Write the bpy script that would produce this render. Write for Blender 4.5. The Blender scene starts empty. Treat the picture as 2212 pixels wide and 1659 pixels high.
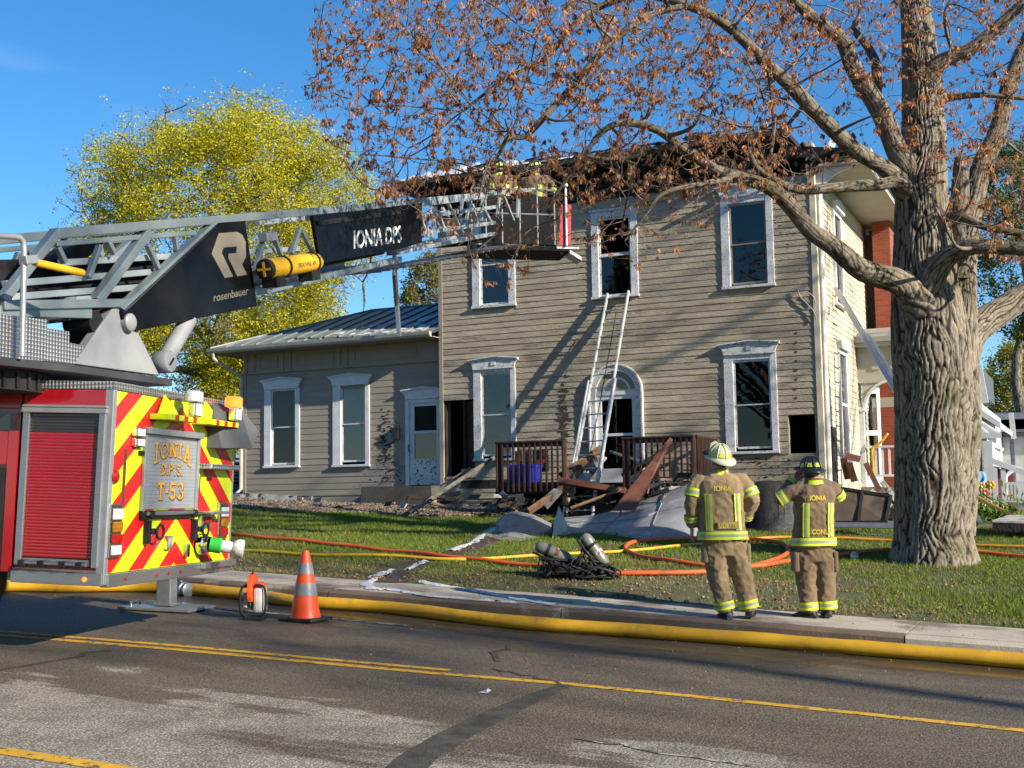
import bpy, bmesh, math, random
import numpy as np
from mathutils import Vector, Matrix

random.seed(7); RNG = np.random.default_rng(7)
SC = bpy.context.scene
COL = SC.collection

# ------------------------------------------------------------------ camera
YAW, PIT, ROLL = math.radians(25.1), math.radians(5.35), 0.015
FPX = 2650.0                      # focal length for a 2212 px wide frame
EYE = np.array([0.0, 0.0, 1.6])
FW = np.array([-math.sin(YAW)*math.cos(PIT), math.cos(YAW)*math.cos(PIT), math.sin(PIT)])
_rt = np.array([math.cos(YAW), math.sin(YAW), 0.0]); _up = np.cross(_rt, FW)
RT = _rt*math.cos(ROLL) - _up*math.sin(ROLL)
UP = _up*math.cos(ROLL) + _rt*math.sin(ROLL)
cam_data = bpy.data.cameras.new('camera'); cam = bpy.data.objects.new('camera', cam_data)
COL.objects.link(cam)
cam_data.sensor_width = 36.0; cam_data.lens = 36.0*FPX/2212.0
cam_data.clip_start = 0.1; cam_data.clip_end = 3000
mw = Matrix((( RT[0], UP[0], -FW[0], EYE[0]), (RT[1], UP[1], -FW[1], EYE[1]), (RT[2], UP[2], -FW[2], EYE[2]), (0,0,0,1)))
cam.matrix_world = mw
SC.camera = cam

# ------------------------------------------------------------------ sky, sun, exposure
SUNL = np.array([-1.0, 0.225, -0.457]); SUNL = SUNL/np.linalg.norm(SUNL)   # the way the light travels
w = bpy.data.worlds.new('World'); SC.world = w; w.use_nodes = True
nt = w.node_tree; bg = nt.nodes['Background']
sky = nt.nodes.new('ShaderNodeTexSky'); sky.sky_type = 'NISHITA'; sky.sun_disc = False
sky.sun_elevation = math.asin(-SUNL[2])
sky.sun_rotation = math.atan2(-SUNL[0], -SUNL[1])
sky.altitude = 1500; sky.air_density = 1.15; sky.dust_density = 0.1; sky.ozone_density = 4.0
bg.inputs[1].default_value = 0.092
hs = nt.nodes.new('ShaderNodeHueSaturation'); hs.inputs['Saturation'].default_value = 1.25; hs.inputs['Value'].default_value = 1.0
nt.links.new(sky.outputs[0], hs.inputs['Color'])
# thin high cirrus over the whole sky
wtc = nt.nodes.new('ShaderNodeTexCoord'); wmp = nt.nodes.new('ShaderNodeMapping'); wmp.inputs['Scale'].default_value = (1.5, 1.5, 9.0); wmp.inputs['Location'].default_value = (.35, .1, 0)
wn = nt.nodes.new('ShaderNodeTexNoise'); wn.inputs['Scale'].default_value = 1.6; wn.inputs['Detail'].default_value = 7; wn.inputs['Roughness'].default_value = .55
wr = nt.nodes.new('ShaderNodeMapRange'); wr.inputs[1].default_value = .60; wr.inputs[2].default_value = .82; wr.inputs[4].default_value = .22
wm = nt.nodes.new('ShaderNodeMix'); wm.data_type = 'RGBA'; wm.inputs['B'].default_value = (5.2, 5.6, 6.2, 1)
nt.links.new(wtc.outputs['Generated'], wmp.inputs[0]); nt.links.new(wmp.outputs[0], wn.inputs[0]); nt.links.new(wn.outputs[0], wr.inputs[0]); nt.links.new(wr.outputs[0], wm.inputs['Factor'])
nt.links.new(hs.outputs[0], wm.inputs['A']); nt.links.new(wm.outputs['Result'], bg.inputs[0])
sun = bpy.data.lights.new('sun', 'SUN'); sun.energy = 5.0; sun.angle = math.radians(0.53); sun.color = (1.0, 0.90, 0.74)
so = bpy.data.objects.new('sun', sun); COL.objects.link(so)
so.rotation_euler = Vector(SUNL).to_track_quat('-Z', 'Y').to_euler()
so.location = (30, -5, 30)
vs = SC.view_settings; vs.view_transform = 'Standard'; vs.look = 'None'; vs.exposure = 1.0; vs.gamma = 1.0
vs.use_curve_mapping = False
SC.render.engine = 'CYCLES'
SC.cycles.use_denoising = True
SC.cycles.max_bounces = 6; SC.cycles.transparent_max_bounces = 8
SC.cycles.caustics_reflective = False; SC.cycles.caustics_refractive = False

# ------------------------------------------------------------------ photo measuring helpers
def ray(px, py): return FW + RT*((px-1106.0)/FPX) + UP*((829.5-py)/FPX)
def on_y(px, py, Y): d = ray(px, py); return EYE + d*(Y/d[1])
def on_x(px, py, X): d = ray(px, py); return EYE + d*(X/d[0])
def at_d(px, py, dep): return EYE + ray(px, py)*dep
def on_plane(px, py, p, n):
    d = ray(px, py); return EYE + d*(np.dot(np.asarray(p)-EYE, n)/np.dot(d, n))
GRADE = -0.048
KERB_Y, WALK_Y = 12.6, 13.95
def house_ground(X): return np.interp(X, [-60,-30,-25,-19,-13.5,-9,-5,0,10,30,60], [3.0,2.3,2.0,1.72,1.42,1.18,1.0,.85,.6,.2,-.6])
def gz(X, Y):
    X = np.asarray(X, float); Y = np.asarray(Y, float)
    s = GRADE*X; z0 = s+.15
    t = np.clip((Y-WALK_Y)/10.05, 0, 1)
    lawn = z0 + (house_ground(X)-z0)*t
    return np.where(Y < KERB_Y, s, np.where(Y < WALK_Y, s+.14, lawn))
def ground(px, py):
    d = ray(px, py); t = np.arange(3, 90, .01); p = EYE[None] + d[None]*t[:, None]
    k = np.argmax(p[:, 2] < gz(p[:, 0], p[:, 1])); return p[k]
def road(px, py):
    d = ray(px, py); t = EYE[2]/(GRADE*d[0]-d[2]); return EYE+t*d

# ------------------------------------------------------------------ mesh helpers
OFF = {}
def V3(p): return np.asarray(p, float)
def unit(v): v = V3(v); return v/np.linalg.norm(v)
class MB:
    def __init__(s): s.v = []; s.f = []
    def add(s, vs, fs):
        o = len(s.v); s.v.extend([tuple(map(float, p)) for p in vs]); s.f.extend([tuple(i+o for i in f) for f in fs]); return s
    def obox(s, p, ax, ay, az):
        p, ax, ay, az = map(V3, (p, ax, ay, az))
        vs = [p, p+ax, p+ax+ay, p+ay, p+az, p+ax+az, p+ax+ay+az, p+ay+az]
        if np.dot(np.cross(ax, ay), az) < 0: vs = vs[4:]+vs[:4]
        return s.add(vs, [(3,2,1,0),(4,5,6,7),(0,1,5,4),(1,2,6,5),(2,3,7,6),(3,0,4,7)])
    def box(s, x0, x1, y0, y1, z0, z1): return s.obox((x0,y0,z0), (x1-x0,0,0), (0,y1-y0,0), (0,0,z1-z0))
    def beam(s, a, b, w, h, up=(0,0,1)):
        a, b = V3(a), V3(b); d = unit(b-a); side = np.cross(d, V3(up))
        if np.linalg.norm(side) < 1e-4: side = np.cross(d, (1,0,0))
        side = unit(side); u = np.cross(side, d)
        return s.obox(a-side*w/2-u*h/2, b-a, side*w, u*h)
    def tube(s, pts, rad, n=8, cap=True):
        pts = [V3(p) for p in pts]; m = len(pts)
        if np.isscalar(rad): rad = [rad]*m
        vs = []; ref = None
        for i, p in enumerate(pts):
            d = pts[min(i+1, m-1)]-pts[max(i-1, 0)]; d = d/(np.linalg.norm(d)+1e-9)
            if ref is None: ref = np.array((0,0,1.)) if abs(d[2]) < .9 else np.array((1.,0,0))
            a = ref-d*np.dot(ref, d); a = a/(np.linalg.norm(a)+1e-9); b = np.cross(d, a); ref = a
            for k in range(n):
                t = 2*math.pi*k/n; vs.append(p+(a*math.cos(t)+b*math.sin(t))*rad[i])
        fs = [(i*n+k, i*n+(k+1)%n, (i+1)*n+(k+1)%n, (i+1)*n+k) for i in range(m-1) for k in range(n)]
        if cap: fs += [tuple(reversed(range(n))), tuple((m-1)*n+k for k in range(n))]
        return s.add(vs, fs)
    def prism(s, poly, off):
        off = V3(off); a = [V3(p) for p in poly]; n = len(a)
        vs = a+[p+off for p in a]
        fs = [tuple(range(n)), tuple(reversed(range(n, 2*n)))]+[(i+n, (i+1)%n+n, (i+1)%n, i) for i in range(n)]
        return s.add(vs, fs)
    def poly(s, pts): return s.add(pts, [tuple(range(len(pts)))])
    def lathe(s, o, axis, prof, n=16, cap=True):
        o = V3(o); d = unit(axis); r = np.array((1.,0,0)) if abs(d[0]) < .9 else np.array((0,1.,0))
        a = unit(np.cross(d, r)); b = np.cross(d, a); vs = []
        for (r_, h) in prof:
            for k in range(n):
                t = 2*math.pi*k/n; vs.append(o+d*h+(a*math.cos(t)+b*math.sin(t))*r_)
        m = len(prof)
        fs = [(i*n+k, i*n+(k+1)%n, (i+1)*n+(k+1)%n, (i+1)*n+k) for i in range(m-1) for k in range(n)]
        if cap: fs += [tuple(reversed(range(n))), tuple((m-1)*n+k for k in range(n))]
        return s.add(vs, fs)
    def loft(s, rings, cap=True):
        n = len(rings[0]); m = len(rings); vs = [p for r in rings for p in r]
        fs = [(i*n+k, i*n+(k+1)%n, (i+1)*n+(k+1)%n, (i+1)*n+k) for i in range(m-1) for k in range(n)]
        if cap: fs += [tuple(reversed(range(n))), tuple((m-1)*n+k for k in range(n))]
        return s.add(vs, fs)
    def sphere(s, c, r, n=12, m=8, sc=(1,1,1)):
        c = V3(c); vs = [c+V3((0,0,-r*sc[2]))]
        for i in range(1, m):
            ph = -math.pi/2+math.pi*i/m
            for k in range(n):
                t = 2*math.pi*k/n; vs.append(c+V3((math.cos(ph)*math.cos(t)*r*sc[0], math.cos(ph)*math.sin(t)*r*sc[1], math.sin(ph)*r*sc[2])))
        vs.append(c+V3((0,0,r*sc[2])))
        fs = [(0, 1+(k+1)%n, 1+k) for k in range(n)]
        for i in range(m-2): fs += [(1+i*n+k, 1+i*n+(k+1)%n, 1+(i+1)*n+(k+1)%n, 1+(i+1)*n+k) for k in range(n)]
        t0 = 1+(m-2)*n; fs += [(t0+k, t0+(k+1)%n, len(vs)-1) for k in range(n)]
        return s.add(vs, fs)
    def build(s, name, mat, parent=None, smooth=False, bevel=0.0):
        off = OFF.get(parent.name, V3((0,0,0))) if parent is not None else V3((0,0,0))
        me = bpy.data.meshes.new(name)
        me.from_pydata([tuple(V3(p)-off) for p in s.v], [], s.f); me.update()
        return link(name, me, mat, parent, smooth, bevel)
def link(name, me, mat, parent=None, smooth=False, bevel=0.0):
    o = bpy.data.objects.new(name, me); COL.objects.link(o)
    for m in (mat if isinstance(mat, (list, tuple)) else [mat]): me.materials.append(m)
    if parent is not None: o.parent = parent; OFF[o.name] = OFF.get(parent.name, V3((0,0,0)))
    if smooth:
        me.polygons.foreach_set('use_smooth', [True]*len(me.polygons))
        if smooth != 'all':
            md = o.modifiers.new('angle', 'EDGE_SPLIT'); md.split_angle = math.radians(40)
    if bevel > 0:
        b = o.modifiers.new('bevel', 'BEVEL'); b.width = bevel; b.segments = 2; b.limit_method = 'ANGLE'; b.angle_limit = math.radians(35)
    return o
def mesh_np(name, verts, tris, mat, parent=None, nper=3, attr=None):
    verts = np.asarray(verts, np.float32); tris = np.asarray(tris, np.int32)
    off = OFF.get(parent.name, V3((0,0,0))) if parent is not None else V3((0,0,0))
    verts = verts-off.astype(np.float32)
    me = bpy.data.meshes.new(name); nf = len(tris)
    me.vertices.add(len(verts)); me.vertices.foreach_set('co', verts.ravel())
    me.loops.add(nf*nper); me.loops.foreach_set('vertex_index', tris.ravel())
    me.polygons.add(nf); me.polygons.foreach_set('loop_start', np.arange(0, nf*nper, nper, dtype=np.int32))
    me.polygons.foreach_set('loop_total', np.full(nf, nper, np.int32))
    me.update(calc_edges=True)
    if attr is not None:
        a = me.attributes.new('shade', 'FLOAT', 'POINT'); a.data.foreach_set('value', np.asarray(attr, np.float32))
    return link(name, me, mat, parent)
def tag(o, label=None, cat=None, group=None, kind=None):
    if label: o['label'] = label
    if cat: o['category'] = cat
    if group: o['group'] = group
    if kind: o['kind'] = kind
    return o
def thing(name, label, cat, loc=(0,0,0), group=None):
    o = bpy.data.objects.new(name, None); COL.objects.link(o); o.location = loc; o.empty_display_size = .2
    OFF[o.name] = V3(loc); return tag(o, label, cat, group)
def copy_tree(o, parent=None):
    c = o.copy(); COL.objects.link(c)
    if parent is not None: c.parent = parent
    OFF[c.name] = OFF.get(o.name, V3((0,0,0)))
    for ch in o.children: copy_tree(ch, c)
    return c

# ------------------------------------------------------------------ materials
MATS = {}
def mat(name, c1, rough=.6, metal=0., c2=None, scale=6., detail=5., bump=0., bscale=40., spec=.5, coat=0., mixlo=.35, mixhi=.65,
        c3=None, scale3=1.5, lo3=.55, hi3=.7, stretch=None, rough2=None, transmission=0., alpha=1., emit=0., sheen=0., island=0.):
    if name in MATS: return MATS[name]
    m = bpy.data.materials.new(name); m.use_nodes = True; N = m.node_tree.nodes; L = m.node_tree.links
    b = N['Principled BSDF']; b.inputs['Base Color'].default_value = (*c1, 1); b.inputs['Roughness'].default_value = rough
    b.inputs['Metallic'].default_value = metal; b.inputs['Specular IOR Level'].default_value = spec
    b.inputs['Coat Weight'].default_value = coat; b.inputs['Coat Roughness'].default_value = .06
    b.inputs['Transmission Weight'].default_value = transmission; b.inputs['Alpha'].default_value = alpha
    if sheen: b.inputs['Sheen Weight'].default_value = sheen
    if emit: b.inputs['Emission Color'].default_value = (*c1, 1); b.inputs['Emission Strength'].default_value = emit
    tc = N.new('ShaderNodeTexCoord'); src = tc.outputs['Object']
    if stretch:
        mp = N.new('ShaderNodeMapping'); mp.inputs['Scale'].default_value = stretch; L.new(src, mp.inputs[0]); src = mp.outputs[0]
    col = None
    if c2 is not None:
        n = N.new('ShaderNodeTexNoise'); n.inputs['Scale'].default_value = scale; n.inputs['Detail'].default_value = detail; n.inputs['Roughness'].default_value = .6
        L.new(src, n.inputs['Vector']); r = N.new('ShaderNodeMapRange'); r.inputs[1].default_value = mixlo; r.inputs[2].default_value = mixhi
        L.new(n.outputs[0], r.inputs[0]); mx = N.new('ShaderNodeMix'); mx.data_type = 'RGBA'
        mx.inputs['A'].default_value = (*c1, 1); mx.inputs['B'].default_value = (*c2, 1); L.new(r.outputs[0], mx.inputs['Factor']); col = mx.outputs['Result']
        if rough2 is not None:
            rr = N.new('ShaderNodeMapRange'); rr.inputs[3].default_value = rough; rr.inputs[4].default_value = rough2
            L.new(r.outputs[0], rr.inputs[0]); L.new(rr.outputs[0], b.inputs['Roughness'])
    if c3 is not None:
        n = N.new('ShaderNodeTexNoise'); n.inputs['Scale'].default_value = scale3; n.inputs['Detail'].default_value = 6; n.inputs['Roughness'].default_value = .65
        L.new(src, n.inputs['Vector']); r = N.new('ShaderNodeMapRange'); r.inputs[1].default_value = lo3; r.inputs[2].default_value = hi3
        L.new(n.outputs[0], r.inputs[0]); mx = N.new('ShaderNodeMix'); mx.data_type = 'RGBA'
        if col is not None: L.new(col, mx.inputs['A'])
        else: mx.inputs['A'].default_value = (*c1, 1)
        mx.inputs['B'].default_value = (*c3, 1); L.new(r.outputs[0], mx.inputs['Factor']); col = mx.outputs['Result']
    if island:
        g = N.new('ShaderNodeObjectInfo'); hs = N.new('ShaderNodeHueSaturation')
        r = N.new('ShaderNodeMapRange'); r.inputs[3].default_value = 1-island; r.inputs[4].default_value = 1+island
        L.new(g.outputs['Random'], r.inputs[0]); L.new(r.outputs[0], hs.inputs['Value'])
        if col is not None: L.new(col, hs.inputs['Color'])
        else: hs.inputs['Color'].default_value = (*c1, 1)
        col = hs.outputs[0]
    if col is not None: L.new(col, b.inputs['Base Color'])
    if bump:
        n = N.new('ShaderNodeTexNoise'); n.inputs['Scale'].default_value = bscale; n.inputs['Detail'].default_value = 6
        L.new(src, n.inputs['Vector']); bp = N.new('ShaderNodeBump'); bp.inputs['Strength'].default_value = min(1, bump); bp.inputs['Distance'].default_value = .02*max(1, bump)
        L.new(n.outputs[0], bp.inputs['Height']); L.new(bp.outputs[0], b.inputs['Normal'])
    MATS[name] = m; return m
def nodes_of(m): return m.node_tree.nodes, m.node_tree.links, m.node_tree.nodes['Principled BSDF']

# letter outlines from the built-in font
def text_pts(s, bold=0.0, space=1.0):
    cu = bpy.data.curves.new('t', 'FONT'); cu.body = s; cu.size = 1.0; cu.offset = bold; cu.space_character = space; cu.resolution_u = 4
    ob = bpy.data.objects.new('t', cu); COL.objects.link(ob)
    dg = bpy.context.evaluated_depsgraph_get(); me = bpy.data.meshes.new_from_object(ob.evaluated_get(dg))
    v = np.array([p.co[:2] for p in me.vertices]); f = [tuple(p.vertices) for p in me.polygons]
    bpy.data.objects.remove(ob); bpy.data.curves.remove(cu); bpy.data.meshes.remove(me)
    lo, hi = v.min(0), v.max(0); return (v-lo)/(hi-lo), f       # unit box
TEXTS = {k: text_pts(*k) for k in (('rosenbauer', .012), ('IONIA DPS', .02), ('BREATHING AIR', 0.0), ('IONIA', .012), ('UDETTE', .012), ('CONLE', .012))}

# ================================================================== GROUND, ROAD, KERB
def road_material():
    m = bpy.data.materials.new('asphalt'); m.use_nodes = True; N, L, b = nodes_of(m)
    g = N.new('ShaderNodeNewGeometry'); sep = N.new('ShaderNodeSeparateXYZ'); L.new(g.outputs['Position'], sep.inputs[0])
    def noise(scale, detail=5, vec=None, rough=.6):
        n = N.new('ShaderNodeTexNoise'); n.inputs['Scale'].default_value = scale; n.inputs['Detail'].default_value = detail; n.inputs['Roughness'].default_value = rough
        L.new(vec or g.outputs['Position'], n.inputs['Vector']); return n.outputs[0]
    def rng(v, a, b_, c=0., d=1.):
        r = N.new('ShaderNodeMapRange'); r.interpolation_type = 'SMOOTHSTEP'
        for i, x in enumerate((a, b_, c, d)): r.inputs[i+1].default_value = x
        L.new(v, r.inputs[0]); return r.outputs[0]
    def math2(op, a, b_):
        k = N.new('ShaderNodeMath'); k.operation = op
        for i, x in enumerate((a, b_)):
            if isinstance(x, (int, float)): k.inputs[i].default_value = x
            else: L.new(x, k.inputs[i])
        return k.outputs[0]
    def mix(f, a, b_):
        k = N.new('ShaderNodeMix'); k.data_type = 'RGBA'; L.new(f, k.inputs['Factor'])
        for nm, x in (('A', a), ('B', b_)):
            if isinstance(x, tuple): k.inputs[nm].default_value = (*x, 1)
            else: L.new(x, k.inputs[nm])
        return k.outputs['Result']
    mp = N.new('ShaderNodeMapping'); mp.inputs['Scale'].default_value = (.35, 1.5, 1); L.new(g.outputs['Position'], mp.inputs[0])
    streak = noise(1.1, 6, mp.outputs[0])
    # Y of the wet/dry border wanders
    yy = math2('ADD', sep.outputs['Y'], rng(noise(.5, 4), .3, .7, -.5, .5))
    yy = math2('ADD', yy, rng(streak, .3, .7, -.8, .8))
    xr = rng(sep.outputs['X'], -5.0, -2.0, 0, .35)
    dry = rng(math2('SUBTRACT', yy, xr), 6.95, 6.55)
    dry = math2('MULTIPLY', dry, rng(streak, .66, .54)); dry = math2('MULTIPLY', dry, rng(sep.outputs['X'], -1.2, -2.0))
    grain = noise(160, 2); grain2 = noise(55, 4)
    vor = N.new('ShaderNodeTexVoronoi'); vor.inputs['Scale'].default_value = 62; L.new(g.outputs['Position'], vor.inputs['Vector'])
    wetc = mix(rng(streak, .35, .7), (.185, .15, .108), (.14, .115, .086))
    gut = rng(math2('ADD', sep.outputs['Y'], rng(streak, .3, .7, -.6, .6)), 9.7, 11.6)
    wetc = mix(gut, wetc, (.085, .070, .054))
    dryc = mix(rng(noise(2.2, 6), .4, .65), (.36, .33, .275), (.25, .228, .188))
    col = mix(dry, wetc, dryc)
    spk = mix(rng(vor.outputs['Distance'], .1, .55), (1.6, 1.52, 1.4), (.42, .42, .43))
    mu = N.new('ShaderNodeMix'); mu.data_type = 'RGBA'; mu.blend_type = 'MULTIPLY'; mu.inputs['Factor'].default_value = .9
    L.new(col, mu.inputs['A']); L.new(spk, mu.inputs['B']); L.new(mu.outputs['Result'], b.inputs['Base Color'])
    puddle = math2('MULTIPLY', rng(noise(.9, 5, mp.outputs[0]), .42, .6), gut)
    r0 = math2('ADD', rng(dry, 0, 1, .62, .92), rng(gut, 0, 1, 0, -.18))
    rough = math2('SUBTRACT', r0, math2('MULTIPLY', puddle, .36))
    L.new(rough, b.inputs['Roughness'])
    L.new(rng(puddle, 0, 1, .25, .6), b.inputs['Specular IOR Level'])
    hgt = math2('ADD', math2('MULTIPLY', vor.outputs['Distance'], .7), grain2)
    bp = N.new('ShaderNodeBump'); bp.inputs['Distance'].default_value = .006
    st = rng(puddle, 0, 1, .75, .06); L.new(st, bp.inputs['Strength'])
    L.new(hgt, bp.inputs['Height']); L.new(bp.outputs[0], b.inputs['Normal'])
    return m
def sheet(name, xs, ys, m, zf, kind='structure', parent=None):
    xs, ys = np.asarray(xs, float), np.asarray(ys, float); X, Y = np.meshgrid(xs, ys, indexing='ij')
    v = np.stack([X, Y, zf(X, Y)], -1).reshape(-1, 3); ny = len(ys)
    i, j = np.meshgrid(np.arange(len(xs)-1), np.arange(ny-1), indexing='ij'); a = (i*ny+j).ravel()
    o = mesh_np(name, v, np.stack([a, a+ny, a+ny+1, a+1], -1), m, parent, 4)
    if kind: o['kind'] = kind
    return o
sheet('road', np.linspace(-160, 120, 30), [-40, 0, 4, 8, KERB_Y+.05], road_material(), lambda X, Y: GRADE*X)

lawn_m = mat('soil_and_thatch', (.075, .065, .032), .95, c2=(.055, .085, .02), scale=1.3, detail=8, bump=.8, bscale=35, c3=(.13, .095, .055), scale3=.8, lo3=.55, hi3=.68)
gxs = np.concatenate([np.linspace(-400, -45, 8), np.linspace(-40, 20, 121), np.linspace(30, 300, 8)])
gys = np.concatenate([np.linspace(WALK_Y, 26, 49), [30, 40, 60, 120, 400]])
def lawn_z(X, Y):
    b = np.sin(X*1.7+Y*.9)*np.sin(Y*1.3-X*.4)*.015+np.sin(X*4.1-Y*3.3)*.008
    return gz(X, Y)+np.where((Y > 14.2) & (Y < 24.5), b, -.004)
lawn = sheet('lawn', gxs, gys, lawn_m, lawn_z)

conc = mat('concrete', (.42, .37, .30), .85, c2=(.33, .28, .22), scale=3, detail=8, bump=.35, bscale=60, c3=(.16, .12, .085), scale3=.9, lo3=.52, hi3=.62)
concw = mat('wet_concrete', (.17, .12, .08), .55, c2=(.12, .085, .055), scale=4, detail=7, bump=.35, bscale=50, c3=(.30, .25, .19), scale3=1.3, lo3=.56, hi3=.63)
# kerb stones and walk slabs, each cast length a piece
joints = [-34, -27, -22, -18, -14.6, -11.2, -8.4, -5.35, -1.72, 1.8, 5.2, 9, 14, 20]
kroot = tag(bpy.data.objects.new('kerb', None), kind='structure'); COL.objects.link(kroot); OFF['kerb'] = V3((0,0,0))
wroot = tag(bpy.data.objects.new('sidewalk', None), kind='structure'); COL.objects.link(wroot); OFF['sidewalk'] = V3((0,0,0))
for a, b_ in zip(joints[:-1], joints[1:]):
    g = .008; x0, x1 = a+g, b_-g; n = 5
    for (nm, y0, y1, top, root, mm) in (('kerb_stone', KERB_Y, KERB_Y+.17, .135, kroot, concw if a < -1.8 else conc), ('walk_slab', KERB_Y+.176, WALK_Y+.03, .14, wroot, conc)):
        mb = MB()
        prof = [(y0-.02, -.25), (y0, top-.03), (y0+.03, top), (y1, top), (y1, -.25)]
        if nm == 'walk_slab': prof = [(y0, -.2), (y0, top), (y1, top+.004), (y1, -.2)]
        rings = [[(x, y, GRADE*x+z) for (y, z) in prof] for x in np.linspace(x0, x1, n)]
        mb.loft(rings); mb.build(nm, mm, root)

# painted lines
ylw = mat('yellow_road_paint', (.62, .36, .02), .6, c2=(.50, .27, .02), scale=9, detail=6, bump=.3, bscale=120, c3=(.10, .08, .05), scale3=14, lo3=.56, hi3=.6)
wht = mat('white_road_paint', (.42, .40, .35), .7, c2=(.3, .28, .24), scale=9, c3=(.08, .07, .055), scale3=10, lo3=.48, hi3=.54)
def stripe(name, pts, wdt, m, lift=.004, lab=None):
    mb = MB(); pts = [V3(p) for p in pts]; L_ = []; R_ = []
    for i, p in enumerate(pts):
        d = pts[min(i+1, len(pts)-1)]-pts[max(i-1, 0)]; n = unit((-d[1], d[0], 0)); ww = wdt if np.isscalar(wdt) else wdt[i]
        for s_, A in ((1, L_), (-1, R_)): q = p+n*ww/2*s_; A.append((q[0], q[1], GRADE*q[0]+lift))
    n = len(pts); mb.add(L_+R_, [(i, n+i, n+i+1, i+1) for i in range(n-1)])
    o = mb.build(name, m); o['kind'] = 'structure'; return o
yl = [road(x, y) for x, y in ((0,1368),(110,1377),(400,1401),(700,1429),(960,1452),(1220,1476),(1500,1505),(1800,1536),(2212,1579))]
d0 = yl[-1]-yl[-2]; yl = [yl[0]+(yl[0]-yl[1])*12]+yl+[yl[-1]+d0*6]
stripe('yellow_centre_line', [p+V3((0,.10,0)) for p in yl[:-5]], .10, ylw)
stripe('yellow_centre_line', [p-V3((0,.10,0)) for p in yl[:-5]]+[yl[-5]+V3((0,-.03,0))]+[p for p in yl[-4:]], .11, ylw)
y2 = [road(0,1622), road(250,1660)]; dd = y2[1]-y2[0]
stripe('yellow_lane_line', [y2[0]-dd*20, y2[0], y2[0]+dd*.6, y2[1], y2[1]+dd*8], .13, ylw)
stripe('white_edge_line', [road(x, y) for x, y in ((150,1290),(420,1311),(600,1326),(720,1337),(880,1352))], .09, wht)
# tar-sealed cracks and repair strips
tar = mat('tar_seal', (.045, .042, .038), .85, spec=.1, c2=(.085, .077, .066), scale=7, detail=6, bump=.4, bscale=90)
stripe('tar_strip', [road(x, y) for x, y in ((1225,1480),(1180,1497),(1080,1540),(980,1590),(900,1640),(850,1690))], [.1,.16,.2,.22,.22,.22], tar, .005)
def wander(a, b_, n, amp, seed):
    r = np.random.default_rng(seed); a, b_ = V3(a), V3(b_); out = []
    for i in range(n): out.append(a+(b_-a)*i/(n-1)+V3((r.normal()*amp, r.normal()*amp*.5, 0)))
    return out
stripe('tar_crack', wander(road(1060,1425), road(1110,1395), 8, .05, 3), .05, tar, .005)
stripe('tar_crack', wander(road(1225,1480), road(1070,1445), 9, .05, 5), .035, tar, .005)
stripe('tar_crack', wander(road(230,1406), road(-60,1460), 9, .03, 6), .06, tar, .005)
stripe('tar_crack', wander(road(1640,1659), road(1250,1600), 9, .06, 9), .03, wht, .005)

# ================================================================== HOUSE
HY, WY = 25.0, 25.3                      # front planes: two-storey block, one-storey wing
XR = -4.84; XL = on_y(951, 760, HY)[0]; WXL = on_y(529, 900, WY)[0]
ZB, ZT = 1.62, 8.16
white = mat('white_trim_paint', (.62, .64, .66), .55, c2=(.52, .53, .54), scale=5, bump=.15, bscale=30)
peel = mat('peeling_white_paint', (.62, .64, .66), .7, c2=(.46, .47, .48), scale=6, c3=(.20, .19, .17), scale3=22, lo3=.56, hi3=.62, bump=.6, bscale=60)
siding = mat('weathered_tan_siding', (.40, .345, .26), .8, c2=(.30, .25, .18), scale=1.6, detail=9, bump=.9, bscale=16, stretch=(.8,1,5),
             c3=(.085, .066, .045), scale3=1.5, lo3=.53, hi3=.74, island=.14)
siding_w = mat('tan_siding_clean', (.27, .235, .195), .7, c2=(.24, .21, .17), scale=1.5, bump=.15, bscale=30, stretch=(.5,1,3), c3=(.06,.05,.04), scale3=2.2, lo3=.68, hi3=.74, island=.05)
siding_s = mat('cream_side_siding', (.52, .47, .36), .75, c2=(.44, .39, .29), scale=1.5, bump=.3, bscale=30, c3=(.20, .16, .11), scale3=2.5, lo3=.62, hi3=.75, island=.06)
trim_t = mat('tan_trim_paint', (.28, .245, .195), .65, c2=(.245, .215, .17), scale=3, bump=.15)
char = mat('charred_wood', (.008, .007, .006), .85, c2=(.02, .016, .012), scale=9, detail=8, bump=1.0, bscale=22, c3=(.05, .018, .008), scale3=4, lo3=.62, hi3=.7)
black = mat('burnt_unlit_black', (.006, .005, .005), .95, c2=(.012, .009, .007), scale=3)
glass = mat('window_glass', (.035, .042, .048), .04, spec=.6, c2=(.05, .055, .06), scale=1.5)
screen = mat('insect_screen', (.035, .035, .036), .5, c2=(.045, .044, .043), scale=3)
blind_m = mat('pale_window_blind', (.46, .46, .41), .7, c2=(.36, .37, .32), scale=1.2)
roof_char = mat('burnt_roof_shingle', (.012, .011, .010), .9, c2=(.03, .027, .024), scale=5, detail=8, bump=1.0, bscale=14, c3=(.09, .088, .09), scale3=5, lo3=.62, hi3=.7)
foam_m = mat('white_foam', (.66, .67, .69), .7, c2=(.42, .42, .43), scale=11, detail=6, bump=.6, bscale=30)
metal_roof = mat('green_grey_metal_roof', (.19, .22, .225), .42, .1, c2=(.13, .15, .155), scale=2.5, detail=7, c3=(.25, .26, .22), scale3=.9, lo3=.5, hi3=.66, bump=.1)
galv = mat('galvanised_metal', (.36, .37, .38), .38, .7, c2=(.28, .29, .30), scale=6)
brick = bpy.data.materials.new('red_brick'); brick.use_nodes = True
_N, _L, _b = nodes_of(brick)
_t = _N.new('ShaderNodeTexBrick'); _t.inputs['Color1'].default_value = (.33, .055, .02, 1); _t.inputs['Color2'].default_value = (.24, .04, .016, 1); _t.inputs['Mortar'].default_value = (.16, .10, .07, 1)
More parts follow.
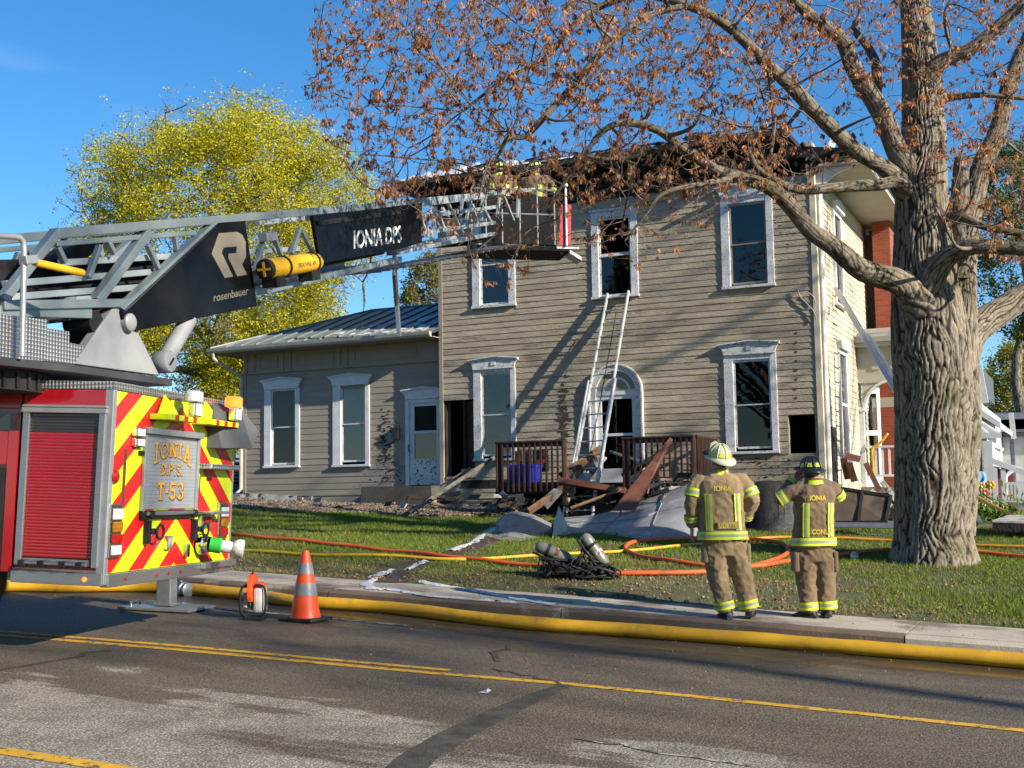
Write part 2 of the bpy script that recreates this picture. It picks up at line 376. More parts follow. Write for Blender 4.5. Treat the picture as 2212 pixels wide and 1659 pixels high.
_t.inputs['Scale'].default_value = 1; _t.inputs['Brick Width'].default_value = .21; _t.inputs['Row Height'].default_value = .073; _t.inputs['Mortar Size'].default_value = .008
_tc = _N.new('ShaderNodeTexCoord'); _mp = _N.new('ShaderNodeMapping'); _mp.inputs['Rotation'].default_value = (math.pi/2, 0, 0)
_L.new(_tc.outputs['Object'], _mp.inputs[0]); _L.new(_mp.outputs[0], _t.inputs[0]); _L.new(_t.outputs[0], _b.inputs[0]); _b.inputs['Roughness'].default_value = .85
_bp = _N.new('ShaderNodeBump'); _bp.inputs['Strength'].default_value = .6; _bp.inputs['Distance'].default_value = .01; _bp.invert = True
_L.new(_t.outputs['Fac'], _bp.inputs['Height']); _L.new(_bp.outputs[0], _b.inputs['Normal'])

house = thing('burnt_house', 'two-storey tan clapboard house with charred eaves and a lower wing beside it', 'house', (-9, 25.0, 1.2))

def rect(p, Y):          # p = (xl, yt, xr, yb) in photo px -> x0, x1, z0, z1 on the wall plane
    a = on_y(p[0], (p[1]+p[3])/2, Y)[0]; b = on_y(p[2], (p[1]+p[3])/2, Y)[0]; xm = (p[0]+p[2])/2
    return a, b, on_y(xm, p[3], Y)[2], on_y(xm, p[1], Y)[2]
# name: outer casing px, glass px, style, inside
WIN = {
 'w1': (HY, (1021, 462, 1113, 664), (1040, 485, 1096, 655), 'plain', 'curtain'),
 'w2': (HY, (1279, 455, 1378, 644), (1297, 472, 1360, 636), 'plain', 'burnt'),
 'w3': (HY, (1559, 424, 1671, 622), (1580, 441, 1653, 610), 'crown', 'dark'),
 'w4': (HY, (1025, 797, 1115, 995), (1044, 808, 1102, 982), 'crown', 'blind'),
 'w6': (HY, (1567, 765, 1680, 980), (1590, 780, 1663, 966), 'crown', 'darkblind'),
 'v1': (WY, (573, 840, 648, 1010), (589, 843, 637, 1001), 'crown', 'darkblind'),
 'v2': (WY, (721, 832, 799, 1008), (740, 835, 788, 995), 'crown', 'blind'),
}
open_main, open_wing = [], []
info = {}
for k, (Y, o_, g_, st, ins) in WIN.items():
    info[k] = (rect(o_, Y), rect(g_, Y)); (open_main if Y == HY else open_wing).append(info[k][0])
arch = rect((1279, 841, 1389, 1040), HY); arch_top = on_y(1334, 789, HY)[2]
hole1 = rect((956, 857, 1026, 1034), HY); hole2 = rect((1704, 896, 1762, 982), HY)
hole2 = (hole2[0], hole2[1], hole2[2], hole2[3])
door_o = rect((877, 862, 951, 1049), WY)
porch_z = 1.92
arch = (arch[0], arch[1], porch_z, arch[3])
open_main += [arch, hole1, hole2]; open_wing += [door_o]

def cut(x0, x1, z, ops, grow=0.0):
    segs = [(x0, x1)]
    for (a, b, c, d) in ops:
        if c-.02 < z < d-.02:
            new = []
            for (p, q) in segs:
                if b <= p or a >= q: new.append((p, q)); continue
                if a > p: new.append((p, a))
                if b < q: new.append((b, q))
            segs = new
    return [(p, q) for p, q in segs if q-p > .03]
def backing(name, x0, x1, z0, z1, ops, Y, th, m, parent):
    xs = sorted({x0, x1, *[min(max(v, x0), x1) for o in ops for v in o[:2]]}); zs = sorted({z0, z1, *[min(max(v, z0), z1) for o in ops for v in o[2:]]})
    mb = MB()
    for a, b in zip(xs[:-1], xs[1:]):
        for c, d in zip(zs[:-1], zs[1:]):
            xm, zm = (a+b)/2, (c+d)/2
            if any(o[0] < xm < o[1] and o[2] < zm < o[3] for o in ops): continue
            mb.box(a, b, Y+.003, Y+th, c, d)
    return mb.build(name, m, parent)
front = backing('front_wall', XL, XR, .6, ZT, open_main, HY, .14, trim_t, house)
wingw = backing('wing_wall', WXL, XL+.0, 1.2, 5.35, open_wing, WY, .14, trim_t, house)
def plank(x0, x1, z0, ex, Y, m, parent, rr, th=.017):
    j = rr.normal()*.0015
    mb = MB(); y0 = Y-.001
    v = [(x0,y0,z0),(x1,y0,z0),(x1,y0,z0+ex+.012),(x0,y0,z0+ex+.012),(x0,y0-th+j,z0),(x1,y0-th+j,z0),(x1,y0-.004,z0+ex+.012),(x0,y0-.004,z0+ex+.012)]
    mb.add(v, [(0,1,2,3),(7,6,5,4),(4,5,1,0),(5,6,2,1),(6,7,3,2),(7,4,0,3)])
    return mb.build('plank', m, parent)
rr = np.random.default_rng(11); EX = .1335
arch_r = (arch[1]-arch[0])/2; arch_c = (arch[0]+arch[1])/2; arch_s = arch_top-arch_r
n = int((ZT-ZB)/EX)
for i in range(n):
    z = ZB+i*EX; ops = list(open_main)
    if arch_s-.02 < z+EX/2 < arch_top:
        hw = math.sqrt(max(0, arch_r**2-(z+EX*.4-arch_s)**2)); ops.append((arch_c-hw, arch_c+hw, z-1, z+1))
    for (p, q) in cut(XL+.07, XR-.06, z+EX/2, ops):
        # long runs are made of two boards butted together
        cuts = [p, q]
        if q-p > 3.6: cuts = [p, p+(q-p)*rr.uniform(.3, .7), q]
        for a, b in zip(cuts[:-1], cuts[1:]): plank(a, b-.002, z+rr.normal()*.0015, EX, HY, siding, front, rr)
EXW = .152
for i in range(int((4.93-1.75)/EXW)):
    z = 1.75+i*EXW
    for (p, q) in cut(WXL+.05, XL, z+EXW/2, open_wing): plank(p, q, z, EXW, WY, siding_w, wingw, rr, .014)

# corner boards
mb = MB(); mb.box(XL-.02, XL+.075, HY-.03, HY+.35, ZB-.1, ZT); mb.build('corner_board', trim_t, house)
mb = MB(); mb.box(XR-.065, XR+.05, HY-.032, HY+.1, .9, ZT+.02); mb.build('corner_board', siding_s, house)
mb = MB(); mb.box(WXL-.03, WXL+.055, WY-.03, WY+.12, 1.55, 4.95); mb.build('corner_board', trim_t, house)
mb = MB(); mb.box(WXL-.02, XL, WY+.02, WY+.2, .9, 1.74); mb.build('foundation', conc, house)
# black planes paint the charred, unlit rooms behind openings, wing return wall
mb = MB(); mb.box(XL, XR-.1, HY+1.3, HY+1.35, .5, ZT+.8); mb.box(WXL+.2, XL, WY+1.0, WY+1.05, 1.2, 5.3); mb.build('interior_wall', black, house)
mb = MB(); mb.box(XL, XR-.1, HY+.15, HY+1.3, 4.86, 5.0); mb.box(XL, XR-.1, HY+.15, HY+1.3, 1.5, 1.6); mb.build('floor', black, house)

def crown(x0, x1, z, Y, parent, m, h=.26):
    w_ = x1-x0; xm = (x0+x1)/2; mb = MB()
    pr = lambda x, zz: (x, Y-.03, zz)
    mb.prism([pr(x0+.01, z), pr(x1-.01, z), pr(x1+.02, z+h*.42), pr(x1+.075, z+h*.72), pr(x1+.085, z+h*.78), pr(xm, z+h), pr(x0-.085, z+h*.78), pr(x0-.075, z+h*.72), pr(x0-.02, z+h*.42)], (0, -.05, 0))
    # moulded cap
    for dz, dy in ((0, .105), (-.03, .075)):
        for a, b in (((x0-.10, z+h*.80+dz), (xm+.002, z+h*1.03+dz)), ((xm-.002, z+h*1.03+dz), (x1+.10, z+h*.80+dz))):
            mb.prism([(a[0], Y-.026, a[1]), (b[0], Y-.026, b[1]), (b[0], Y-.026, b[1]+.028), (a[0], Y-.026, a[1]+.028)], (0, -dy, 0))
    mb.box(xm-.06, xm+.06, Y-.095, Y-.08, z+h*.3, z+h*.62)
    return mb.build('crown_moulding', m, parent, bevel=.004)
def window(k):
    Y, o_, g_, st, ins = WIN[k]; (x0, x1, z0, z1), (a, b, c, d) = info[k]
    pm = white if Y == WY else peel
    mb = MB(); t = .045
    # casing boards round the sash opening, sill below
    mb.box(x0-.004, a-.035, Y-t, Y+.06, z0+.05, z1); mb.box(b+.035, x1+.004, Y-t, Y+.06, z0+.05, z1)
    mb.box(a-.035, b+.035, Y-t+.004, Y+.06, d+.035, z1)
    wo = mb.build('window', pm, house, bevel=.004)
    mb = MB(); mb.box(x0-.02, x1+.02, Y-.085, Y+.08, z0-.005, z0+.05); mb.build('sill', pm, wo, bevel=.004)
    for s in (-1, 1):            # rosette blocks
        pass
    # sashes
    mid = (c+d)/2 if ins != 'burnt' else c+(d-c)*.52
    fw = .03
    for nm, (p, q), yy in (('upper', (mid-.012, d), Y-.005), ('lower', (c, mid+.012), Y+.018)):
        mb = MB(); mb.box(a-.036, a+.004, yy, yy+.03, p-.01, q+.035); mb.box(b-.004, b+.036, yy, yy+.03, p-.01, q+.035)
        mb.box(a+.004, b-.004, yy+.001, yy+.029, q-.012, q+.034); mb.box(a+.004, b-.004, yy+.001, yy+.029, p-.03 if nm == 'lower' else p-.012, p+.014)
        mb.build('sash', pm if ins != 'dark' else trim_t, wo)
        if ins == 'burnt' and nm == 'upper': continue
        mb = MB(); mb.box(a+.002, b-.002, yy+.012, yy+.017, p, q); mb.build('pane', glass_c if ins in ('blind', 'curtain', 'dark', 'burnt') else glass_d, wo)
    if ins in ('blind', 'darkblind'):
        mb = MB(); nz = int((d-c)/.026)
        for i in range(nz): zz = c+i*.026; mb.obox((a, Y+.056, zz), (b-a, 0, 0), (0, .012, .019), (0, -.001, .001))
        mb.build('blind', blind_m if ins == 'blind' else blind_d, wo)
    if ins == 'curtain':
        mb = MB(); n_ = 14; P = [(a+(b-a)*i/n_, Y+.10+.02*math.sin(i*2.1)) for i in range(n_+1)]
        mb.add([(x, y, c) for x, y in P]+[(x, y, d) for x, y in P], [(i, i+1, n_+2+i, n_+1+i) for i in range(n_)]); mb.build('curtain', curtain_m, wo)
    if st == 'crown': crown(x0, x1, z1-.005, Y, wo, pm)
    else:
        mb = MB(); mb.box(x0-.03, x1+.03, Y-.07, Y+.05, z1, z1+.05); mb.build('head_board', pm, wo)
    return wo
def clear_glass(name, tint, alpha):
    m = bpy.data.materials.new(name); m.use_nodes = True; N, L, b = nodes_of(m); out = N['Material Output']
    tr = N.new('ShaderNodeBsdfTransparent'); tr.inputs[0].default_value = (*tint, 1)
    gl = N.new('ShaderNodeBsdfGlossy'); gl.inputs['Roughness'].default_value = .02
    fr = N.new('ShaderNodeFresnel'); fr.inputs[0].default_value = 1.52
    tcn = N.new('ShaderNodeTexCoord'); nz = N.new('ShaderNodeTexNoise'); nz.inputs['Scale'].default_value = 1.2; L.new(tcn.outputs['Object'], nz.inputs[0])
    bp = N.new('ShaderNodeBump'); bp.inputs['Strength'].default_value = .08; bp.inputs['Distance'].default_value = .05; L.new(nz.outputs[0], bp.inputs['Height']); L.new(bp.outputs[0], gl.inputs['Normal'])
    mx = N.new('ShaderNodeMixShader'); ad = N.new('ShaderNodeMath'); ad.operation = 'ADD'; ad.inputs[1].default_value = alpha
    L.new(fr.outputs[0], ad.inputs[0]); L.new(ad.outputs[0], mx.inputs[0]); L.new(tr.outputs[0], mx.inputs[1]); L.new(gl.outputs[0], mx.inputs[2]); L.new(mx.outputs[0], out.inputs[0])
    return m
glass_c = clear_glass('clear_window_glass', (.90, .92, .91), .0)
glass_d = clear_glass('screened_window_glass', (.28, .29, .28), .0)
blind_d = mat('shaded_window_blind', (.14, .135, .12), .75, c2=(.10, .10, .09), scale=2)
curtain_m = mat('blue_grey_curtain', (.05, .07, .075), .8, c2=(.035, .05, .055), scale=3)
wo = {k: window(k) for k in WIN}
# red-brown strip where the burnt upper sash dropped
(a0, b0, c0, d0_) = info['w2'][1]
red_c = mat('red_cloth', (.35, .012, .015), .8, c2=(.25, .01, .012), scale=8)
mb = MB(); mb.box(a0, b0, HY+.05, HY+.06, c0+(d0_-c0)*.50, c0+(d0_-c0)*.56); mb.build('red_valance', red_c, wo['w2'])

# arched porch door with fanlight
ao = MB(); r0, r1 = arch_r-.125, arch_r
def arcpts(r, n=20): return [(arch_c+r*math.cos(math.pi*i/n), arch_s+r*math.sin(math.pi*i/n)) for i in range(n+1)]
def arch_ring(ra, rb, ya, yb, mb):
    A, B = arcpts(ra), arcpts(rb)
    for i in range(20):
        q = [A[i], A[i+1], B[i+1], B[i]]; mb.prism([(x, ya, z) for x, z in q], (0, yb-ya, 0))
arch_ring(r0, r1, HY-.07, HY+.08, ao); arch_ring(r1, r1+.035, HY-.10, HY+.0, ao)
for s in (-1, 1):
    xa, xb = arch_c+s*r0, arch_c+s*r1; ao.box(min(xa, xb), max(xa, xb), HY-.07, HY+.08, porch_z, arch_s)
    xa, xb = arch_c+s*r1, arch_c+s*(r1+.035); ao.box(min(xa, xb), max(xa, xb), HY-.10, HY, porch_z, arch_s)
adoor = ao.build('arched_door', peel, house)
mb = MB(); P = arcpts(r0); mb.prism([(x, HY+.02, z) for x, z in P], (0, .02, 0)); mb.build('fanlight', white, adoor)
mb = MB(); arch_ring(r0*.62, r0*.72, HY-.005, HY+.018, mb); mb.box(arch_c-r0, arch_c+r0, HY-.02, HY+.04, arch_s-.06, arch_s+.02)
mb.build('fanlight_bar', white, adoor)
za = arch_s-.06; dz0 = porch_z
mb = MB()
mb.box(arch_c-r0, arch_c-r0+.11, HY+.0, HY+.05, dz0, za); mb.box(arch_c+r0-.11, arch_c+r0, HY, HY+.05, dz0, za)
mb.box(arch_c-r0+.11, arch_c+r0-.11, HY+.001, HY+.049, za-.09, za); mb.box(arch_c-r0+.11, arch_c+r0-.11, HY+.001, HY+.049, dz0+1.0, dz0+1.06); mb.box(arch_c-r0+.11, arch_c+r0-.11, HY+.001, HY+.049, dz0, dz0+.30)
mb.build('storm_door', white, adoor, bevel=.004)
for z0_, z1_ in ((dz0+1.06, za-.09), (dz0+.30, dz0+1.0)):
    mb = MB(); mb.box(arch_c-r0+.11, arch_c+r0-.11, HY+.02, HY+.026, z0_, z1_); mb.build('pane', glass_d, adoor)

# wing door
x0, x1, z0, z1 = door_o
mb = MB(); mb.box(x0, x0+.10, WY-.04, WY+.1, z0, z1); mb.box(x1-.04, x1+.04, WY-.038, WY+.1, z0, z1); mb.box(x0+.1, x1-.04, WY-.036, WY+.1, z1-.09, z1)
wd = mb.build('door', white, house, bevel=.004)
dirty = mat('mud_spattered_white', (.58, .60, .62), .6, c2=(.50, .51, .52), scale=4, c3=(.035, .03, .025), scale3=16, lo3=.56, hi3=.6)
ga, gb, gc, gd = rect((895, 877, 943, 991), WY); gm = on_y(919, 933, WY)[2]
mb = MB(); sx0, sx1 = x0+.1, x1-.04
mb.box(sx0, ga, WY+.0, WY+.045, z0+.02, z1-.09); mb.box(gb, sx1, WY+.0, WY+.045, z0+.02, z1-.09)
mb.box(ga, gb, WY+.001, WY+.044, gd, z1-.09); mb.box(ga, gb, WY+.001, WY+.044, gm-.03, gm+.03); mb.build('door_leaf', white, wd)
mb = MB(); mb.box(ga, gb, WY+.001, WY+.044, z0+.02, gc); mb.build('kick_panel', dirty, wd)
mb = MB(); mb.box(ga, gb, WY+.02, WY+.026, gm+.03, gd); mb.build('pane', black, wd)
mb = MB(); mb.box(ga, gb, WY+.02, WY+.026, gc, gm-.03); mb.build('pane', glass_c, wd)
mb = MB(); mb.box(ga, gb, WY+.06, WY+.07, gc, gm); mb.build('red_curtain', mat('dark_red_curtain', (.16, .012, .018), .8, c2=(.10, .02, .022), scale=5, c3=(.2,.18,.17), scale3=6, lo3=.6, hi3=.7), wd)
crown(x0+.02, x1+.02, z1, WY, wd, white, .25)
mb = MB(); hx, hz = on_y(886, 975, WY)[0], on_y(886, 975, WY)[2]; mb.tube([(hx, WY-.02, hz), (hx, WY-.07, hz), (hx, WY-.07, hz+.15), (hx, WY-.02, hz+.15)], .012, 6); mb.build('handle', char, wd)
bx, bz = on_y(858, 938, WY)[0], on_y(858, 938, WY)[2]
mb = MB(); mb.box(bx-.08, bx+.08, WY-.12, WY-.014, bz-.14, bz+.12); mb.box(bx-.085, bx+.085, WY-.13, WY-.02, bz+.12, bz+.15); mb.sphere((bx, WY-.122, bz-.02), .012, 8, 6); mb.build('mailbox', mat('black_metal', (.012,.012,.013), .4, c2=(.02,.02,.02), scale=5), house, bevel=.004)
step = MB(); step.box(XL-1.9, XL-.02, WY-.75, WY-.02, 1.2, z0-.01); step.build('door_step', mat('mossy_step', (.06,.055,.045), .9, c2=(.09,.08,.065), scale=4, bump=.6), house)

# soot splashed on the wing wall, smoke-stained patch
soot = mat('soot_mark', (.018, .015, .012), .9, c2=(.035, .03, .024), scale=20)
def splat(name, px, Y, seeds, parent, m, spread, size, n):
    r = np.random.default_rng(seeds); mb = MB()
    for _ in range(n):
        q = on_y(px[0]+r.normal()*spread[0], px[1]+r.normal()*spread[1], Y)
        k = 7; sx, sz = size*r.uniform(.3, 1.3), size*r.uniform(.15, .55); ph = r.uniform(0, 6)
        mb.poly([(q[0]+math.cos(2*math.pi*i/k+ph)*sx*r.uniform(.6, 1.2), Y-.0185-.001*r.random(), q[2]+math.sin(2*math.pi*i/k+ph)*sz*r.uniform(.6, 1.2)) for i in range(k)][::-1])
    o = mb.build(name, m, parent); o['kind'] = 'stuff'; return o
splat('soot_stain', (832, 960), WY, 1, house, soot, (7, 42), .06, 90)
splat('soot_stain', (850, 1020), WY, 2, house, soot, (26, 26), .028, 170)
splat('soot_stain', (1217, 905), HY, 3, house, mat('brown_burn', (.075,.05,.036), .9, c2=(.05,.035,.026), scale=18), (5, 36), .07, 130)
splat('soot_stain', (858, 915), WY, 4, house, soot, (14, 12), .02, 30)
splat('soot_stain', (1690, 470), HY, 12, house, soot, (26, 40), .03, 60)
splat('soot_stain', (1420, 400), HY, 13, house, soot, (60, 14), .06, 60)
splat('soot_stain', (1650, 1000), HY, 14, house, soot, (40, 22), .035, 60)

# frieze of the wing with recessed panels
zf0, zf1 = 4.90, 5.38
mb = MB(); mb.box(WXL-.02, XL, WY-.028, WY-.003, zf0-.03, zf1); fr = mb.build('frieze', trim_t, house)
mb = MB(); mb.box(WXL-.03, XL, WY-.06, WY-.03, zf0-.05, zf0-.015); mb.build('frieze_moulding', trim_t, fr)
for px in (533, 549, 611, 627, 733, 749):
    q = on_y(px, 770, WY)[0]; mb = MB(); mb.box(q-.05, q+.05, WY-.052, WY-.03, zf0+.0, zf1-.02); mb.build('frieze_block', trim_t, fr, bevel=.003)
for p0, p1 in ((556, 604), (636, 726), (760, 905)):
    a, b = on_y(p0, 770, WY)[0]+.08, on_y(p1, 770, WY)[0]-.04
    mb = MB()
    for (u0, u1, w0, w1) in ((a, b, zf0+.08, zf0+.11), (a, b, zf0+.33, zf0+.36), (a, a+.03, zf0+.11, zf0+.33), (b-.03, b, zf0+.11, zf0+.33)): mb.box(u0, u1, WY-.045, WY-.03, w0, w1)
    mb.build('frieze_panel', trim_t, fr)
# wing roof: hipped, standing-seam metal
EO = .62; ey = WY-EO; ez = 5.50; ex0 = WXL-EO; depth_w = 5.6; rz = ez+1.22; ry = WY+depth_w/2; rx0 = on_y(802, 668, ry)[0]
by = WY+depth_w+EO
mb = MB(); Rv = [(ex0, ey, ez), (XL+.02, ey, ez), (XL+.02, ry, rz), (rx0, ry, rz), (ex0, by, ez), (XL+.02, by, ez)]
mb.add(Rv+[(x, y, z-.05) for x, y, z in Rv], [(0,1,2,3), (0,3,4), (3,2,5,4), (6,9,8,7), (6,10,9), (9,10,11,8), (0,6,7,1), (0,4,10,6)])
wr = mb.build('wing_roof', metal_roof, house)
mb = MB()
for i in range(1, 14):
    x = ex0+i*.47
    if x > XL: break
    t = min(1, (x-ex0)/(rx0-ex0)) if x < rx0 else 1
    mb.beam((x, ey+.01, ez+.018), (x, ey+(ry-ey)*t, ez+(rz-ez)*t+.018), .022, .035)
mb.build('standing_seam', metal_roof, wr)
mb = MB(); mb.beam((ex0, ey, ez+.015), (rx0, ry, rz+.015), .09, .035); mb.beam((rx0, ry, rz+.015), (XL, ry, rz+.015), .09, .035); mb.build('ridge_cap', metal_roof, wr)
gut = mat('cream_gutter', (.42, .40, .35), .5, c2=(.34, .32, .28), scale=4)
mb = MB(); mb.prism([(ex0-.02, ey-.13, ez-.02), (ex0-.02, ey-.005, ez-.02), (ex0-.02, ey-.005, ez-.14), (ex0-.02, ey-.075, ez-.14), (ex0-.02, ey-.11, ez-.09)], (XL-.03-ex0, 0, 0)); mb.build('gutter', gut, wr)
mb = MB(); mb.box(ex0, XL-.005, ey, WY-.03, ez-.145, ez-.125); mb.box(ex0, WXL-.02, WY-.03, by, ez-.145, ez-.125); mb.build('soffit', trim_t, wr)
mb = MB(); mb.tube([(ex0+.15, ey-.07, ez-.14), (ex0+.15, ey-.05, ez-.26), (WXL-.07, WY-.06, ez-.72), (WXL-.07, WY-.05, ez-1.0), (WXL-.07, WY-.05, 1.95), (WXL-.25, WY-.25, 1.70), (WXL-.5, WY-.45, 1.66)], .045, 8); mb.build('downspout', gut, house, smooth=True)
mb = MB(); mb.box(WXL, WXL+.12, WY+.14, WY+depth_w, 1.2, ez-.12); mb.build('wing_side_wall', siding_w, house)
# foam lying on the wing roof
mb = MB(); r = np.random.default_rng(5)
for i in range(46):
    u = r.beta(3, 1.1); x = rx0+(XL-rx0)*u*.98+.0; t = r.uniform(.02, .75)*(.3+.7*u); k = 8; sx, sy = r.uniform(.04, .26), r.uniform(.015, .06)
    y = ey+(ry-ey)*t; z = ez+(rz-ez)*t+.006+.002*r.random(); sl = (rz-ez)/(ry-ey)
    mb.poly([(x+math.cos(6.283*j/k)*sx*r.uniform(.5, 1.2), y+math.sin(6.283*j/k)*sy*3*r.uniform(.5, 1.2), z+math.sin(6.283*j/k)*sy*3*sl) for j in range(k)])
mb.build('foam_patch', foam_m, wr)
# gutter pipe hanging off the roof in front of the wing
hp = thing('dangling_downspout', 'charred downspout hanging down in front of the wing roof', 'downspout', tuple(on_y(862, 725, 24.4)))
mb = MB(); P = [on_y(852, 550, 24.3), on_y(853, 600, 24.3), on_y(857, 660, 24.35)]
mb.tube(P, [.055, .07, .06], 6); mb.build('burnt_board', char, hp)
mb = MB(); mb.beam(on_y(849, 562, 24.25), on_y(852, 595, 24.25), .05, .04, (0,1,0)); mb.build('bare_wood', mat('scorched_lumber', (.32,.20,.10), .8, c2=(.16,.09,.05), scale=7, stretch=(1,1,.2)), hp)
mb = MB(); mb.beam(P[-1]-V3((0,0,-.15)), on_y(862, 727, 24.35), .09, .06, (0,1,0)); mb.build('pipe_end', galv, hp)

# main roof and burnt eave
mz = 9.0; mo = .68; mx0, mx1 = XL-mo-.25, XR+.55; my0 = HY-mo; DEPTH = 9.0; my1 = HY+DEPTH+mo
ax = (mx0+mx1)/2
def rz_main(x, y): return mz+.13
mb = MB(); P = [(mx0, my0, mz), (mx1-.9, my0, mz-.02), (mx1-.9, my1, mz), (mx0, my1, mz)]; rdg = [(mx0+3.4, HY+DEPTH/2, mz+1.15), (mx1-3.4, HY+DEPTH/2, mz+1.15)]
mb.add(P+rdg+[(x, y, z-.11) for x, y, z in P], [(0,1,5,4), (1,2,5), (2,3,4,5), (3,0,4), (6,7,1,0), (7,8,2,1), (8,9,3,2), (9,6,0,3), (9,8,7,6)])
mroof = mb.build('roof', roof_char, house)
# ragged burnt layers along the eave
r = np.random.default_rng(21); mb = MB()
for i in range(150):
    x = r.uniform(mx0+2.0, mx1-1.0); y = my0+r.uniform(-.03, 1.4); z = mz+(y-my0)*.2+r.uniform(.0, .1); a = r.normal()*.25
    l, d, h = r.uniform(.12, .55), r.uniform(.08, .3), r.uniform(.01, .03)
    mb.obox((x, y, z), (l*math.cos(a), l*math.sin(a)*.3, r.normal()*.05), (0, d, d*.25), (0, -h*.2, h))
mb.build('burnt_shingle', roof_char, mroof)['kind'] = 'stuff'
mb = MB()          # exposed rafters and charred lath under the eave
for i in range(22):
    x = mx0+.3+i*.42
    if x > mx1-1.2: break
    mb.beam((x, my0+.05, mz-.15-.02*(i % 3)), (x+.03*math.sin(i*3.1), HY+.9, mz-.12), .05, .13)
for i in range(26):
    x = r.uniform(XL+.2, XR-.8); mb.beam((x, HY+.05+r.uniform(0, .3), ZT-.05), (x+r.normal()*.05, HY+.1+r.uniform(0, .3), mz-.1), .05, .09, (0,1,0))
mb.build('rafter', char, mroof)
mb = MB(); mb.box(XL-.1, XR-.9, HY+.10, HY+.14, ZT-.0, mz-.1); mb.build('frieze', black, mroof)
mb = MB(); r = np.random.default_rng(8)
for i in range(30):
    x = XL+r.uniform(.1, .85)*(XR-XL); l = r.uniform(.2, .9); z = ZT+r.uniform(-.12, .55); mb.obox((x, HY-.03-r.random()*.03, z), (l, 0, r.normal()*.05), (0, .02, 0), (0, 0, r.uniform(.04, .12)))
mb.build('burnt_lath', char, mroof)['kind'] = 'stuff'
rb = mat('red_brown_burnt_board', (.10, .035, .022), .8, c2=(.03, .014, .01), scale=6)
mb = MB()
for px, py in ((1560, 395), (1585, 390), (1480, 408), (1440, 400)):
    q = on_y(px, py, HY); mb.box(q[0]-.05, q[0]+.04, HY-.02, HY+.02, q[2]-.25, q[2]+.15)
mb.build('scorched_stud', rb, mroof)
# foam on the roof edge
mb = MB(); n_ = 40; top = []; bot = []
for i in range(n_+1):
    u = i/n_; x = mx0+.02+u*4.6; y = my0-.015; h = .04+.16*math.sin(math.pi*min(1, u*1.12))*(.8+.3*math.sin(i*1.7)); top.append((x, y+.10, mz+.02+h)); bot.append((x, y, mz-.0+.01*math.sin(i*2.3)))
back = [(x, y+1.3, z+.16) for x, y, z in top]
m_ = n_+1; mb.add(bot+top+back, [(i, i+1, m_+i+1, m_+i) for i in range(n_)]+[(m_+i, m_+i+1, 2*m_+i+1, 2*m_+i) for i in range(n_)]); mb.build('foam_blanket', foam_m, mroof, smooth='all')

# charred hole beside the left lower window: studs, then sheathing board
(a, b, c, d) = hole1
mb = MB()
for fx in (.02, .62): mb.box(a+(b-a)*fx, a+(b-a)*fx+.06, HY+.03, HY+.13, c, d)
mb.build('stud', char, house)
mb = MB(); mb.box(a+(b-a)*.70, b, HY+.12, HY+.135, c+.05, d-.1); mb.build('sheathing', rb, house)
mb = MB(); mb.box(a+.1, a+.45, HY-.02, HY+.05, c-.01, c+.05); mb.beam((a+.3, HY-.1, c+.0), (a+.75, HY-.05, c+.25), .05, .03); mb.build('torn_board', mat('raw_board', (.30,.25,.18), .8, c2=(.15,.12,.09), scale=7), house)
lw = info['w4'][0]
mb = MB(); mb.box(b-.35, lw[1]-.05, HY-.02, HY+.01, c+.02, c+.22); mb.build('sheathing', siding, house)
mb = MB(); mb.box(b-.35, lw[1]+.6, HY-.024, HY-.005, c-.22, c-.04); mb.build('burn_strip', char, house)

# right side wall
SX = XR; sy1 = on_x(1873, 560, SX)[1]
sidew = MB(); sidew.box(SX-.14, SX-.003, HY+.14, sy1, .8, ZT+.1); sidew = sidew.build('side_wall', siding_s, house)
sw_lo = [on_x(1800, 880, SX)[1], on_x(1822, 880, SX)[1]]
opsS = []
wy0, wy1 = 26.95, 27.95; opsS += [(wy0, wy1, 2.35, 4.75), (wy0, wy1, 5.75, 7.85), (25.75, 26.5, 1.65, 3.05)]
for i in range(int((ZT-1.0)/EX)):
    z = 1.0+i*EX
    for (p, q) in cut(HY+.12, sy1, z+EX/2, opsS):
        mb = MB(); x = SX+.001
        mb.add([(x,p,z),(x,q,z),(x,q,z+EX+.012),(x,p,z+EX+.012),(x+.017,p,z),(x+.017,q,z),(x+.004,q,z+EX+.012),(x+.004,p,z+EX+.012)], [(3,2,1,0),(4,5,6,7),(0,1,5,4),(1,2,6,5),(2,3,7,6),(3,0,4,7)])
        mb.build('plank', siding_s, sidew)
for (a, b, c, d) in opsS[:2]:
    mb = MB(); mb.box(SX+.002, SX+.06, a, a+.14, c, d); mb.box(SX+.002, SX+.06, b-.14, b, c, d); mb.box(SX+.002, SX+.058, a+.14, b-.14, d-.1, d); mb.box(SX+.002, SX+.10, a-.03, b+.03, c-.05, c)
    so_ = mb.build('window', white, house, bevel=.004)
    mb = MB(); mb.prism([(SX+.004, a-.08, d+.16), (SX+.004, a, d), (SX+.004, b, d), (SX+.004, b+.08, d+.16), (SX+.004, (a+b)/2, d+.26)], (.13, 0, 0)); mb.build('crown_moulding', white, so_)
    mb = MB(); mb.box(SX+.004, SX+.02, a+.14, b-.14, c, d-.1); mb.build('pane', glass, so_)
    mb = MB(); mb.box(SX+.02, SX+.04, a+.14, b-.14, (c+d)/2-.03, (c+d)/2+.03); mb.build('sash', white, so_)
(a, b, c, d) = opsS[2]
mb = MB(); mb.box(SX-.002, SX+.002, a, b, c, d); mb.build('burn_hole', char, house)
mb = MB(); mb.box(SX+.002, SX+.012, a+.1, a+.16, c, d); mb.box(SX+.002, SX+.012, a+.5, a+.56, c, d); mb.build('stud', rb, house)
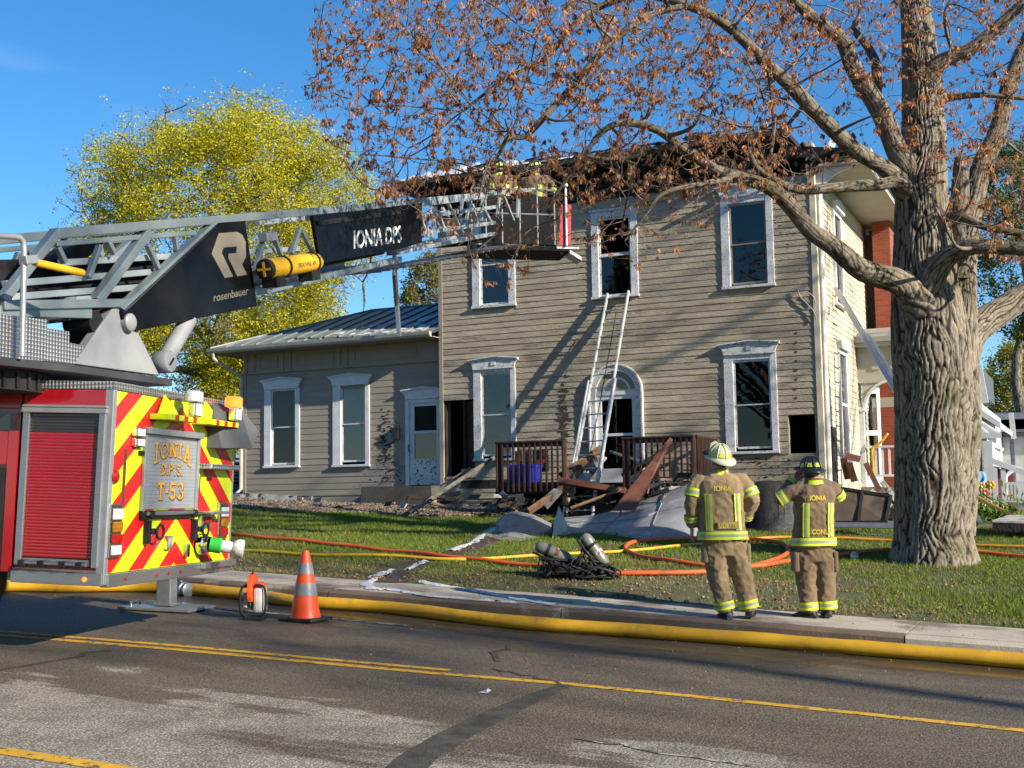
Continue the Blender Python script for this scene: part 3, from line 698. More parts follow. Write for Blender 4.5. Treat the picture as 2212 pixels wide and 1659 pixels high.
# white corner downpipes, front right corner
wp = mat('white_pipe', (.62, .62, .60), .45, c2=(.5, .5, .48), scale=4)
mb = MB(); mb.tube([(SX+.12, HY+.18, ZT-.25), (SX+.10, HY+.16, ZT-.6), (SX+.09, HY+.15, 1.0)], .055, 8); mb.build('downspout', wp, house, smooth=True)
mb = MB(); mb.tube([(SX+.12, sy1+.02, ZT+.1), (SX+.12, sy1, 5.2)], .06, 8); mb.build('downspout', mat('grey_pipe', (.16,.15,.14), .5, c2=(.22,.2,.18), scale=3), house, smooth=True)
# intact side eave: soffit, fascia, gutter
sof = mat('cream_soffit', (.42, .40, .34), .7, c2=(.36, .34, .28), scale=2)
se = 8.32
mb = MB(); mb.box(SX-.04, SX+1.05, HY+.10, my1-.3, se, se+.05); mb.box(SX-.14, SX-.01, HY+.14, my1, ZT+.1, mz-.12); sf = mb.build('soffit', sof, house)
mb = MB(); mb.box(SX+.98, SX+1.06, HY+.10, my1-.3, se+.052, se+.24); mb.box(SX+1.065, SX+1.17, HY+.15, my1-.3, se+.12, se+.26); mb.build('fascia', white, sf)
mb = MB(); mb.prism([(SX-.6, HY+.12, se+.245), (SX+1.1, HY+.12, se+.245), (SX-.6, HY+.12, mz-.14)], (0, my1-HY-.6, 0)); mb.build('side_roof', roof_char, sf)
mb = MB(); r = np.random.default_rng(44)      # ragged charred stubs where the front return burnt away
for i in range(26):
    p = V3((SX+r.uniform(-1.3, .95), HY+r.uniform(-.35, .35), se+r.uniform(-.15, .6))); mb.beam(p, p+V3((r.normal()*.22, r.normal()*.22, r.normal()*.12)), r.uniform(.03, .12), r.uniform(.015, .05), (0, 1, .3))
mb.build('charred_stub', char, sf)['kind'] = 'stuff'
for yb in (HY+.25,):      # curved eave bracket
    mb = MB(); pts = [(SX+.02, se-.75), (SX+.02, se-.01), (SX+.8, se-.01)]+[(SX+.8-.7*math.sin(t), se-.72+.66*math.cos(t)) for t in np.linspace(.15, 1.5, 8)]
    mb.prism([(x, yb, z) for x, z in pts], (0, .09, 0)); mb.build('eave_bracket', white, sf)
mb = MB(); r = np.random.default_rng(4)
for k in range(2):
    p = V3((SX+.25+.3*k, HY+.7+k*.9, mz-.25)); mb.beam(p, p+V3((.12, .3, .62-.2*k)), .14, .03, (0,1,0))
mb.build('broken_board', white, sf)
# chimney and brick rear wall
ch0, ch1 = on_y(1886, 560, 31)[0], on_y(1924, 560, 31)[0]
mb = MB(); mb.box(ch0, ch1, 31, 31.9, 1.0, 8.31); cb = mb.build('chimney', brick, house)
mb = MB(); mb.box(SX-.05, SX+.25, sy1+.02, sy1+.2, 1, ZT); mb.build('corner_board', sof, house)

# ================================================================== LETTERING
def lettering(name, s, m, parent, org, ux, uy, nrm, lift=.003, bold=0.0, warp=None, space=1.0):
    v, f = TEXTS[(s, round(bold, 3))]; v = v.copy()
    if warp: v = np.array([warp(x, y) for x, y in v])
    org, ux, uy, nrm = map(V3, (org, ux, uy, nrm)); mb = MB()
    mb.add([org+ux*x+uy*y+nrm*lift for x, y in v], f); o = mb.build(name, m, parent); return o
def slab_lettering(name, s, m, parent, org, ux, uy, nrm, lift=.003, warp=None, stroke=.24, out=None):
    # western slab-serif capitals drawn as polygons, each letter in a unit box
    t = stroke
    def bar(x0, y0, x1, y1): return [(x0,y0),(x1,y0),(x1,y1),(x0,y1)]
    def ringc(x0, y0, x1, y1, n=14):
        cx, cy = (x0+x1)/2, (y0+y1)/2; O = []
        for i in range(n):
            a, b = 2*math.pi*i/n, 2*math.pi*(i+1)/n
            rx, ry = (x1-x0)/2, (y1-y0)/2; qx, qy = rx-t*.9, ry-t*.55
            O.append([(cx+math.cos(a)*rx, cy+math.sin(a)*ry), (cx+math.cos(b)*rx, cy+math.sin(b)*ry), (cx+math.cos(b)*qx, cy+math.sin(b)*qy), (cx+math.cos(a)*qx, cy+math.sin(a)*qy)])
        return O
    def arcs(cx, cy, rx, ry, a0, a1, th, n=8):
        O = []
        for i in range(n):
            a, b = a0+(a1-a0)*i/n, a0+(a1-a0)*(i+1)/n
            O.append([(cx+math.cos(a)*rx, cy+math.sin(a)*ry), (cx+math.cos(b)*rx, cy+math.sin(b)*ry), (cx+math.cos(b)*(rx-th), cy+math.sin(b)*(ry-th*.7)), (cx+math.cos(a)*(rx-th), cy+math.sin(a)*(ry-th*.7))])
        return O
    sf = .11
    G = {'I': [bar(.35,0,.65,1), bar(.12,0,.88,sf), bar(.12,1-sf,.88,1)],
         'O': ringc(.02, 0, .98, 1),
         'N': [bar(.08,0,.28,1), bar(.72,0,.92,1), [(.08,1),(.34,1),(.92,0),(.66,0)], bar(0,0,.38,sf), bar(0,1-sf,.2,1), bar(.62,1-sf,1,1)],
         'A': [[(.40,1),(.62,1),(.30,0),(.10,0)], [(.38,1),(.62,1),(.94,0),(.68,0)], bar(.26,.26,.74,.38), bar(0,0,.40,sf), bar(.60,0,1,sf)],
         'T': [bar(.36,0,.64,1), bar(0,1-.17,1,1), bar(0,.68,.13,1), bar(.87,.68,1,1), bar(.2,0,.8,sf)],
         '-': [bar(.05,.38,.95,.54)],
         'D': [bar(.05,0,.28,1)]+arcs(.30, .5, .66, .5, -math.pi/2, math.pi/2, .24),
         'P': [bar(.05,0,.28,1)]+arcs(.36, .72, .58, .28, -math.pi/2, math.pi/2, .22)+[bar(.28,.86,.4,1), bar(.28,.44,.4,.58)],
         'S': arcs(.5,.74,.46,.26,.2,math.pi*1.5,.2)+arcs(.5,.26,.46,.26,math.pi*.5,-math.pi*.8,.2),
         '5': [bar(.1,.55,.3,1), bar(.1,.84,.9,1)]+arcs(.45,.33,.50,.33,math.pi*.75,-math.pi*.85,.23),
         '3': arcs(.45,.74,.46,.26,math.pi*.85,-math.pi*.5,.21)+arcs(.45,.28,.50,.28,math.pi*.5,-math.pi*.85,.21),
         '.': [bar(.3,0,.7,.16)], ' ': []}
    wid = {'I': .62, '-': .45, '.': .38, ' ': .4}
    tot = sum(wid.get(c, 1) for c in s)+.10*(len(s)-1); x = 0; mb = MB(); org, ux, uy, nrm = map(V3, (org, ux, uy, nrm))
    for c in s:
        w_ = wid.get(c, 1)
        for k, pl in enumerate(G[c]):
            pts = []
            # subdivide edges so that a warp bends the letter
            for i in range(len(pl)):
                a, b = np.array(pl[i]), np.array(pl[(i+1) % len(pl)])
                for q in (0, .5): pts.append(a+(b-a)*q)
            P = []
            for (a, b) in pts:
                X, Yy = (x+a*w_)/tot, b
                if warp: X, Yy = warp(X, Yy)
                P.append(org+ux*X+uy*Yy+nrm*(lift+.0004*k))
            mb.poly(P)
        x += w_+.10
    return mb.build(name, m, parent)

# ================================================================== LADDER TRUCK
red_p = mat('fire_engine_red', (.33, .004, .012), .16, coat=.7, c2=(.29, .004, .010), scale=2)
blk_p = mat('gloss_black_panel', (.004, .004, .005), .22, coat=.0, spec=.12, c2=(.010, .010, .010), scale=2)
blk = mat('matt_black', (.010, .010, .011), .65, spec=.2, c2=(.025, .025, .025), scale=6, bump=.1)
alu = mat('brushed_aluminium', (.55, .56, .57), .32, .9, c2=(.46, .47, .48), scale=10, stretch=(1,1,12))
alu_g = mat('dull_aluminium_extrusion', (.42, .43, .44), .45, .6, c2=(.34, .35, .36), scale=6)
chev_y = mat('fluorescent_yellow_sheeting', (.62, .74, .01), .4, c2=(.56, .68, .01), scale=3, coat=.2)
chev_r = mat('red_reflective_sheeting', (.62, .012, .012), .4, c2=(.52, .01, .01), scale=3, coat=.2)
chrome = mat('chrome', (.75, .76, .77), .12, 1.0, c2=(.65, .66, .67), scale=8)
lens_c = mat('clear_lamp_lens', (.72, .74, .76), .12, c2=(.45, .46, .48), scale=40, spec=.8)
lens_r = mat('red_lamp_lens', (.38, .008, .008), .15, c2=(.25, .005, .005), scale=30, spec=.8)
lens_a = mat('amber_lamp_lens', (.42, .17, .01), .2, c2=(.15, .07, .01), scale=30)
beacon = mat('lit_amber_beacon', (1.0, .14, .015), .2, emit=1.6)
gold = mat('gold_leaf_lettering', (.72, .36, .04), .4, .0, c2=(.55, .25, .03), scale=12)
dark_l = mat('dark_letter_shadow', (.07, .03, .015), .6, c2=(.09,.04,.02), scale=8)
boom_m = mat('blue_grey_ladder_paint', (.23, .27, .28), .35, .35, c2=(.19, .225, .235), scale=3, bump=.05)
boom_l = mat('pale_ladder_paint', (.38, .42, .43), .4, .3, c2=(.32, .36, .37), scale=3)
grey_p = mat('grey_machine_paint', (.27, .275, .28), .45, c2=(.23, .235, .24), scale=3, bump=.06)
def diamond_plate():
    m = bpy.data.materials.new('diamond_tread_plate'); m.use_nodes = True; N, L, b = nodes_of(m)
    b.inputs['Base Color'].default_value = (.50, .50, .49, 1); b.inputs['Metallic'].default_value = .85; b.inputs['Roughness'].default_value = .36
    tc = N.new('ShaderNodeTexCoord'); sep = N.new('ShaderNodeSeparateXYZ'); L.new(tc.outputs['Object'], sep.inputs[0])
    def mth(op, x, y=None):
        k = N.new('ShaderNodeMath'); k.operation = op
        for i, q in enumerate((x, y)):
            if q is None: continue
            if isinstance(q, (int, float)): k.inputs[i].default_value = q
            else: L.new(q, k.inputs[i])
        return k.outputs[0]
    u = mth('MULTIPLY', mth('ADD', mth('MULTIPLY', sep.outputs['X'], .8), sep.outputs['Y']), 95); v_ = mth('MULTIPLY', sep.outputs['Z'], 95)
    h = mth('MULTIPLY', mth('SINE', mth('ADD', u, v_)), mth('SINE', mth('SUBTRACT', u, v_)))
    bp = N.new('ShaderNodeBump'); bp.inputs['Strength'].default_value = .8; bp.inputs['Distance'].default_value = .006; L.new(h, bp.inputs['Height']); L.new(bp.outputs[0], b.inputs['Normal'])
    r = N.new('ShaderNodeMapRange'); r.inputs[1].default_value = -1; r.inputs[2].default_value = 1; r.inputs[3].default_value = .22; r.inputs[4].default_value = .5; L.new(h, r.inputs[0]); L.new(r.outputs[0], b.inputs['Roughness'])
    cr = N.new('ShaderNodeMix'); cr.data_type = 'RGBA'; cr.inputs['A'].default_value = (.34,.34,.33,1); cr.inputs['B'].default_value = (.62,.62,.60,1); rg = N.new('ShaderNodeMapRange'); rg.inputs[1].default_value = -1; L.new(h, rg.inputs[0]); L.new(rg.outputs[0], cr.inputs['Factor']); L.new(cr.outputs['Result'], b.inputs['Base Color'])
    return m
dplate = diamond_plate()

TYAW = math.radians(14.0)
tA = at_d(221, 1240, 9.9)                                          # near bottom corner of the tail panel
er = V3((math.cos(TYAW), math.sin(TYAW), 0)); er = unit(er+V3((0, 0, GRADE*er[0]*.98)))   # towards the tail
ul = V3((-math.sin(TYAW), math.cos(TYAW), 0))                      # across, away from the camera
vt = unit(np.cross(er, ul)); vt = vt if vt[2] > 0 else -vt         # up
truck = thing('ladder_truck', 'red ladder truck with red and yellow chevron tail and raised grey aerial ladder', 'fire truck', (tA[0]-2, tA[1]+1.2, GRADE*tA[0]+.1))
TW = 2.42
def R_(s, t, o=0.0): return tA+ul*s+vt*t+er*o                      # tail coordinates: across, up, out
def S_(a, t, o=0.0): return tA-er*a+vt*t-ul*o                      # side coordinates: forward, up, out
def rear_px(px, py, o=0.0):
    q = on_plane(px, py, R_(0, 0, o), er)-tA; return q@ul, q@vt
def side_px(px, py, o=0.0):
    q = on_plane(px, py, S_(0, 0, o), ul)-tA; return -(q@er), q@vt
TH = rear_px(234, 838)[1]
RC = lambda x, y: rear_px(219.4+x/3.5567, 795.4+y/3.5567)           # zoomed tail crop -> tail coordinates
# core body
LEN = 7.5
mb = MB(); mb.obox(R_(.03, .02, -.01), ul*(TW-.06), -er*LEN, vt*(TH-.04)); body = mb.build('body', red_p, truck)
# tail skin
mb = MB(); mb.obox(R_(.055, 0, -.008), ul*(TW-.07), er*.012, vt*TH); tail = mb.build('tail_panel', chev_y, truck)
def clip(poly, inside, inter):
    out = []
    for i in range(len(poly)):
        a, b = poly[i], poly[(i+1) % len(poly)]; ia, ib = inside(a), inside(b)
        if ia: out.append(a)
        if ia != ib: out.append(inter(a, b))
    return out
def clip_rect(poly, x0, x1, y0, y1):
    for ax, v, sg in ((0, x0, 1), (0, x1, -1), (1, y0, 1), (1, y1, -1)):
        if not poly: return poly
        f = lambda p, q: tuple(np.array(p)+(np.array(q)-np.array(p))*((v-p[ax])/(q[ax]-p[ax])))
        poly = clip(poly, lambda p: (p[ax]-v)*sg >= 0, f)
    return poly
slope = .76; per = .405
ctr = TW/2+.02; c0 = RC(30, 440)[1]                                 # lower edge of a red band at the near edge
for side in (-1, 1):
    for k in range(-8, 6):
        lo = c0+k*per-.03
        if side < 0: x0, x1 = .058, ctr; f = lambda x: lo+slope*(x-.06)
        else: x0, x1 = ctr, TW-.018; f = lambda x: lo+slope*(ctr-.06)-slope*(x-ctr)
        pl = clip_rect([(x0, f(x0)), (x1, f(x1)), (x1, f(x1)+per*.47), (x0, f(x0)+per*.47)], x0, x1, .004, TH-.004)
        if len(pl) > 2:
            mb = MB(); pts = [R_(s, t, .0065) for s, t in pl]; mb.poly(pts); mb.build('chevron_stripe', chev_r, tail)
# corner extrusions, sill rail, tread-plate cap
mb = MB(); mb.obox(R_(-.005, -.09, -.06), ul*.06, er*.075, vt*(TH+.09)); mb.build('corner_post', alu_g, truck, bevel=.006)
mb = MB(); mb.obox(R_(TW-.02, -.05, -.06), ul*.025, er*.075, vt*(TH+.05)); mb.build('corner_post', alu_g, truck, bevel=.006)
mb = MB(); mb.obox(R_(.056, -.115, -.05), ul*(TW-.05), er*.075, vt*.11); mb.obox(R_(TW*.72, -.06, .026), ul*(TW*.29), er*.05, vt*.06); mb.build('tail_sill', alu, truck, bevel=.006)
for s in (.33, .88, 1.10, 1.33, 2.1):
    mb = MB(); mb.lathe(R_(s, -.06, .026 if s < 1.7 else .078), er, [(.016, 0), (.016, .006), (.008, .009)], 10); mb.build('marker_lamp', lens_r, truck)
mb = MB(); mb.obox(R_(-.01, TH-.005, -LEN), ul*(TW+.02), er*(LEN+.02), vt*.065); mb.build('tread_plate_edge', dplate, truck)
# near side: cabinet with roller shutter
def sx(px, py): return side_px(px, py)
pan_top = [S_(a, TH-.235, .002) for a in (0, 1)]
SH = TH
a0, a1 = .17, 1.02     # shutter opening
a0 = sx(205, 1100)[0]; a1 = sx(54, 1100)[0]
zt_, zb_ = sx(130, 892)[1], sx(130, 1205)[1]
mb = MB(); mb.obox(S_(.05, zt_+.03, -.02), -er*(a1+.02), -ul*.026, vt*(SH-zt_-.04)); mb.build('upper_side_panel', red_p, truck, bevel=.008)
mb = MB(); mb.obox(S_(a1+.09, zt_+.03, -.02), -er*2.2, -ul*.024, vt*(SH-zt_-.04)); mb.build('upper_side_panel', red_p, truck, bevel=.008)
dk_s = mat('charcoal_stripe', (.02, .02, .022), .2, coat=.6)
zs0 = sx(130, 935)[1]
shut = MB(); shut.obox(S_(a0, zb_, -.02), -er*(a1-a0), -ul*.004, vt*(zt_-zb_)); shut = shut.build('roller_shutter', red_p, truck)
nsl = 44
for i in range(nsl):
    z0_ = zb_+(zt_-zb_)*i/nsl; h_ = (zt_-zb_)/nsl
    mb = MB(); pr = [S_(a0, z0_+.001, -.016), S_(a0, z0_+.003, -.0115), S_(a0, z0_+h_*.5, -.011), S_(a0, z0_+h_-.003, -.0115), S_(a0, z0_+h_-.001, -.016)]
    mb.prism(pr, -er*(a1-a0)); mb.build('slat', dk_s if z0_ > zs0 else red_p, shut)
mb = MB()
mb.obox(S_(a0-.055, zb_-.07, -.01), -er*.055, -ul*.03, vt*(zt_-zb_+.09)); mb.obox(S_(a1, zb_-.07, -.01), -er*.06, -ul*.03, vt*(zt_-zb_+.09)); mb.build('shutter_track', alu, truck, bevel=.005)
mb = MB(); mb.obox(S_(a0-.07, zt_, -.0), -er*(a1-a0+.14), -ul*.035, vt*.04); mb.obox(S_(a0-.07, zt_+.045, 0), -er*(a1-a0+.14), -ul*.03, vt*.02); mb.build('drip_rail', alu_g, truck, bevel=.005)
mb = MB(); mb.tube([S_(a0+.02, zb_-.045, .05), S_(a1-.02, zb_-.045, .05)], .016, 10); mb.obox(S_(a0+.02, zb_-.06, -.01), -er*(a1-a0-.04), -ul*.03, vt*.05); mb.build('lift_bar', alu, shut, smooth=True)
for q in (.08, .32, .62, .9):
    mb = MB(); aa = a0+(a1-a0)*q; mb.obox(S_(aa, zb_-.075, .0), -er*.06, -ul*.07, vt*.05); mb.build('bar_clamp', blk, shut, bevel=.006)
mb = MB(); mb.obox(S_(0, -.10, -.02), -er*(a1+.09), -ul*.03, vt*.10); mb.build('side_sill', alu, truck, bevel=.005)
mb = MB(); mb.lathe(S_(.15, -.05, .011), -ul, [(.02, 0), (.02, .006), (.012, .012)], 10); mb.build('marker_lamp', beacon, truck)
# forward of the cabinet: red bulkhead, black wheel arch, tyre
mb = MB(); mb.obox(S_(a1+.09, -.02, -.02), -er*.10, -ul*.026, vt*(zt_+.02)); mb.build('wheel_arch_panel', red_p, truck, bevel=.008)
zr = sx(20, 1005)[1]; zq = sx(20, 930)[1]; zq2 = sx(20, 885)[1]
mb = MB(); mb.obox(S_(a1+.19, zr, -.02), -er*2.2, -ul*.024, vt*(zq-zr)); mb.build('side_panel', red_p, truck, bevel=.008)
mb = MB(); mb.obox(S_(a1+.09, zq, -.018), -er*2.3, -ul*.024, vt*(zt_-zq)); mb.build('charcoal_band', dk_s, truck)
mb = MB(); mb.obox(S_(a1+.19, -.02, -.012), -er*1.6, -ul*.012, vt*(zr+.0)); mb.build('wheel_well', blk, truck)
mb = MB(); wc = S_(a1+.86, -.06, -.22); mb.lathe(wc, -ul, [(.30, -.16), (.50, -.15), (.53, -.1), (.53, .08), (.50, .13), (.32, .14), (.28, .05), (.1, .05)], 28); tyre = mb.build('wheel', mat('tyre_rubber', (.016,.016,.017), .8, c2=(.03,.028,.026), scale=9, bump=.3), truck, smooth=True)
mb = MB(); mb.lathe(wc, -ul, [(.27, .02), (.25, .07), (.12, .08), (.1, .13), (.0, .13)], 20); mb.build('rim', alu, tyre, smooth=True)
# tail details
def rbox(name, x0, y0, x1, y1, th, m, parent=truck, bev=.006, base=.006):
    s0, t0 = RC(x0, y1); s1, t1 = RC(x1, y0)
    mb = MB(); mb.obox(R_(s0, t0, base), ul*(s1-s0), er*th, vt*(t1-t0)); return mb.build(name, m, parent, bevel=bev)
# rear roller door: parallelogram corrected through the tail plane
(d_l, d_t), (d_r, d_b) = RC(322, 470), RC(700, 1080)
d_t2 = RC(735, 510)[1]; d_b = RC(310, 1085)[1]; d_r = RC(715, 800)[0]; d_l = RC(312, 800)[0]; d_t = (RC(330, 500)[1]+RC(735, 545)[1])/2
silver = mat('silver_door_slats', (.40, .42, .44), .42, .4, c2=(.36, .38, .40), scale=4)
mb = MB(); mb.obox(R_(d_l, d_b, .007), ul*(d_r-d_l), er*.006, vt*(d_t-d_b)); rdoor = mb.build('tail_roller_door', silver, truck)
ns = 20
for i in range(ns):
    z0_ = d_b+(d_t-d_b)*i/ns; h_ = (d_t-d_b)/ns
    mb = MB(); mb.prism([R_(d_l+.02, z0_+.001, .012), R_(d_l+.02, z0_+.003, .017), R_(d_l+.02, z0_+h_-.003, .017), R_(d_l+.02, z0_+h_-.001, .012)], ul*(d_r-d_l-.04)); mb.build('slat', silver, rdoor)
mb = MB(); mb.obox(R_(d_l-.025, d_b-.03, .007), ul*.04, er*.03, vt*(d_t-d_b+.06)); mb.obox(R_(d_r-.015, d_b-.03, .007), ul*.04, er*.03, vt*(d_t-d_b+.06)); mb.obox(R_(d_l-.04, d_t, .007), ul*(d_r-d_l+.08), er*.06, vt*.055); mb.build('door_frame', alu_g, rdoor, bevel=.005)
mb = MB(); mb.obox(R_(d_l-.03, d_b-.085, .007), ul*(d_r-d_l+.06), er*.03, vt*.075); mb.build('door_sill', blk, rdoor, bevel=.005)
mb = MB(); mb.tube([R_(d_l+.03, d_b-.035, .055), R_(d_r-.03, d_b-.035, .055)], .018, 10); mb.build('lift_bar', alu, rdoor, smooth=True)
for f_ in (.06, .9): mb = MB(); mb.obox(R_(d_l+(d_r-d_l)*f_, d_b-.07, .035), ul*.05, er*.05, vt*.06); mb.build('bar_clamp', blk, rdoor, bevel=.005)
def arcw(x, y): k = (x-.5)*2; return x, 1-(1-y)*(.62+.42*k*k)-.02*k*k
W_ = d_r-d_l; H_ = d_t-d_b
for nm, s, (u0, u1, v0, v1), wp_ in (('lettering', 'IONIA', (.155, .865, .60, .905), arcw), ('lettering', 'D.P.S.', (.30, .715, .46, .62), None), ('lettering', 'T-53', (.245, .755, .125, .365), None)):
    for m_, dx, lf in ((dark_l, .012, .019), (gold, 0, .0205)):
        org = R_(d_l+W_*u0+dx, d_b+H_*v0-dx*.7, 0)
        slab_lettering(nm, s, m_, rdoor, org, ul*(W_*(u1-u0)), vt*(H_*(v1-v0)), er, lf, wp_, stroke=.2)
# upper compartment outlines
for (x0, y0, x1, y1) in ((165, 620, 170, 1050), (745, 830, 749, 1050)):
    rbox('panel_seam', x0, y0, x1, y1, .003, dark_l)
rbox('latch', 275, 635, 315, 668, .02, blk); rbox('latch', 800, 838, 832, 860, .02, blk)
# twin scene lamps, warning lamps, tail lamp clusters
for (x0, y0, x1, y1) in ((222, 460, 296, 526), (220, 538, 294, 602)):
    lo = rbox('scene_lamp', x0, y0, x1, y1, .05, chrome, truck, .012); rbox('lamp_lens', x0+8, y0+8, x1-8, y1-8, .008, lens_c, lo, .003, .056)
mb = MB(); s, t = RC(90, 832); mb.lathe(R_(s, t, .006), er, [(.055, 0), (.055, .02), (.04, .03)], 18); mb.build('round_reflector', lens_r, truck, smooth=True)
def cluster(xa, xb, ys, dy=0):
    s0 = RC(xa, (ys[0]+ys[-1])/2)[0]; s1 = RC(xb, (ys[0]+ys[-1])/2)[0]; t1 = RC((xa+xb)/2, ys[0]-28)[1]; t0 = RC((xa+xb)/2, ys[-1]+18)[1]
    mb = MB(); mb.obox(R_(s0-.02, t0, .006), ul*(s1-s0+.04), er*.03, vt*(t1-t0)); cl = mb.build('tail_lamp_cluster', chrome, truck, bevel=.01)
    for i, m_ in enumerate((lens_c, lens_a, lens_r, lens_c)[:len(ys)-1]):
        ta, tb = RC((xa+xb)/2, ys[i])[1], RC((xa+xb)/2, ys[i+1])[1]
        mb = MB(); mb.obox(R_(s0, tb+.008, .036), ul*(s1-s0), er*.022, vt*(ta-tb-.016)); mb.build('lamp', m_, cl, bevel=.008)
cluster(42, 116, (1070, 1170, 1265, 1352, 1440)); cluster(886, 938, (1060, 1145, 1220, 1290))
# folding steps on chain brackets with lamps above: two on the upper tail
for (x0, x1, yb, lx, ly) in ((362, 600, 365, 540, 180), (690, 905, 405, 860, 225)):
    s0, t0 = RC(x0, yb); s1, t1 = RC(x1, yb+8)
    mb = MB(); mb.obox(R_(s0, t0-.03, .006), ul*(s1-s0), er*.20, vt*.05); st = mb.build('folding_step', chev_y, truck, bevel=.006)
    for k in range(3):
        mb = MB(); a = s0+(s1-s0)*(.15+k*.3); mb.obox(R_(a, t0-.028, .2065), ul*.07, er*.002, vt*.046); mb.build('step_stripe', chev_r, st)
    mb = MB(); sl, tl = RC(lx, ly); mb.obox(R_(sl, tl-.22, .16), ul*.15, er*.07, vt*.13); lb = mb.build('work_lamp', chrome, st, bevel=.012)
    mb = MB(); mb.obox(R_(sl+.012, tl-.21, .23), ul*.126, er*.012, vt*.11); mb.build('lamp_lens', lens_c, lb, bevel=.004)
    mb = MB(); c = R_(sl+.05, tl-.09, .19); mb.lathe(c, vt, [(.06, 0), (.085, .01), (.085, .09), (.06, .105), (0, .11)], 18); mb.build('beacon', lens_c if lx == 540 else beacon, st, smooth=True)
    mb = MB(); mb.prism([R_(s0+.1, t0, .02), R_(s0+.22, t0+.2, .02), R_(s1-.02, t0+.02, .02)], er*.012); mb.build('step_gusset', chev_y, st)
# grey cover over the far corner
cov = mat('grey_vinyl_cover', (.075, .08, .09), .55, c2=(.055, .06, .065), scale=4, bump=.25, bscale=9)
mb = MB(); s0, t0 = RC(800, 610); s1, t1 = RC(985, 280)
mb.add([R_(s0, t0, .01), R_(s1, t0, .01), R_(s1+.02, t1, .01), R_(s0+.05, t1, .01), R_(s0+.02, t0, .16), R_(s1+.0, t0+.02, .26), R_(s1+.05, t1-.25, .30), R_(s1-.1, t1-.03, .15), R_(s0+.08, t1-.1, .12)],
       [(0,1,5,4), (1,2,6,5), (2,7,6), (2,3,8,7), (3,0,4,8), (4,5,6,7,8)])
mb.build('vinyl_cover', cov, truck)
rbox('tread_step', 735, 745, 962, 772, .14, dplate); 
# hose nozzle, hooks, chain grab on the lower tail
for (x, y) in ((370, 1255), (725, 1238)):
    s, t = RC(x, y); mb = MB(); mb.tube([R_(s+math.cos(a)*.062, t+math.sin(a)*.062, .10) for a in np.linspace(0, 6.283, 17)], .012, 6); rg = mb.build('tow_ring', blk, truck, smooth=True)
    mb = MB(); mb.obox(R_(s-.13, t-.10, .006), ul*.04, er*.06, vt*.2); mb.obox(R_(s-.10, t-.02, .03), ul*.08, er*.05, vt*.05); mb.build('ring_bracket', blk, rg, bevel=.006)
for (x0, y0, x1, y1) in ((470, 1285, 512, 1392), (622, 1350, 648, 1450)): rbox('grab_latch', x0, y0, x1, y1, .04, chrome)
rbox('socket_plate', 740, 1125, 825, 1225, .03, alu); rbox('socket_box', 760, 1140, 806, 1190, .05, lens_r)
rbox('hinged_cover', 725, 1095, 860, 1120, .16, alu)
s, t = RC(735, 1350); c = R_(s, t, .03)
mb = MB(); mb.lathe(c, er, [(.10, 0), (.10, .05), (.075, .06), (.075, .1)], 18); noz = mb.build('water_outlet', chrome, truck, smooth=True)
dirn = unit(er*.95+ul*.35-vt*.12)
mb = MB(); mb.lathe(c+er*.1, dirn, [(.07, 0), (.075, .10), (.06, .11)], 16); mb.build('green_band', mat('green_tape', (.03,.42,.05), .5, c2=(.02,.33,.04), scale=8), noz, smooth=True)
mb = MB(); mb.lathe(c+er*.1+dirn*.11, dirn, [(.055, 0), (.06, .06), (.05, .10), (.065, .11), (.088, .15), (.088, .20), (.05, .21)], 18); mb.build('nozzle', lens_c, noz, smooth=True)

# stabiliser leg with its pad
pad = road(360, 1316); top_t = 1.0
spv = thing('outrigger_pad', 'flat metal pad lying on the wet road under the truck jack', 'pad', tuple(pad))
mb = MB(); mb.obox(pad+V3((0,0,.008))-er*.42-ul*.32, er*.84, ul*.64, V3((0,0,.03))); mb.build('plate', galv, spv, bevel=.008)
mb = MB(); mb.tube([pad-er*.32-ul*.2+V3((0,0,.04)), pad-er*.32-ul*.2+V3((0,0,.08)), pad-er*.32+ul*.0+V3((0,0,.08)), pad-er*.32+V3((0,0,.04))], .012, 6); mb.build('carry_handle', chrome, spv)
mb = MB(); p0 = pad+V3((0,0,.042)); wj = .17
mb.obox(p0-er*wj/2-ul*wj/2, er*wj, ul*wj, V3((0,0,.62))); jk = mb.build('stabiliser_leg', galv, truck, bevel=.012)
mb = MB(); mb.obox(p0-er*.11-ul*.11+V3((0,0,.0)), er*.22, ul*.22, V3((0,0,.03))); mb.obox(p0-er*.105-ul*.105+V3((0,0,.33)), er*.21, ul*.21, V3((0,0,.45))); mb.build('leg_sleeve', galv, jk, bevel=.01)
mb = MB(); mb.obox(p0-er*.1-ul*1.7+V3((0,0,.60)), er*.2, ul*1.8, V3((0,0,.2))); mb.build('outrigger_beam', blk, truck)

# ================================================================== TURNTABLE AND AERIAL LADDER
Bv = at_d(268, 697, 11.6)                                            # heel pivot, near side
Be = at_d(1150, 528, 23.6)
bh = unit((Be-Bv)*V3((1,1,0))); bn = V3((bh[1], -bh[0], 0)); bn = bn if bn[0] > 0 else -bn   # horizontal run; towards the camera side
bd = unit(Be-Bv); bu = unit(np.cross(bn, bd)); bu = bu if bu[2] > 0 else -bu
BWID = .92
def B(px, py, o=0.0): return on_plane(px, py, Bv+bn*o, bn)
boom = thing('_', 'x', 'x'); bpy.data.objects.remove(boom)
ladder_part = MB(); 
def beamB(mb, p, q, w_, h_, o=0.0): mb.beam(B(*p, 0)+bn*o, B(*q, 0)+bn*o, w_, h_, bn)
def both(mb, p, q, w_, h_, o=0.0, far=True):
    beamB(mb, p, q, w_, h_, o)
    if far: beamB(mb, p, q, w_, h_, o-BWID)
bm = MB()
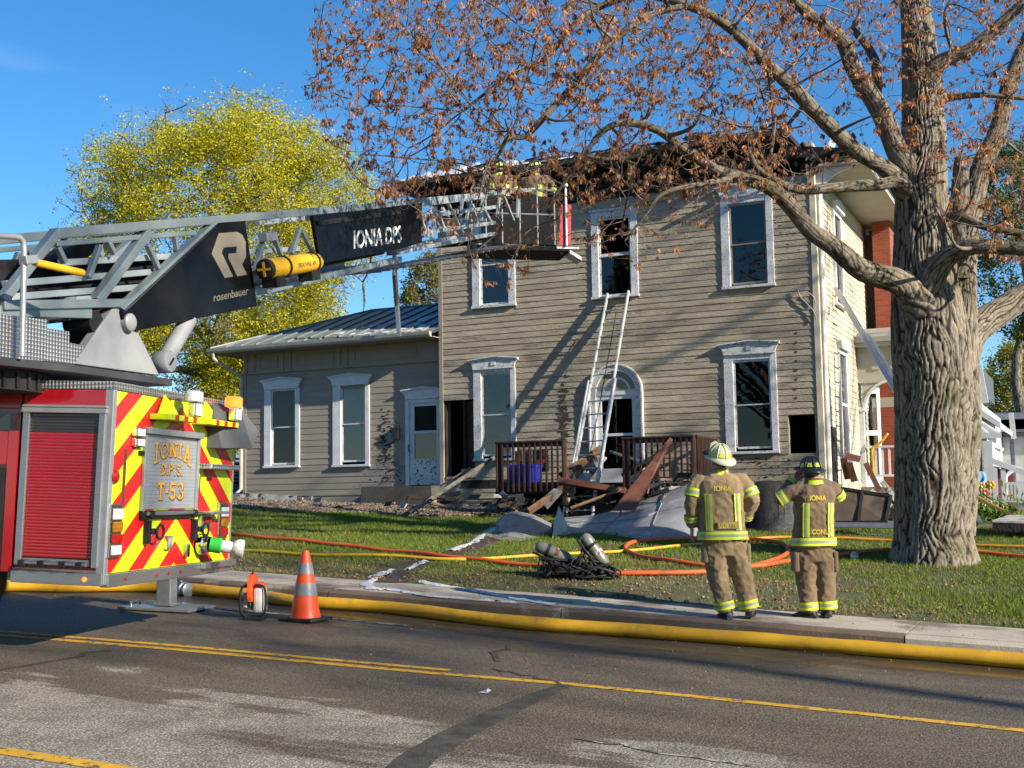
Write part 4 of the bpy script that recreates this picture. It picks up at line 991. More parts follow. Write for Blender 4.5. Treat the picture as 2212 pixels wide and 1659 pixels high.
# base section chords
both(bm, (116, 505), (560, 467), .09, .10); both(bm, (560, 467), (905, 437), .09, .10)
both(bm, (118, 527), (420, 503), .05, .055); 
both(bm, (122, 500), (2, 650), .08, .09)
both(bm, (0, 660), (262, 655), .08, .10); both(bm, (262, 655), (570, 628), .08, .10); both(bm, (570, 628), (862, 560), .08, .10)
both(bm, (318, 500), (205, 652), .09, .10); both(bm, (467, 485), (268, 668), .08, .10)
for p, q in (((124, 534), (140, 568)), ((232, 520), (246, 548)), ((318, 528), (342, 580)), ((378, 512), (382, 540)), ((548, 590), (568, 524)), ((588, 502), (608, 552)), ((630, 548), (647, 492)), ((652, 500), (676, 545)), ((215, 530), (190, 600))): both(bm, p, q, .05, .055)
boomo = bm.build('aerial_ladder', boom_m, truck, bevel=.008)
# inner fly sections: rails, rungs and lattice
fl = MB()
for o in (-.10, -BWID+.10):
    for p, q, h_ in (((150, 566), (660, 536), .06), ((30, 612), (660, 560), .06), ((40, 640), (570, 600), .07), ((680, 470), (1060, 424), .08), ((860, 546), (1075, 504), .17), ((905, 470), (1080, 446), .05), ((905, 505), (1080, 480), .05)): fl.beam(B(*p)+bn*o, B(*q)+bn*o, .06, h_, bn)
for p, q in (((918, 460), (937, 510)), ((954, 445), (944, 519)), ((958, 454), (977, 508)), ((977, 432), (1012, 503)), ((1028, 436), (1015, 490)), ((1032, 440), (1044, 485)), ((1050, 440), (1075, 483)), ((870, 470), (900, 520)), ((1090, 425), (1085, 470)), ((1100, 425), (1120, 475)), ((1130, 420), (1128, 470))):
    for o in (-.10, -BWID+.10): fl.beam(B(*p)+bn*o, B(*q)+bn*o, .05, .05, bn)
both(fl, (905, 433), (1165, 408), .07, .07, -.1); 
fly = fl.build('fly_section', boom_l, truck, bevel=.006)
L_heel = (B(60, 630)-Bv)@bd; L_tip = (B(1100, 500)-Bv)@bd
for i in range(46):
    a = L_heel+i*.305
    c = Bv+bd*a+bu*(.12 if i < 24 else .02)-bn*.10
    mb = MB(); mb.tube([c, c-bn*(BWID-.2)], .02, 6); mb.build('rung', galv, fly)
mb = MB()                                                            # dark hoses, cable tray between the rails
for o, h_ in ((-.25, .0), (-.45, .04), (-.7, .0)): mb.tube([B(60, 640)+bn*o+bu*h_, B(560, 600)+bn*o+bu*h_, B(860, 540)+bn*o], .045, 8)
mb.beam(B(20, 632)-bn*.5, B(560, 598)-bn*.5, .6, .05, bn); mb.build('waterway', blk, boomo, smooth=True)
mb = MB(); mb.prism([B(130, 560, -.3), B(172, 525, -.3), B(230, 520, -.3), B(140, 600, -.3)], -bn*.25); mb.build('heel_gusset', blk, boomo)
# heel box
mb = MB(); mb.prism([B(0, 660, .02), B(200, 655, .02), B(200, 688, .02), B(0, 684, .02)], -bn*(BWID+.04)); hb = mb.build('heel_box', boom_m, boomo, bevel=.01)
mb = MB(); mb.prism([B(50, 653, .03), B(140, 653, .03), B(140, 667, .03), B(50, 667, .03)], -bn*.3); mb.build('step_pad', blk, hb)
mb = MB(); mb.prism([B(168, 640, .03), B(196, 638, .03), B(203, 652, .03), B(162, 653, .03)], -bn*.2); mb.build('control_box', boom_l, hb, bevel=.008)
# maker's panel
PO = .06
mb = MB(); mb.prism([B(x, y, PO) for x, y in ((264, 672), (470, 481), (530, 477), (556, 661), (300, 714), (270, 702))], -bn*.04); pan = mb.build('heel_panel', blk_p, truck, bevel=.004)
mb = MB(); mb.prism([B(x, y, PO) for x, y in ((262, 664), (468, 476), (476, 481), (272, 673))], -bn*.10); mb.build('panel_edge', boom_m, pan)
bg_ = mat('beige_decal', (.22, .19, .14), .5, c2=(.17, .15, .11), scale=3)
Rl = ((1905,262),(2065,250),(2110,275),(2140,335),(2143,465),(2110,535),(2152,622),(2068,638),(1988,475),(1990,440),(2058,436),(2062,378),(1950,386),(1935,420),(1935,440),(2032,640),(1958,652),(1843,440))
mb = MB(); mb.poly([B(x/4.0325, 438.8+y/4.0325, PO+.003) for x, y in Rl]); mb.build('emblem', bg_, pan)
o0, o1, o2 = B(461, 652, PO), B(536, 636, PO), B(461, 640, PO)
lettering('lettering', 'rosenbauer', bg_, pan, o0, o1-o0, (o2-o0)*1.45, bn, .003, bold=.012)
# name board
mb = MB(); mb.prism([B(x, y, .09) for x, y in ((676, 466), (705, 464), (912, 438), (912, 524), (858, 540), (702, 567), (690, 550))], -bn*.05); sb = mb.build('name_board', blk_p, truck, bevel=.004)
mb = MB(); mb.prism([B(x, y, .11) for x, y in ((684, 477), (866, 454), (866, 462), (690, 487))], -bn*.02); mb.build('board_rail', blk, sb)
o0, o1, o2 = B(764, 538, .09), B(867, 524, .09), B(764, 498, .09)
lettering('lettering', 'IONIA DPS', mat('white_vinyl_letters', (.85,.85,.83), .5, c2=(.75,.75,.73), scale=5), sb, o0, o1-o0, (o2-o0), bn, .003, bold=.02)
# yellow air cylinder in straps
ycy = mat('yellow_cylinder_paint', (.72, .40, .01), .3, coat=.4, c2=(.62, .33, .01), scale=4)
q0, q1 = B(572, 582, .26), B(686, 565, .26); axc = unit(q1-q0); Lc = np.linalg.norm(q1-q0); rc = .115
mb = MB(); mb.lathe(q0, axc, [(rc*.82, 0), (rc, .03), (rc, Lc-.1), (rc*.8, Lc-.02), (rc*.4, Lc)], 24); cyl = mb.build('air_cylinder', ycy, truck, smooth=True)
mb = MB(); mb.lathe(q0-axc*.012, axc, [(rc*.55, 0), (rc*.86, .0), (rc*1.03, .02), (rc*1.03, .05)], 24); mb.build('end_cap', blk, cyl)
for f in (.30, .86): mb = MB(); mb.lathe(q0+axc*Lc*f, axc, [(rc, 0), (rc+.012, .0), (rc+.012, .035), (rc, .035)], 24, False); mb.build('strap', blk, cyl)
for f in (.08, .75): mb = MB(); c = q0+axc*Lc*f-bu*rc*.8; mb.obox(c-bu*.12-bn*.12, axc*.2, bn*.2, bu*.12); mb.build('cradle', blk, cyl, bevel=.01)
for ang in (0, math.pi/2):
    mb = MB(); d_ = bu*math.cos(ang)+np.cross(axc, bu)*math.sin(ang); mb.beam(q0-axc*.02-d_*rc*.7, q0-axc*.02+d_*rc*.7, .025, .012, axc); mb.build('cap_spoke', ycy, cyl)
lettering('lettering', 'BREATHING AIR', dark_l, cyl, q0+axc*Lc*.45-bu*.03+bn*(rc*.97), axc*Lc*.34, bu*.05, bn, .008)
mb = MB(); q = B(577, 510, .1); mb.obox(q-bu*.06, bd*.25, -bn*.12, bu*.1); mb.build('spot_lamp', alu_g, boomo, bevel=.01)
# lift cylinder and pedestal
mb = MB(); mb.prism([B(x, y, .02) for x, y in ((246, 662), (160, 786), (345, 811), (300, 720), (292, 680), (270, 660))], -bn*.10); ped = mb.build('pedestal', grey_p, truck, bevel=.008)
mb = MB(); mb.prism([B(x, y, .02-BWID) for x, y in ((246, 662), (160, 786), (345, 811), (300, 720), (292, 680), (270, 660))], -bn*.10); mb.build('pedestal_plate', grey_p, ped, bevel=.008)
mb = MB(); mb.lathe(B(268, 697, .0), bn, [(.085, -.05), (.085, .08), (.06, .10), (0, .10)], 20); mb.build('pivot_pin', grey_p, ped, smooth=True)
c0_, c1_ = B(353, 782, -.02), B(408, 690, -.02)
mb = MB(); d_ = unit(c1_-c0_); mb.tube([c0_+d_*.08, c1_], .085, 18); mb.build('lift_cylinder', grey_p, ped, smooth=True)
mb = MB(); mb.lathe(c0_-bn*.07, bn, [(.10, 0), (.115, .02), (.115, .14), (.10, .16), (.05, .165)], 22); mb.build('cylinder_knuckle', grey_p, ped, smooth=True)
mb = MB(); mb.beam(c0_+bn*.1-d_*.05, c0_+bn*.1+d_*.05, .02, .01, bn); mb.build('pin_keeper', blk, ped)
# turntable deck
dk_m = mat('dark_deck_edge', (.035, .036, .038), .5, c2=(.05,.05,.052), scale=4)
DZ = R_(0, TH+.10)[2]
def on_z(px, py, z): d = ray(px, py); return EYE+d*((z-EYE[2])/d[2])
mb = MB(); P = [B(-60, 768, .45), B(5, 771, .45), B(160, 788, .45), B(372, 819, .25)]
back = [p-bn*1.9 for p in P]
mb.prism(P+back[::-1], V3((0, 0, -.065))); deck = mb.build('turntable_deck', dk_m, truck, bevel=.006)
mb = MB(); c = (P[1]+back[2])/2-V3((0,0,.07)); mb.lathe(c, (0,0,-1), [(.80, 0), (.80, .16)], 40); mb.build('slew_ring', blk, deck)
for i in range(40):
    t = i/40*2*math.pi; mb = MB(); q = c+V3((math.cos(t)*.81, math.sin(t)*.81, -.01)); mb.obox(q-V3((.012, .012, .13)), (.024,0,0), (0,.024,0), (0,0,.12)); mb.build('ring_bolt', blk, deck)
def pbox(name, pts, depth, m, parent, o=.4): mb = MB(); mb.prism([B(x, y, o) for x, y in pts], -bn*depth); return mb.build(name, m, parent, bevel=.004)
pbox('tread_box', ((-40, 674), (102, 690), (102, 706), (97, 780), (-40, 770)), .5, dplate, truck)
pbox('tread_box', ((98, 708), (150, 716), (150, 740), (187, 748), (160, 788), (98, 780)), .45, dplate, truck, .38)
mb = MB(); pl = [B(47, 770, .5), B(51, 600, .5), B(52, 540, .5), B(50, 522, .5), B(42, 513, .5), B(30, 511, .5), B(-60, 506, .5)]
mb.tube(pl, .024, 12); hr = mb.build('handrail', mat('satin_steel_tube', (.42,.42,.42), .45, .5, c2=(.36,.36,.36), scale=5), truck, smooth=True)
mb = MB(); mb.obox(B(41, 573, .47), bd*.14, bn*.08, bu*.07); mb.build('rail_clamp', alu_g, hr, bevel=.008)
mb = MB(); q0, q1 = B(72, 566, .5), B(180, 590, .62); mb.tube([q0, q0+(q1-q0)*.05, q1-(q1-q0)*.05, q1], [.026, .032, .032, .028], 14); mb.build('yellow_gate_bar', ycy, hr, smooth=True)
mb = MB(); q = B(150, 700, -.3); mb.lathe(q, bn, [(.1, 0), (.1, .3)], 16); mb.tube([B(210, 690, -.1), B(222, 720, -.1), B(205, 745, -.1)], .03, 8); mb.obox(B(172, 720, -.3), bd*.25, -bn*.2, -bu*.25); mb.build('hydraulic_motor', blk, ped, smooth=True)

# rescue platform at the ladder tip
PB = at_d(1232, 530, 24.0); bx_ = unit(V3((RT[0], RT[1], 0))*.93+bh*.2); by_ = V3((-bx_[1], bx_[0], 0))
PW, PD, PH = 1.95, .95, 1.08
Po = PB-bx_*PW
dgrey = mat('dark_platform_panel', (.007, .007, .008), .7, spec=.1, c2=(.012,.012,.013), scale=4)
mb = MB(); mb.obox(Po-V3((0,0,.02)), bx_*PW, by_*PD, (0,0,-.10)); plat = mb.build('rescue_platform', dgrey, truck, bevel=.01)
mb = MB(); mb.obox(Po+bx_*(PW-.28)-by_*.02-V3((0,0,.03)), bx_*.45, by_*.5, (0,0,-.05)); mb.prism([Po+bx_*(PW-.02)-V3((0,0,.08)), Po+bx_*(PW+.22)-V3((0,0,.22)), Po+bx_*(PW+.22)-V3((0,0,.3)), Po+bx_*(PW-.02)-V3((0,0,.16))], by_*.4); mb.build('platform_step', alu_g, plat, bevel=.008)
mb = MB(); mb.obox(Po+bx_*.3, bx_*(PW-.62), by_*.03, (0,0,.95)); mb.obox(Po+bx_*(PW-.30), bx_*.03, by_*PD, (0,0,.95)); mb.build('platform_panel', dgrey, plat)
for a in (0, .28, .6, .95, 1.3, 1.64):
    mb = MB(); mb.tube([Po+bx_*a, Po+bx_*a+V3((0,0,PH))], .017, 8); mb.build('platform_post', grey_p, plat)
mb = MB(); mb.tube([Po+V3((0,0,PH)), Po+bx_*1.66+V3((0,0,PH))], .025, 8); mb.tube([Po+V3((0,0,PH*.55)), Po+bx_*1.66+V3((0,0,PH*.55))], .02, 8); mb.tube([Po+by_*PD+V3((0,0,PH)), Po+bx_*1.66+by_*PD+V3((0,0,PH))], .025, 8); mb.build('platform_rail', galv, plat)
mb = MB(); mb.tube([PB-bx_*.09-by_*.06-V3((0,0,.02)), PB-bx_*.09-by_*.06+V3((0,0,PH+.05))], .026, 10); mb.sphere(PB-bx_*.09-by_*.06+V3((0,0,PH+.1)), .05); mb.build('white_pipe', white, plat, smooth=True)
mb = MB(); rd = mat('red_gate_panel', (.45, .008, .02), .45, c2=(.36, .006, .015), scale=4)
mb.prism([PB-bx_*.24-by_*.03, PB+bx_*.0-by_*.03, PB+bx_*.03-by_*.03+V3((0,0,.8)), PB-bx_*.20-by_*.03+V3((0,0,.8))], by_*.03); mb.build('red_gate', rd, plat)
mb = MB(); mb.obox(B(1010, 530, -.1), bd*1.6, -bn*.7, bu*.06); mb.build('tip_frame', dgrey, plat)

# ================================================================== TREES
def leaf_mat(name, stops, transl=.35, rough=.6):
    m = bpy.data.materials.new(name); m.use_nodes = True; N, L, b = nodes_of(m); out = N['Material Output']
    at = N.new('ShaderNodeAttribute'); at.attribute_name = 'shade'
    cr = N.new('ShaderNodeValToRGB'); e = cr.color_ramp.elements
    while len(e) < len(stops): e.new(.5)
    for k, (p, c) in enumerate(stops): e[k].position = p; e[k].color = (*c, 1)
    L.new(at.outputs['Fac'], cr.inputs[0]); L.new(cr.outputs[0], b.inputs['Base Color']); b.inputs['Roughness'].default_value = rough; b.inputs['Specular IOR Level'].default_value = .25
    tl = N.new('ShaderNodeBsdfTranslucent'); L.new(cr.outputs[0], tl.inputs[0])
    mx = N.new('ShaderNodeMixShader'); mx.inputs[0].default_value = transl; L.new(b.outputs[0], mx.inputs[1]); L.new(tl.outputs[0], mx.inputs[2]); L.new(mx.outputs[0], out.inputs[0])
    return m
def bark_mat(name, c1, c2, c3, zs=.25):
    m = bpy.data.materials.new(name); m.use_nodes = True; N, L, b = nodes_of(m)
    tc = N.new('ShaderNodeTexCoord'); mp = N.new('ShaderNodeMapping'); mp.inputs['Scale'].default_value = (1, 1, zs); L.new(tc.outputs['Object'], mp.inputs[0])
    n1 = N.new('ShaderNodeTexNoise'); n1.inputs['Scale'].default_value = 9; n1.inputs['Detail'].default_value = 7; n1.inputs['Roughness'].default_value = .65; L.new(mp.outputs[0], n1.inputs[0])
    vo = N.new('ShaderNodeTexVoronoi'); vo.feature = 'DISTANCE_TO_EDGE'; vo.inputs['Scale'].default_value = 13
    ds = N.new('ShaderNodeMix'); ds.data_type = 'VECTOR'; ds.inputs['Factor'].default_value = .16; L.new(mp.outputs[0], ds.inputs['A']); L.new(n1.outputs['Color'], ds.inputs['B']); L.new(ds.outputs['Result'], vo.inputs['Vector'])
    r = N.new('ShaderNodeMapRange'); r.inputs[1].default_value = .0; r.inputs[2].default_value = .14; L.new(vo.outputs['Distance'], r.inputs[0])
    n2 = N.new('ShaderNodeTexNoise'); n2.inputs['Scale'].default_value = 1.3; n2.inputs['Detail'].default_value = 5; L.new(tc.outputs['Object'], n2.inputs[0])
    mxa = N.new('ShaderNodeMix'); mxa.data_type = 'RGBA'; mxa.inputs['A'].default_value = (*c2, 1); mxa.inputs['B'].default_value = (*c1, 1); L.new(r.outputs[0], mxa.inputs['Factor'])
    r2 = N.new('ShaderNodeMapRange'); r2.inputs[1].default_value = .52; r2.inputs[2].default_value = .66; L.new(n2.outputs[0], r2.inputs[0])
    mxb = N.new('ShaderNodeMix'); mxb.data_type = 'RGBA'; mxb.inputs['B'].default_value = (*c3, 1); L.new(mxa.outputs['Result'], mxb.inputs['A']); L.new(r2.outputs[0], mxb.inputs['Factor']); L.new(mxb.outputs['Result'], b.inputs['Base Color'])
    ad = N.new('ShaderNodeMath'); ad.operation = 'ADD'; L.new(r.outputs[0], ad.inputs[0]); L.new(n1.outputs[0], ad.inputs[1])
    bp = N.new('ShaderNodeBump'); bp.inputs['Strength'].default_value = 1; bp.inputs['Distance'].default_value = .035; L.new(ad.outputs[0], bp.inputs['Height']); L.new(bp.outputs[0], b.inputs['Normal']); b.inputs['Roughness'].default_value = .9
    return m
class Skel:
    def __init__(s): s.A = np.zeros((4096, 3)); s.Q = np.zeros(4096); s.n = 0; s.paths = []
    def _add(s, pts, rad):
        m = len(pts)
        while s.n+m > len(s.A): s.A = np.concatenate([s.A, np.zeros_like(s.A)]); s.Q = np.concatenate([s.Q, np.zeros_like(s.Q)])
        s.A[s.n:s.n+m] = pts; s.Q[s.n:s.n+m] = rad; s.n += m
    def path(s, pts, rad): s.paths.append((pts, rad)); s._add(pts, rad)
    def order(s, T):
        T = np.asarray(T); d = np.array([np.min(np.sum((s.A[:s.n]-t)**2, 1)) for t in T]); return T[np.argsort(d)]
    def grow(s, targets, rmax, rmin, steps, jit, r, sag=0.0, rise=0.0, limit=None):
        out = []
        for t in targets:
            d = np.sqrt(np.sum((s.A[:s.n]-t)**2, 1)); k = int(np.argmin(d+np.where(s.Q[:s.n] < rmin*1.2, .6, 0))); p0 = s.A[k].copy(); L_ = d[k]
            if L_ < .03: continue
            if limit and L_ > limit: t = p0+(t-p0)*limit/L_; L_ = limit
            r0 = min(s.Q[k]*.62, rmax); off = r.normal(size=3)*jit*L_
            u = np.linspace(0, 1, steps+1)[:, None]; w_ = np.sin(math.pi*u)
            jt = r.normal(size=(steps+1, 3))*jit*.25*L_/steps; jt[0] = 0; jt[-1] = 0
            P = p0+(t-p0)*u+off*w_+jt; P[:, 2:] += -sag*L_*w_+rise*L_*u*u
            rad = list(r0+(rmin-r0)*u[:, 0]); pts = list(P)
            s.paths.append((pts, rad)); out.append((pts, rad)); s._add(P[1:], rad[1:])
        return out
def tubes_np(name, paths, n, m, parent):
    # many thin tubes as one mesh, vectorised over equal-length paths
    groups = {}
    for pts, rad in paths: groups.setdefault(len(pts), []).append((pts, rad))
    Vs, Fs, o = [], [], 0
    for L_, g in groups.items():
        P = np.array([p for p, _ in g]); R = np.array([q for _, q in g])
        D = np.gradient(P, axis=1); D /= np.linalg.norm(D, axis=2, keepdims=True)+1e-9
        ref = np.where(np.abs(D[..., 2:]) < .9, np.array([0, 0, 1.]), np.array([1., 0, 0]))
        A = ref-D*np.sum(ref*D, 2, keepdims=True); A /= np.linalg.norm(A, axis=2, keepdims=True); B_ = np.cross(D, A)
        t = 2*np.pi*np.arange(n)/n
        V_ = P[:, :, None]+(A[:, :, None]*np.cos(t)[:, None]+B_[:, :, None]*np.sin(t)[:, None])*R[:, :, None, None]
        N_ = len(g); i, j, k = np.meshgrid(np.arange(N_), np.arange(L_-1), np.arange(n), indexing='ij'); b = (i*L_+j)*n; k2 = (k+1) % n
        F = np.stack([b+k, b+k2, b+n+k2, b+n+k], -1).reshape(-1, 4)+o; Vs.append(V_.reshape(-1, 3)); Fs.append(F); o += N_*L_*n
    return mesh_np(name, np.concatenate(Vs), np.concatenate(Fs), m, parent, 4)
def quads_hang(centres, dirs, ups, ln, wd, shade):
    # kite-shaped leaves: centre = attachment, dirs = hanging direction, ups = width direction
    n = len(centres); c = np.asarray(centres); d = np.asarray(dirs); u = np.asarray(ups)
    l_ = np.asarray(ln)[:, None]; w_ = np.asarray(wd)[:, None]
    v = np.stack([c, c+d*l_*.5+u*w_*.5, c+d*l_, c+d*l_*.5-u*w_*.5], 1).reshape(-1, 3)
    f = np.arange(4*n).reshape(n, 4); return v, f, np.repeat(np.asarray(shade), 4)
def rand_unit(n, r): v = r.normal(size=(n, 3)); return v/np.linalg.norm(v, axis=1)[:, None]

def vnoise(x, y, s, seed):
    r = np.random.default_rng(seed); n = 256; T = r.random((n, n)); u, v = x/s, y/s
    i, j = np.floor(u).astype(int), np.floor(v).astype(int); f, g = u-i, v-j; f = f*f*(3-2*f); g = g*g*(3-2*g)
    a = T[i % n, j % n]*(1-f)+T[(i+1) % n, j % n]*f; b = T[i % n, (j+1) % n]*(1-f)+T[(i+1) % n, (j+1) % n]*f; return a*(1-g)+b*g

# ---- the old maple on the lawn: limbs placed from the photo, each at its own depth
tb = ground(2017, 1213); TD = float((tb-EYE)@FW)
maple = thing('maple_tree', 'thick old maple on the lawn with drooping rust-brown flower clusters', 'tree', (tb[0], tb[1], tb[2]))
bark = bark_mat('grey_furrowed_bark', (.235, .20, .145), (.055, .043, .030), (.17, .155, .085))
def trunk_mat():
    m = bpy.data.materials.new('old_maple_bark'); m.use_nodes = True; N, L, b = nodes_of(m)
    at = N.new('ShaderNodeAttribute'); at.attribute_name = 'shade'; tc = N.new('ShaderNodeTexCoord')
    n1 = N.new('ShaderNodeTexNoise'); n1.inputs['Scale'].default_value = 1.4; n1.inputs['Detail'].default_value = 5; L.new(tc.outputs['Object'], n1.inputs[0])
    mp = N.new('ShaderNodeMapping'); mp.inputs['Scale'].default_value = (30, 30, 7); L.new(tc.outputs['Object'], mp.inputs[0]); n2 = N.new('ShaderNodeTexNoise'); n2.inputs['Scale'].default_value = 1; n2.inputs['Detail'].default_value = 8; L.new(mp.outputs[0], n2.inputs[0])
    def mix(f, a, c):
        k = N.new('ShaderNodeMix'); k.data_type = 'RGBA'; L.new(f, k.inputs['Factor'])
        for nm, x in (('A', a), ('B', c)):
            if isinstance(x, tuple): k.inputs[nm].default_value = (*x, 1)
            else: L.new(x, k.inputs[nm])
        return k.outputs['Result']
    def rg(v, a, c):
        r = N.new('ShaderNodeMapRange'); r.inputs[1].default_value = a; r.inputs[2].default_value = c; L.new(v, r.inputs[0]); return r.outputs[0]
    c = mix(rg(n2.outputs[0], .35, .65), (.29, .25, .195), (.15, .125, .095)); c = mix(rg(n1.outputs[0], .54, .66), c, (.13, .12, .07)); c = mix(rg(at.outputs['Fac'], .15, .85), c, (.028, .021, .015))
    L.new(c, b.inputs['Base Color']); b.inputs['Roughness'].default_value = .92; b.inputs['Specular IOR Level'].default_value = .2
    bp = N.new('ShaderNodeBump'); bp.inputs['Strength'].default_value = .7; bp.inputs['Distance'].default_value = .012; L.new(n2.outputs[0], bp.inputs['Height']); L.new(bp.outputs[0], b.inputs['Normal'])
    return m
bark_t = trunk_mat()
sk = Skel(); PXM = lambda d: d/FPX
def limb(tab):       # px, py, depth offset, radius px
    tab = np.array(tab, float); n = len(tab); m_ = (n-1)*4+1; u = np.linspace(0, n-1, m_)
    # smooth interpolation
    out = []
    for t in u:
        i = min(int(t), n-2); f = t-i; p0, p1, p2, p3 = tab[max(i-1, 0)], tab[i], tab[i+1], tab[min(i+2, n-1)]
        out.append(.5*((2*p1)+(-p0+p2)*f+(2*p0-5*p1+4*p2-p3)*f*f+(-p0+3*p1-3*p2+p3)*f**3))
    pts = [at_d(a, b, TD+c) for a, b, c, _ in out]; rad = [max(.012, q[3]*PXM(TD+q[2])) for q in out]
    sk.path(pts, rad)
limb([(2018,1235,0,110),(2017,1205,0,95),(2016,1140,0,82),(2016,1000,0,79),(2016,850,0,80),(2010,740,0,82),(2000,640,0,72),(1992,520,0,60),(1990,400,0,54),(1995,300,.1,49),(1992,200,.2,44),(1985,100,.3,38),(1975,0,.4,30),(1965,-120,.5,22)])
limb([(2035,1150,.15,70),(2050,900,.15,66),(2062,740,.15,50),(2072,620,.2,36),(2082,520,.25,30),(2100,440,.3,25),(2120,361,.4,22),(2154,285,.5,19),(2180,182,.6,17),(2225,70,.7,13)])
limb([(2071,600,.05,24),(2072,500,.0,21),(2074,420,0,19),(2077,340,0,15)])
limb([(1990,420,0,34),(1941,334,-.2,23),(1903,243,-.3,21),(1846,152,-.4,18),(1819,87,-.5,16),(1770,49,-.6,14),(1713,0,-.7,11),(1650,-60,-.8,8)])
limb([(1935,300,.2,16),(1895,225,.6,13),(1890,130,.8,10),(1840,60,1.0,7)])
limb([(1975,440,0,34),(1922,372,-.3,19),(1846,323,-.6,17),(1770,251,-.9,16),(1713,190,-1.1,15),(1660,141,-1.2,13),(1607,87,-1.3,12),(1561,49,-1.4,10),(1500,15,-1.5,8),(1426,25,-1.6,7),(1366,56,-1.7,7),(1291,123,-1.8,7),(1236,186,-1.9,7),(1180,249,-2,7),(1135,294,-2,6),(1098,298,-2.1,5),(1076,335,-2.1,4),(1042,372,-2.2,3)])
limb([(1985,430,-.1,24),(1941,395,-.3,14),(1896,399,-.5,13),(1828,403,-.7,12),(1733,410,-.9,10),(1683,395,-1,9),(1638,365,-1.1,7),(1619,330,-1.2,5)])
limb([(2000,680,-.2,48),(1950,614,-.4,30),(1865,585,-.7,24),(1801,532,-.9,21),(1751,498,-1.0,19),(1713,452,-1.1,18),(1675,414,-1.2,16),(1637,395,-1.3,14),(1599,384,-1.4,13),(1542,365,-1.5,12),(1497,334,-1.6,11),(1459,308,-1.7,10),(1421,281,-1.8,9),(1371,267,-1.8,8),(1329,268,-1.9,7),(1291,294,-1.9,6),(1265,335,-2,5),(1236,372,-2,4),(1200,420,-2.1,3)])
limb([(1555,40,-1.4,9),(1400,-10,-1.2,8),(1273,26,-1.2,7),(1199,104,-1.3,6),(1162,138,-1.3,5),(1124,152,-1.4,5),(1069,186,-1.5,4),(1000,240,-1.5,3)])
limb([(1985,480,.1,16),(2040,470,-.3,10),(2074,467,-.5,10),(2131,490,-.7,9),(2230,508,-.9,8)])
limb([(1990,640,-.2,36),(2031,572,-.5,26),(2070,543,-.7,20),(2123,532,-.9,17),(2230,540,-1.1,14)])
limb([(2050,830,.2,60),(2085,735,.3,40),(2124,696,.5,33),(2176,662,.7,29),(2250,610,.9,25)])
limb([(1998,245,.1,14),(2016,152,0,18),(2060,120,-.1,16),(2112,95,-.2,14),(2230,-10,-.4,10)])
limb([(2040,212,.1,9),(2120,205,-.2,6),(2230,214,-.4,5)])
limb([(1459,308,-1.7,7),(1400,330,-1.6,5),(1320,345,-1.5,4),(1240,330,-1.5,3)])
limb([(1599,384,-1.4,8),(1500,400,-1.8,6),(1430,420,-2,5),(1390,470,-2.1,3),(1350,520,-2.2,2.5)])
limb([(1660,141,-1.2,6),(1672,260,-1.4,5),(1665,330,-1.5,4)])
main_paths = list(sk.paths); sk.paths = []
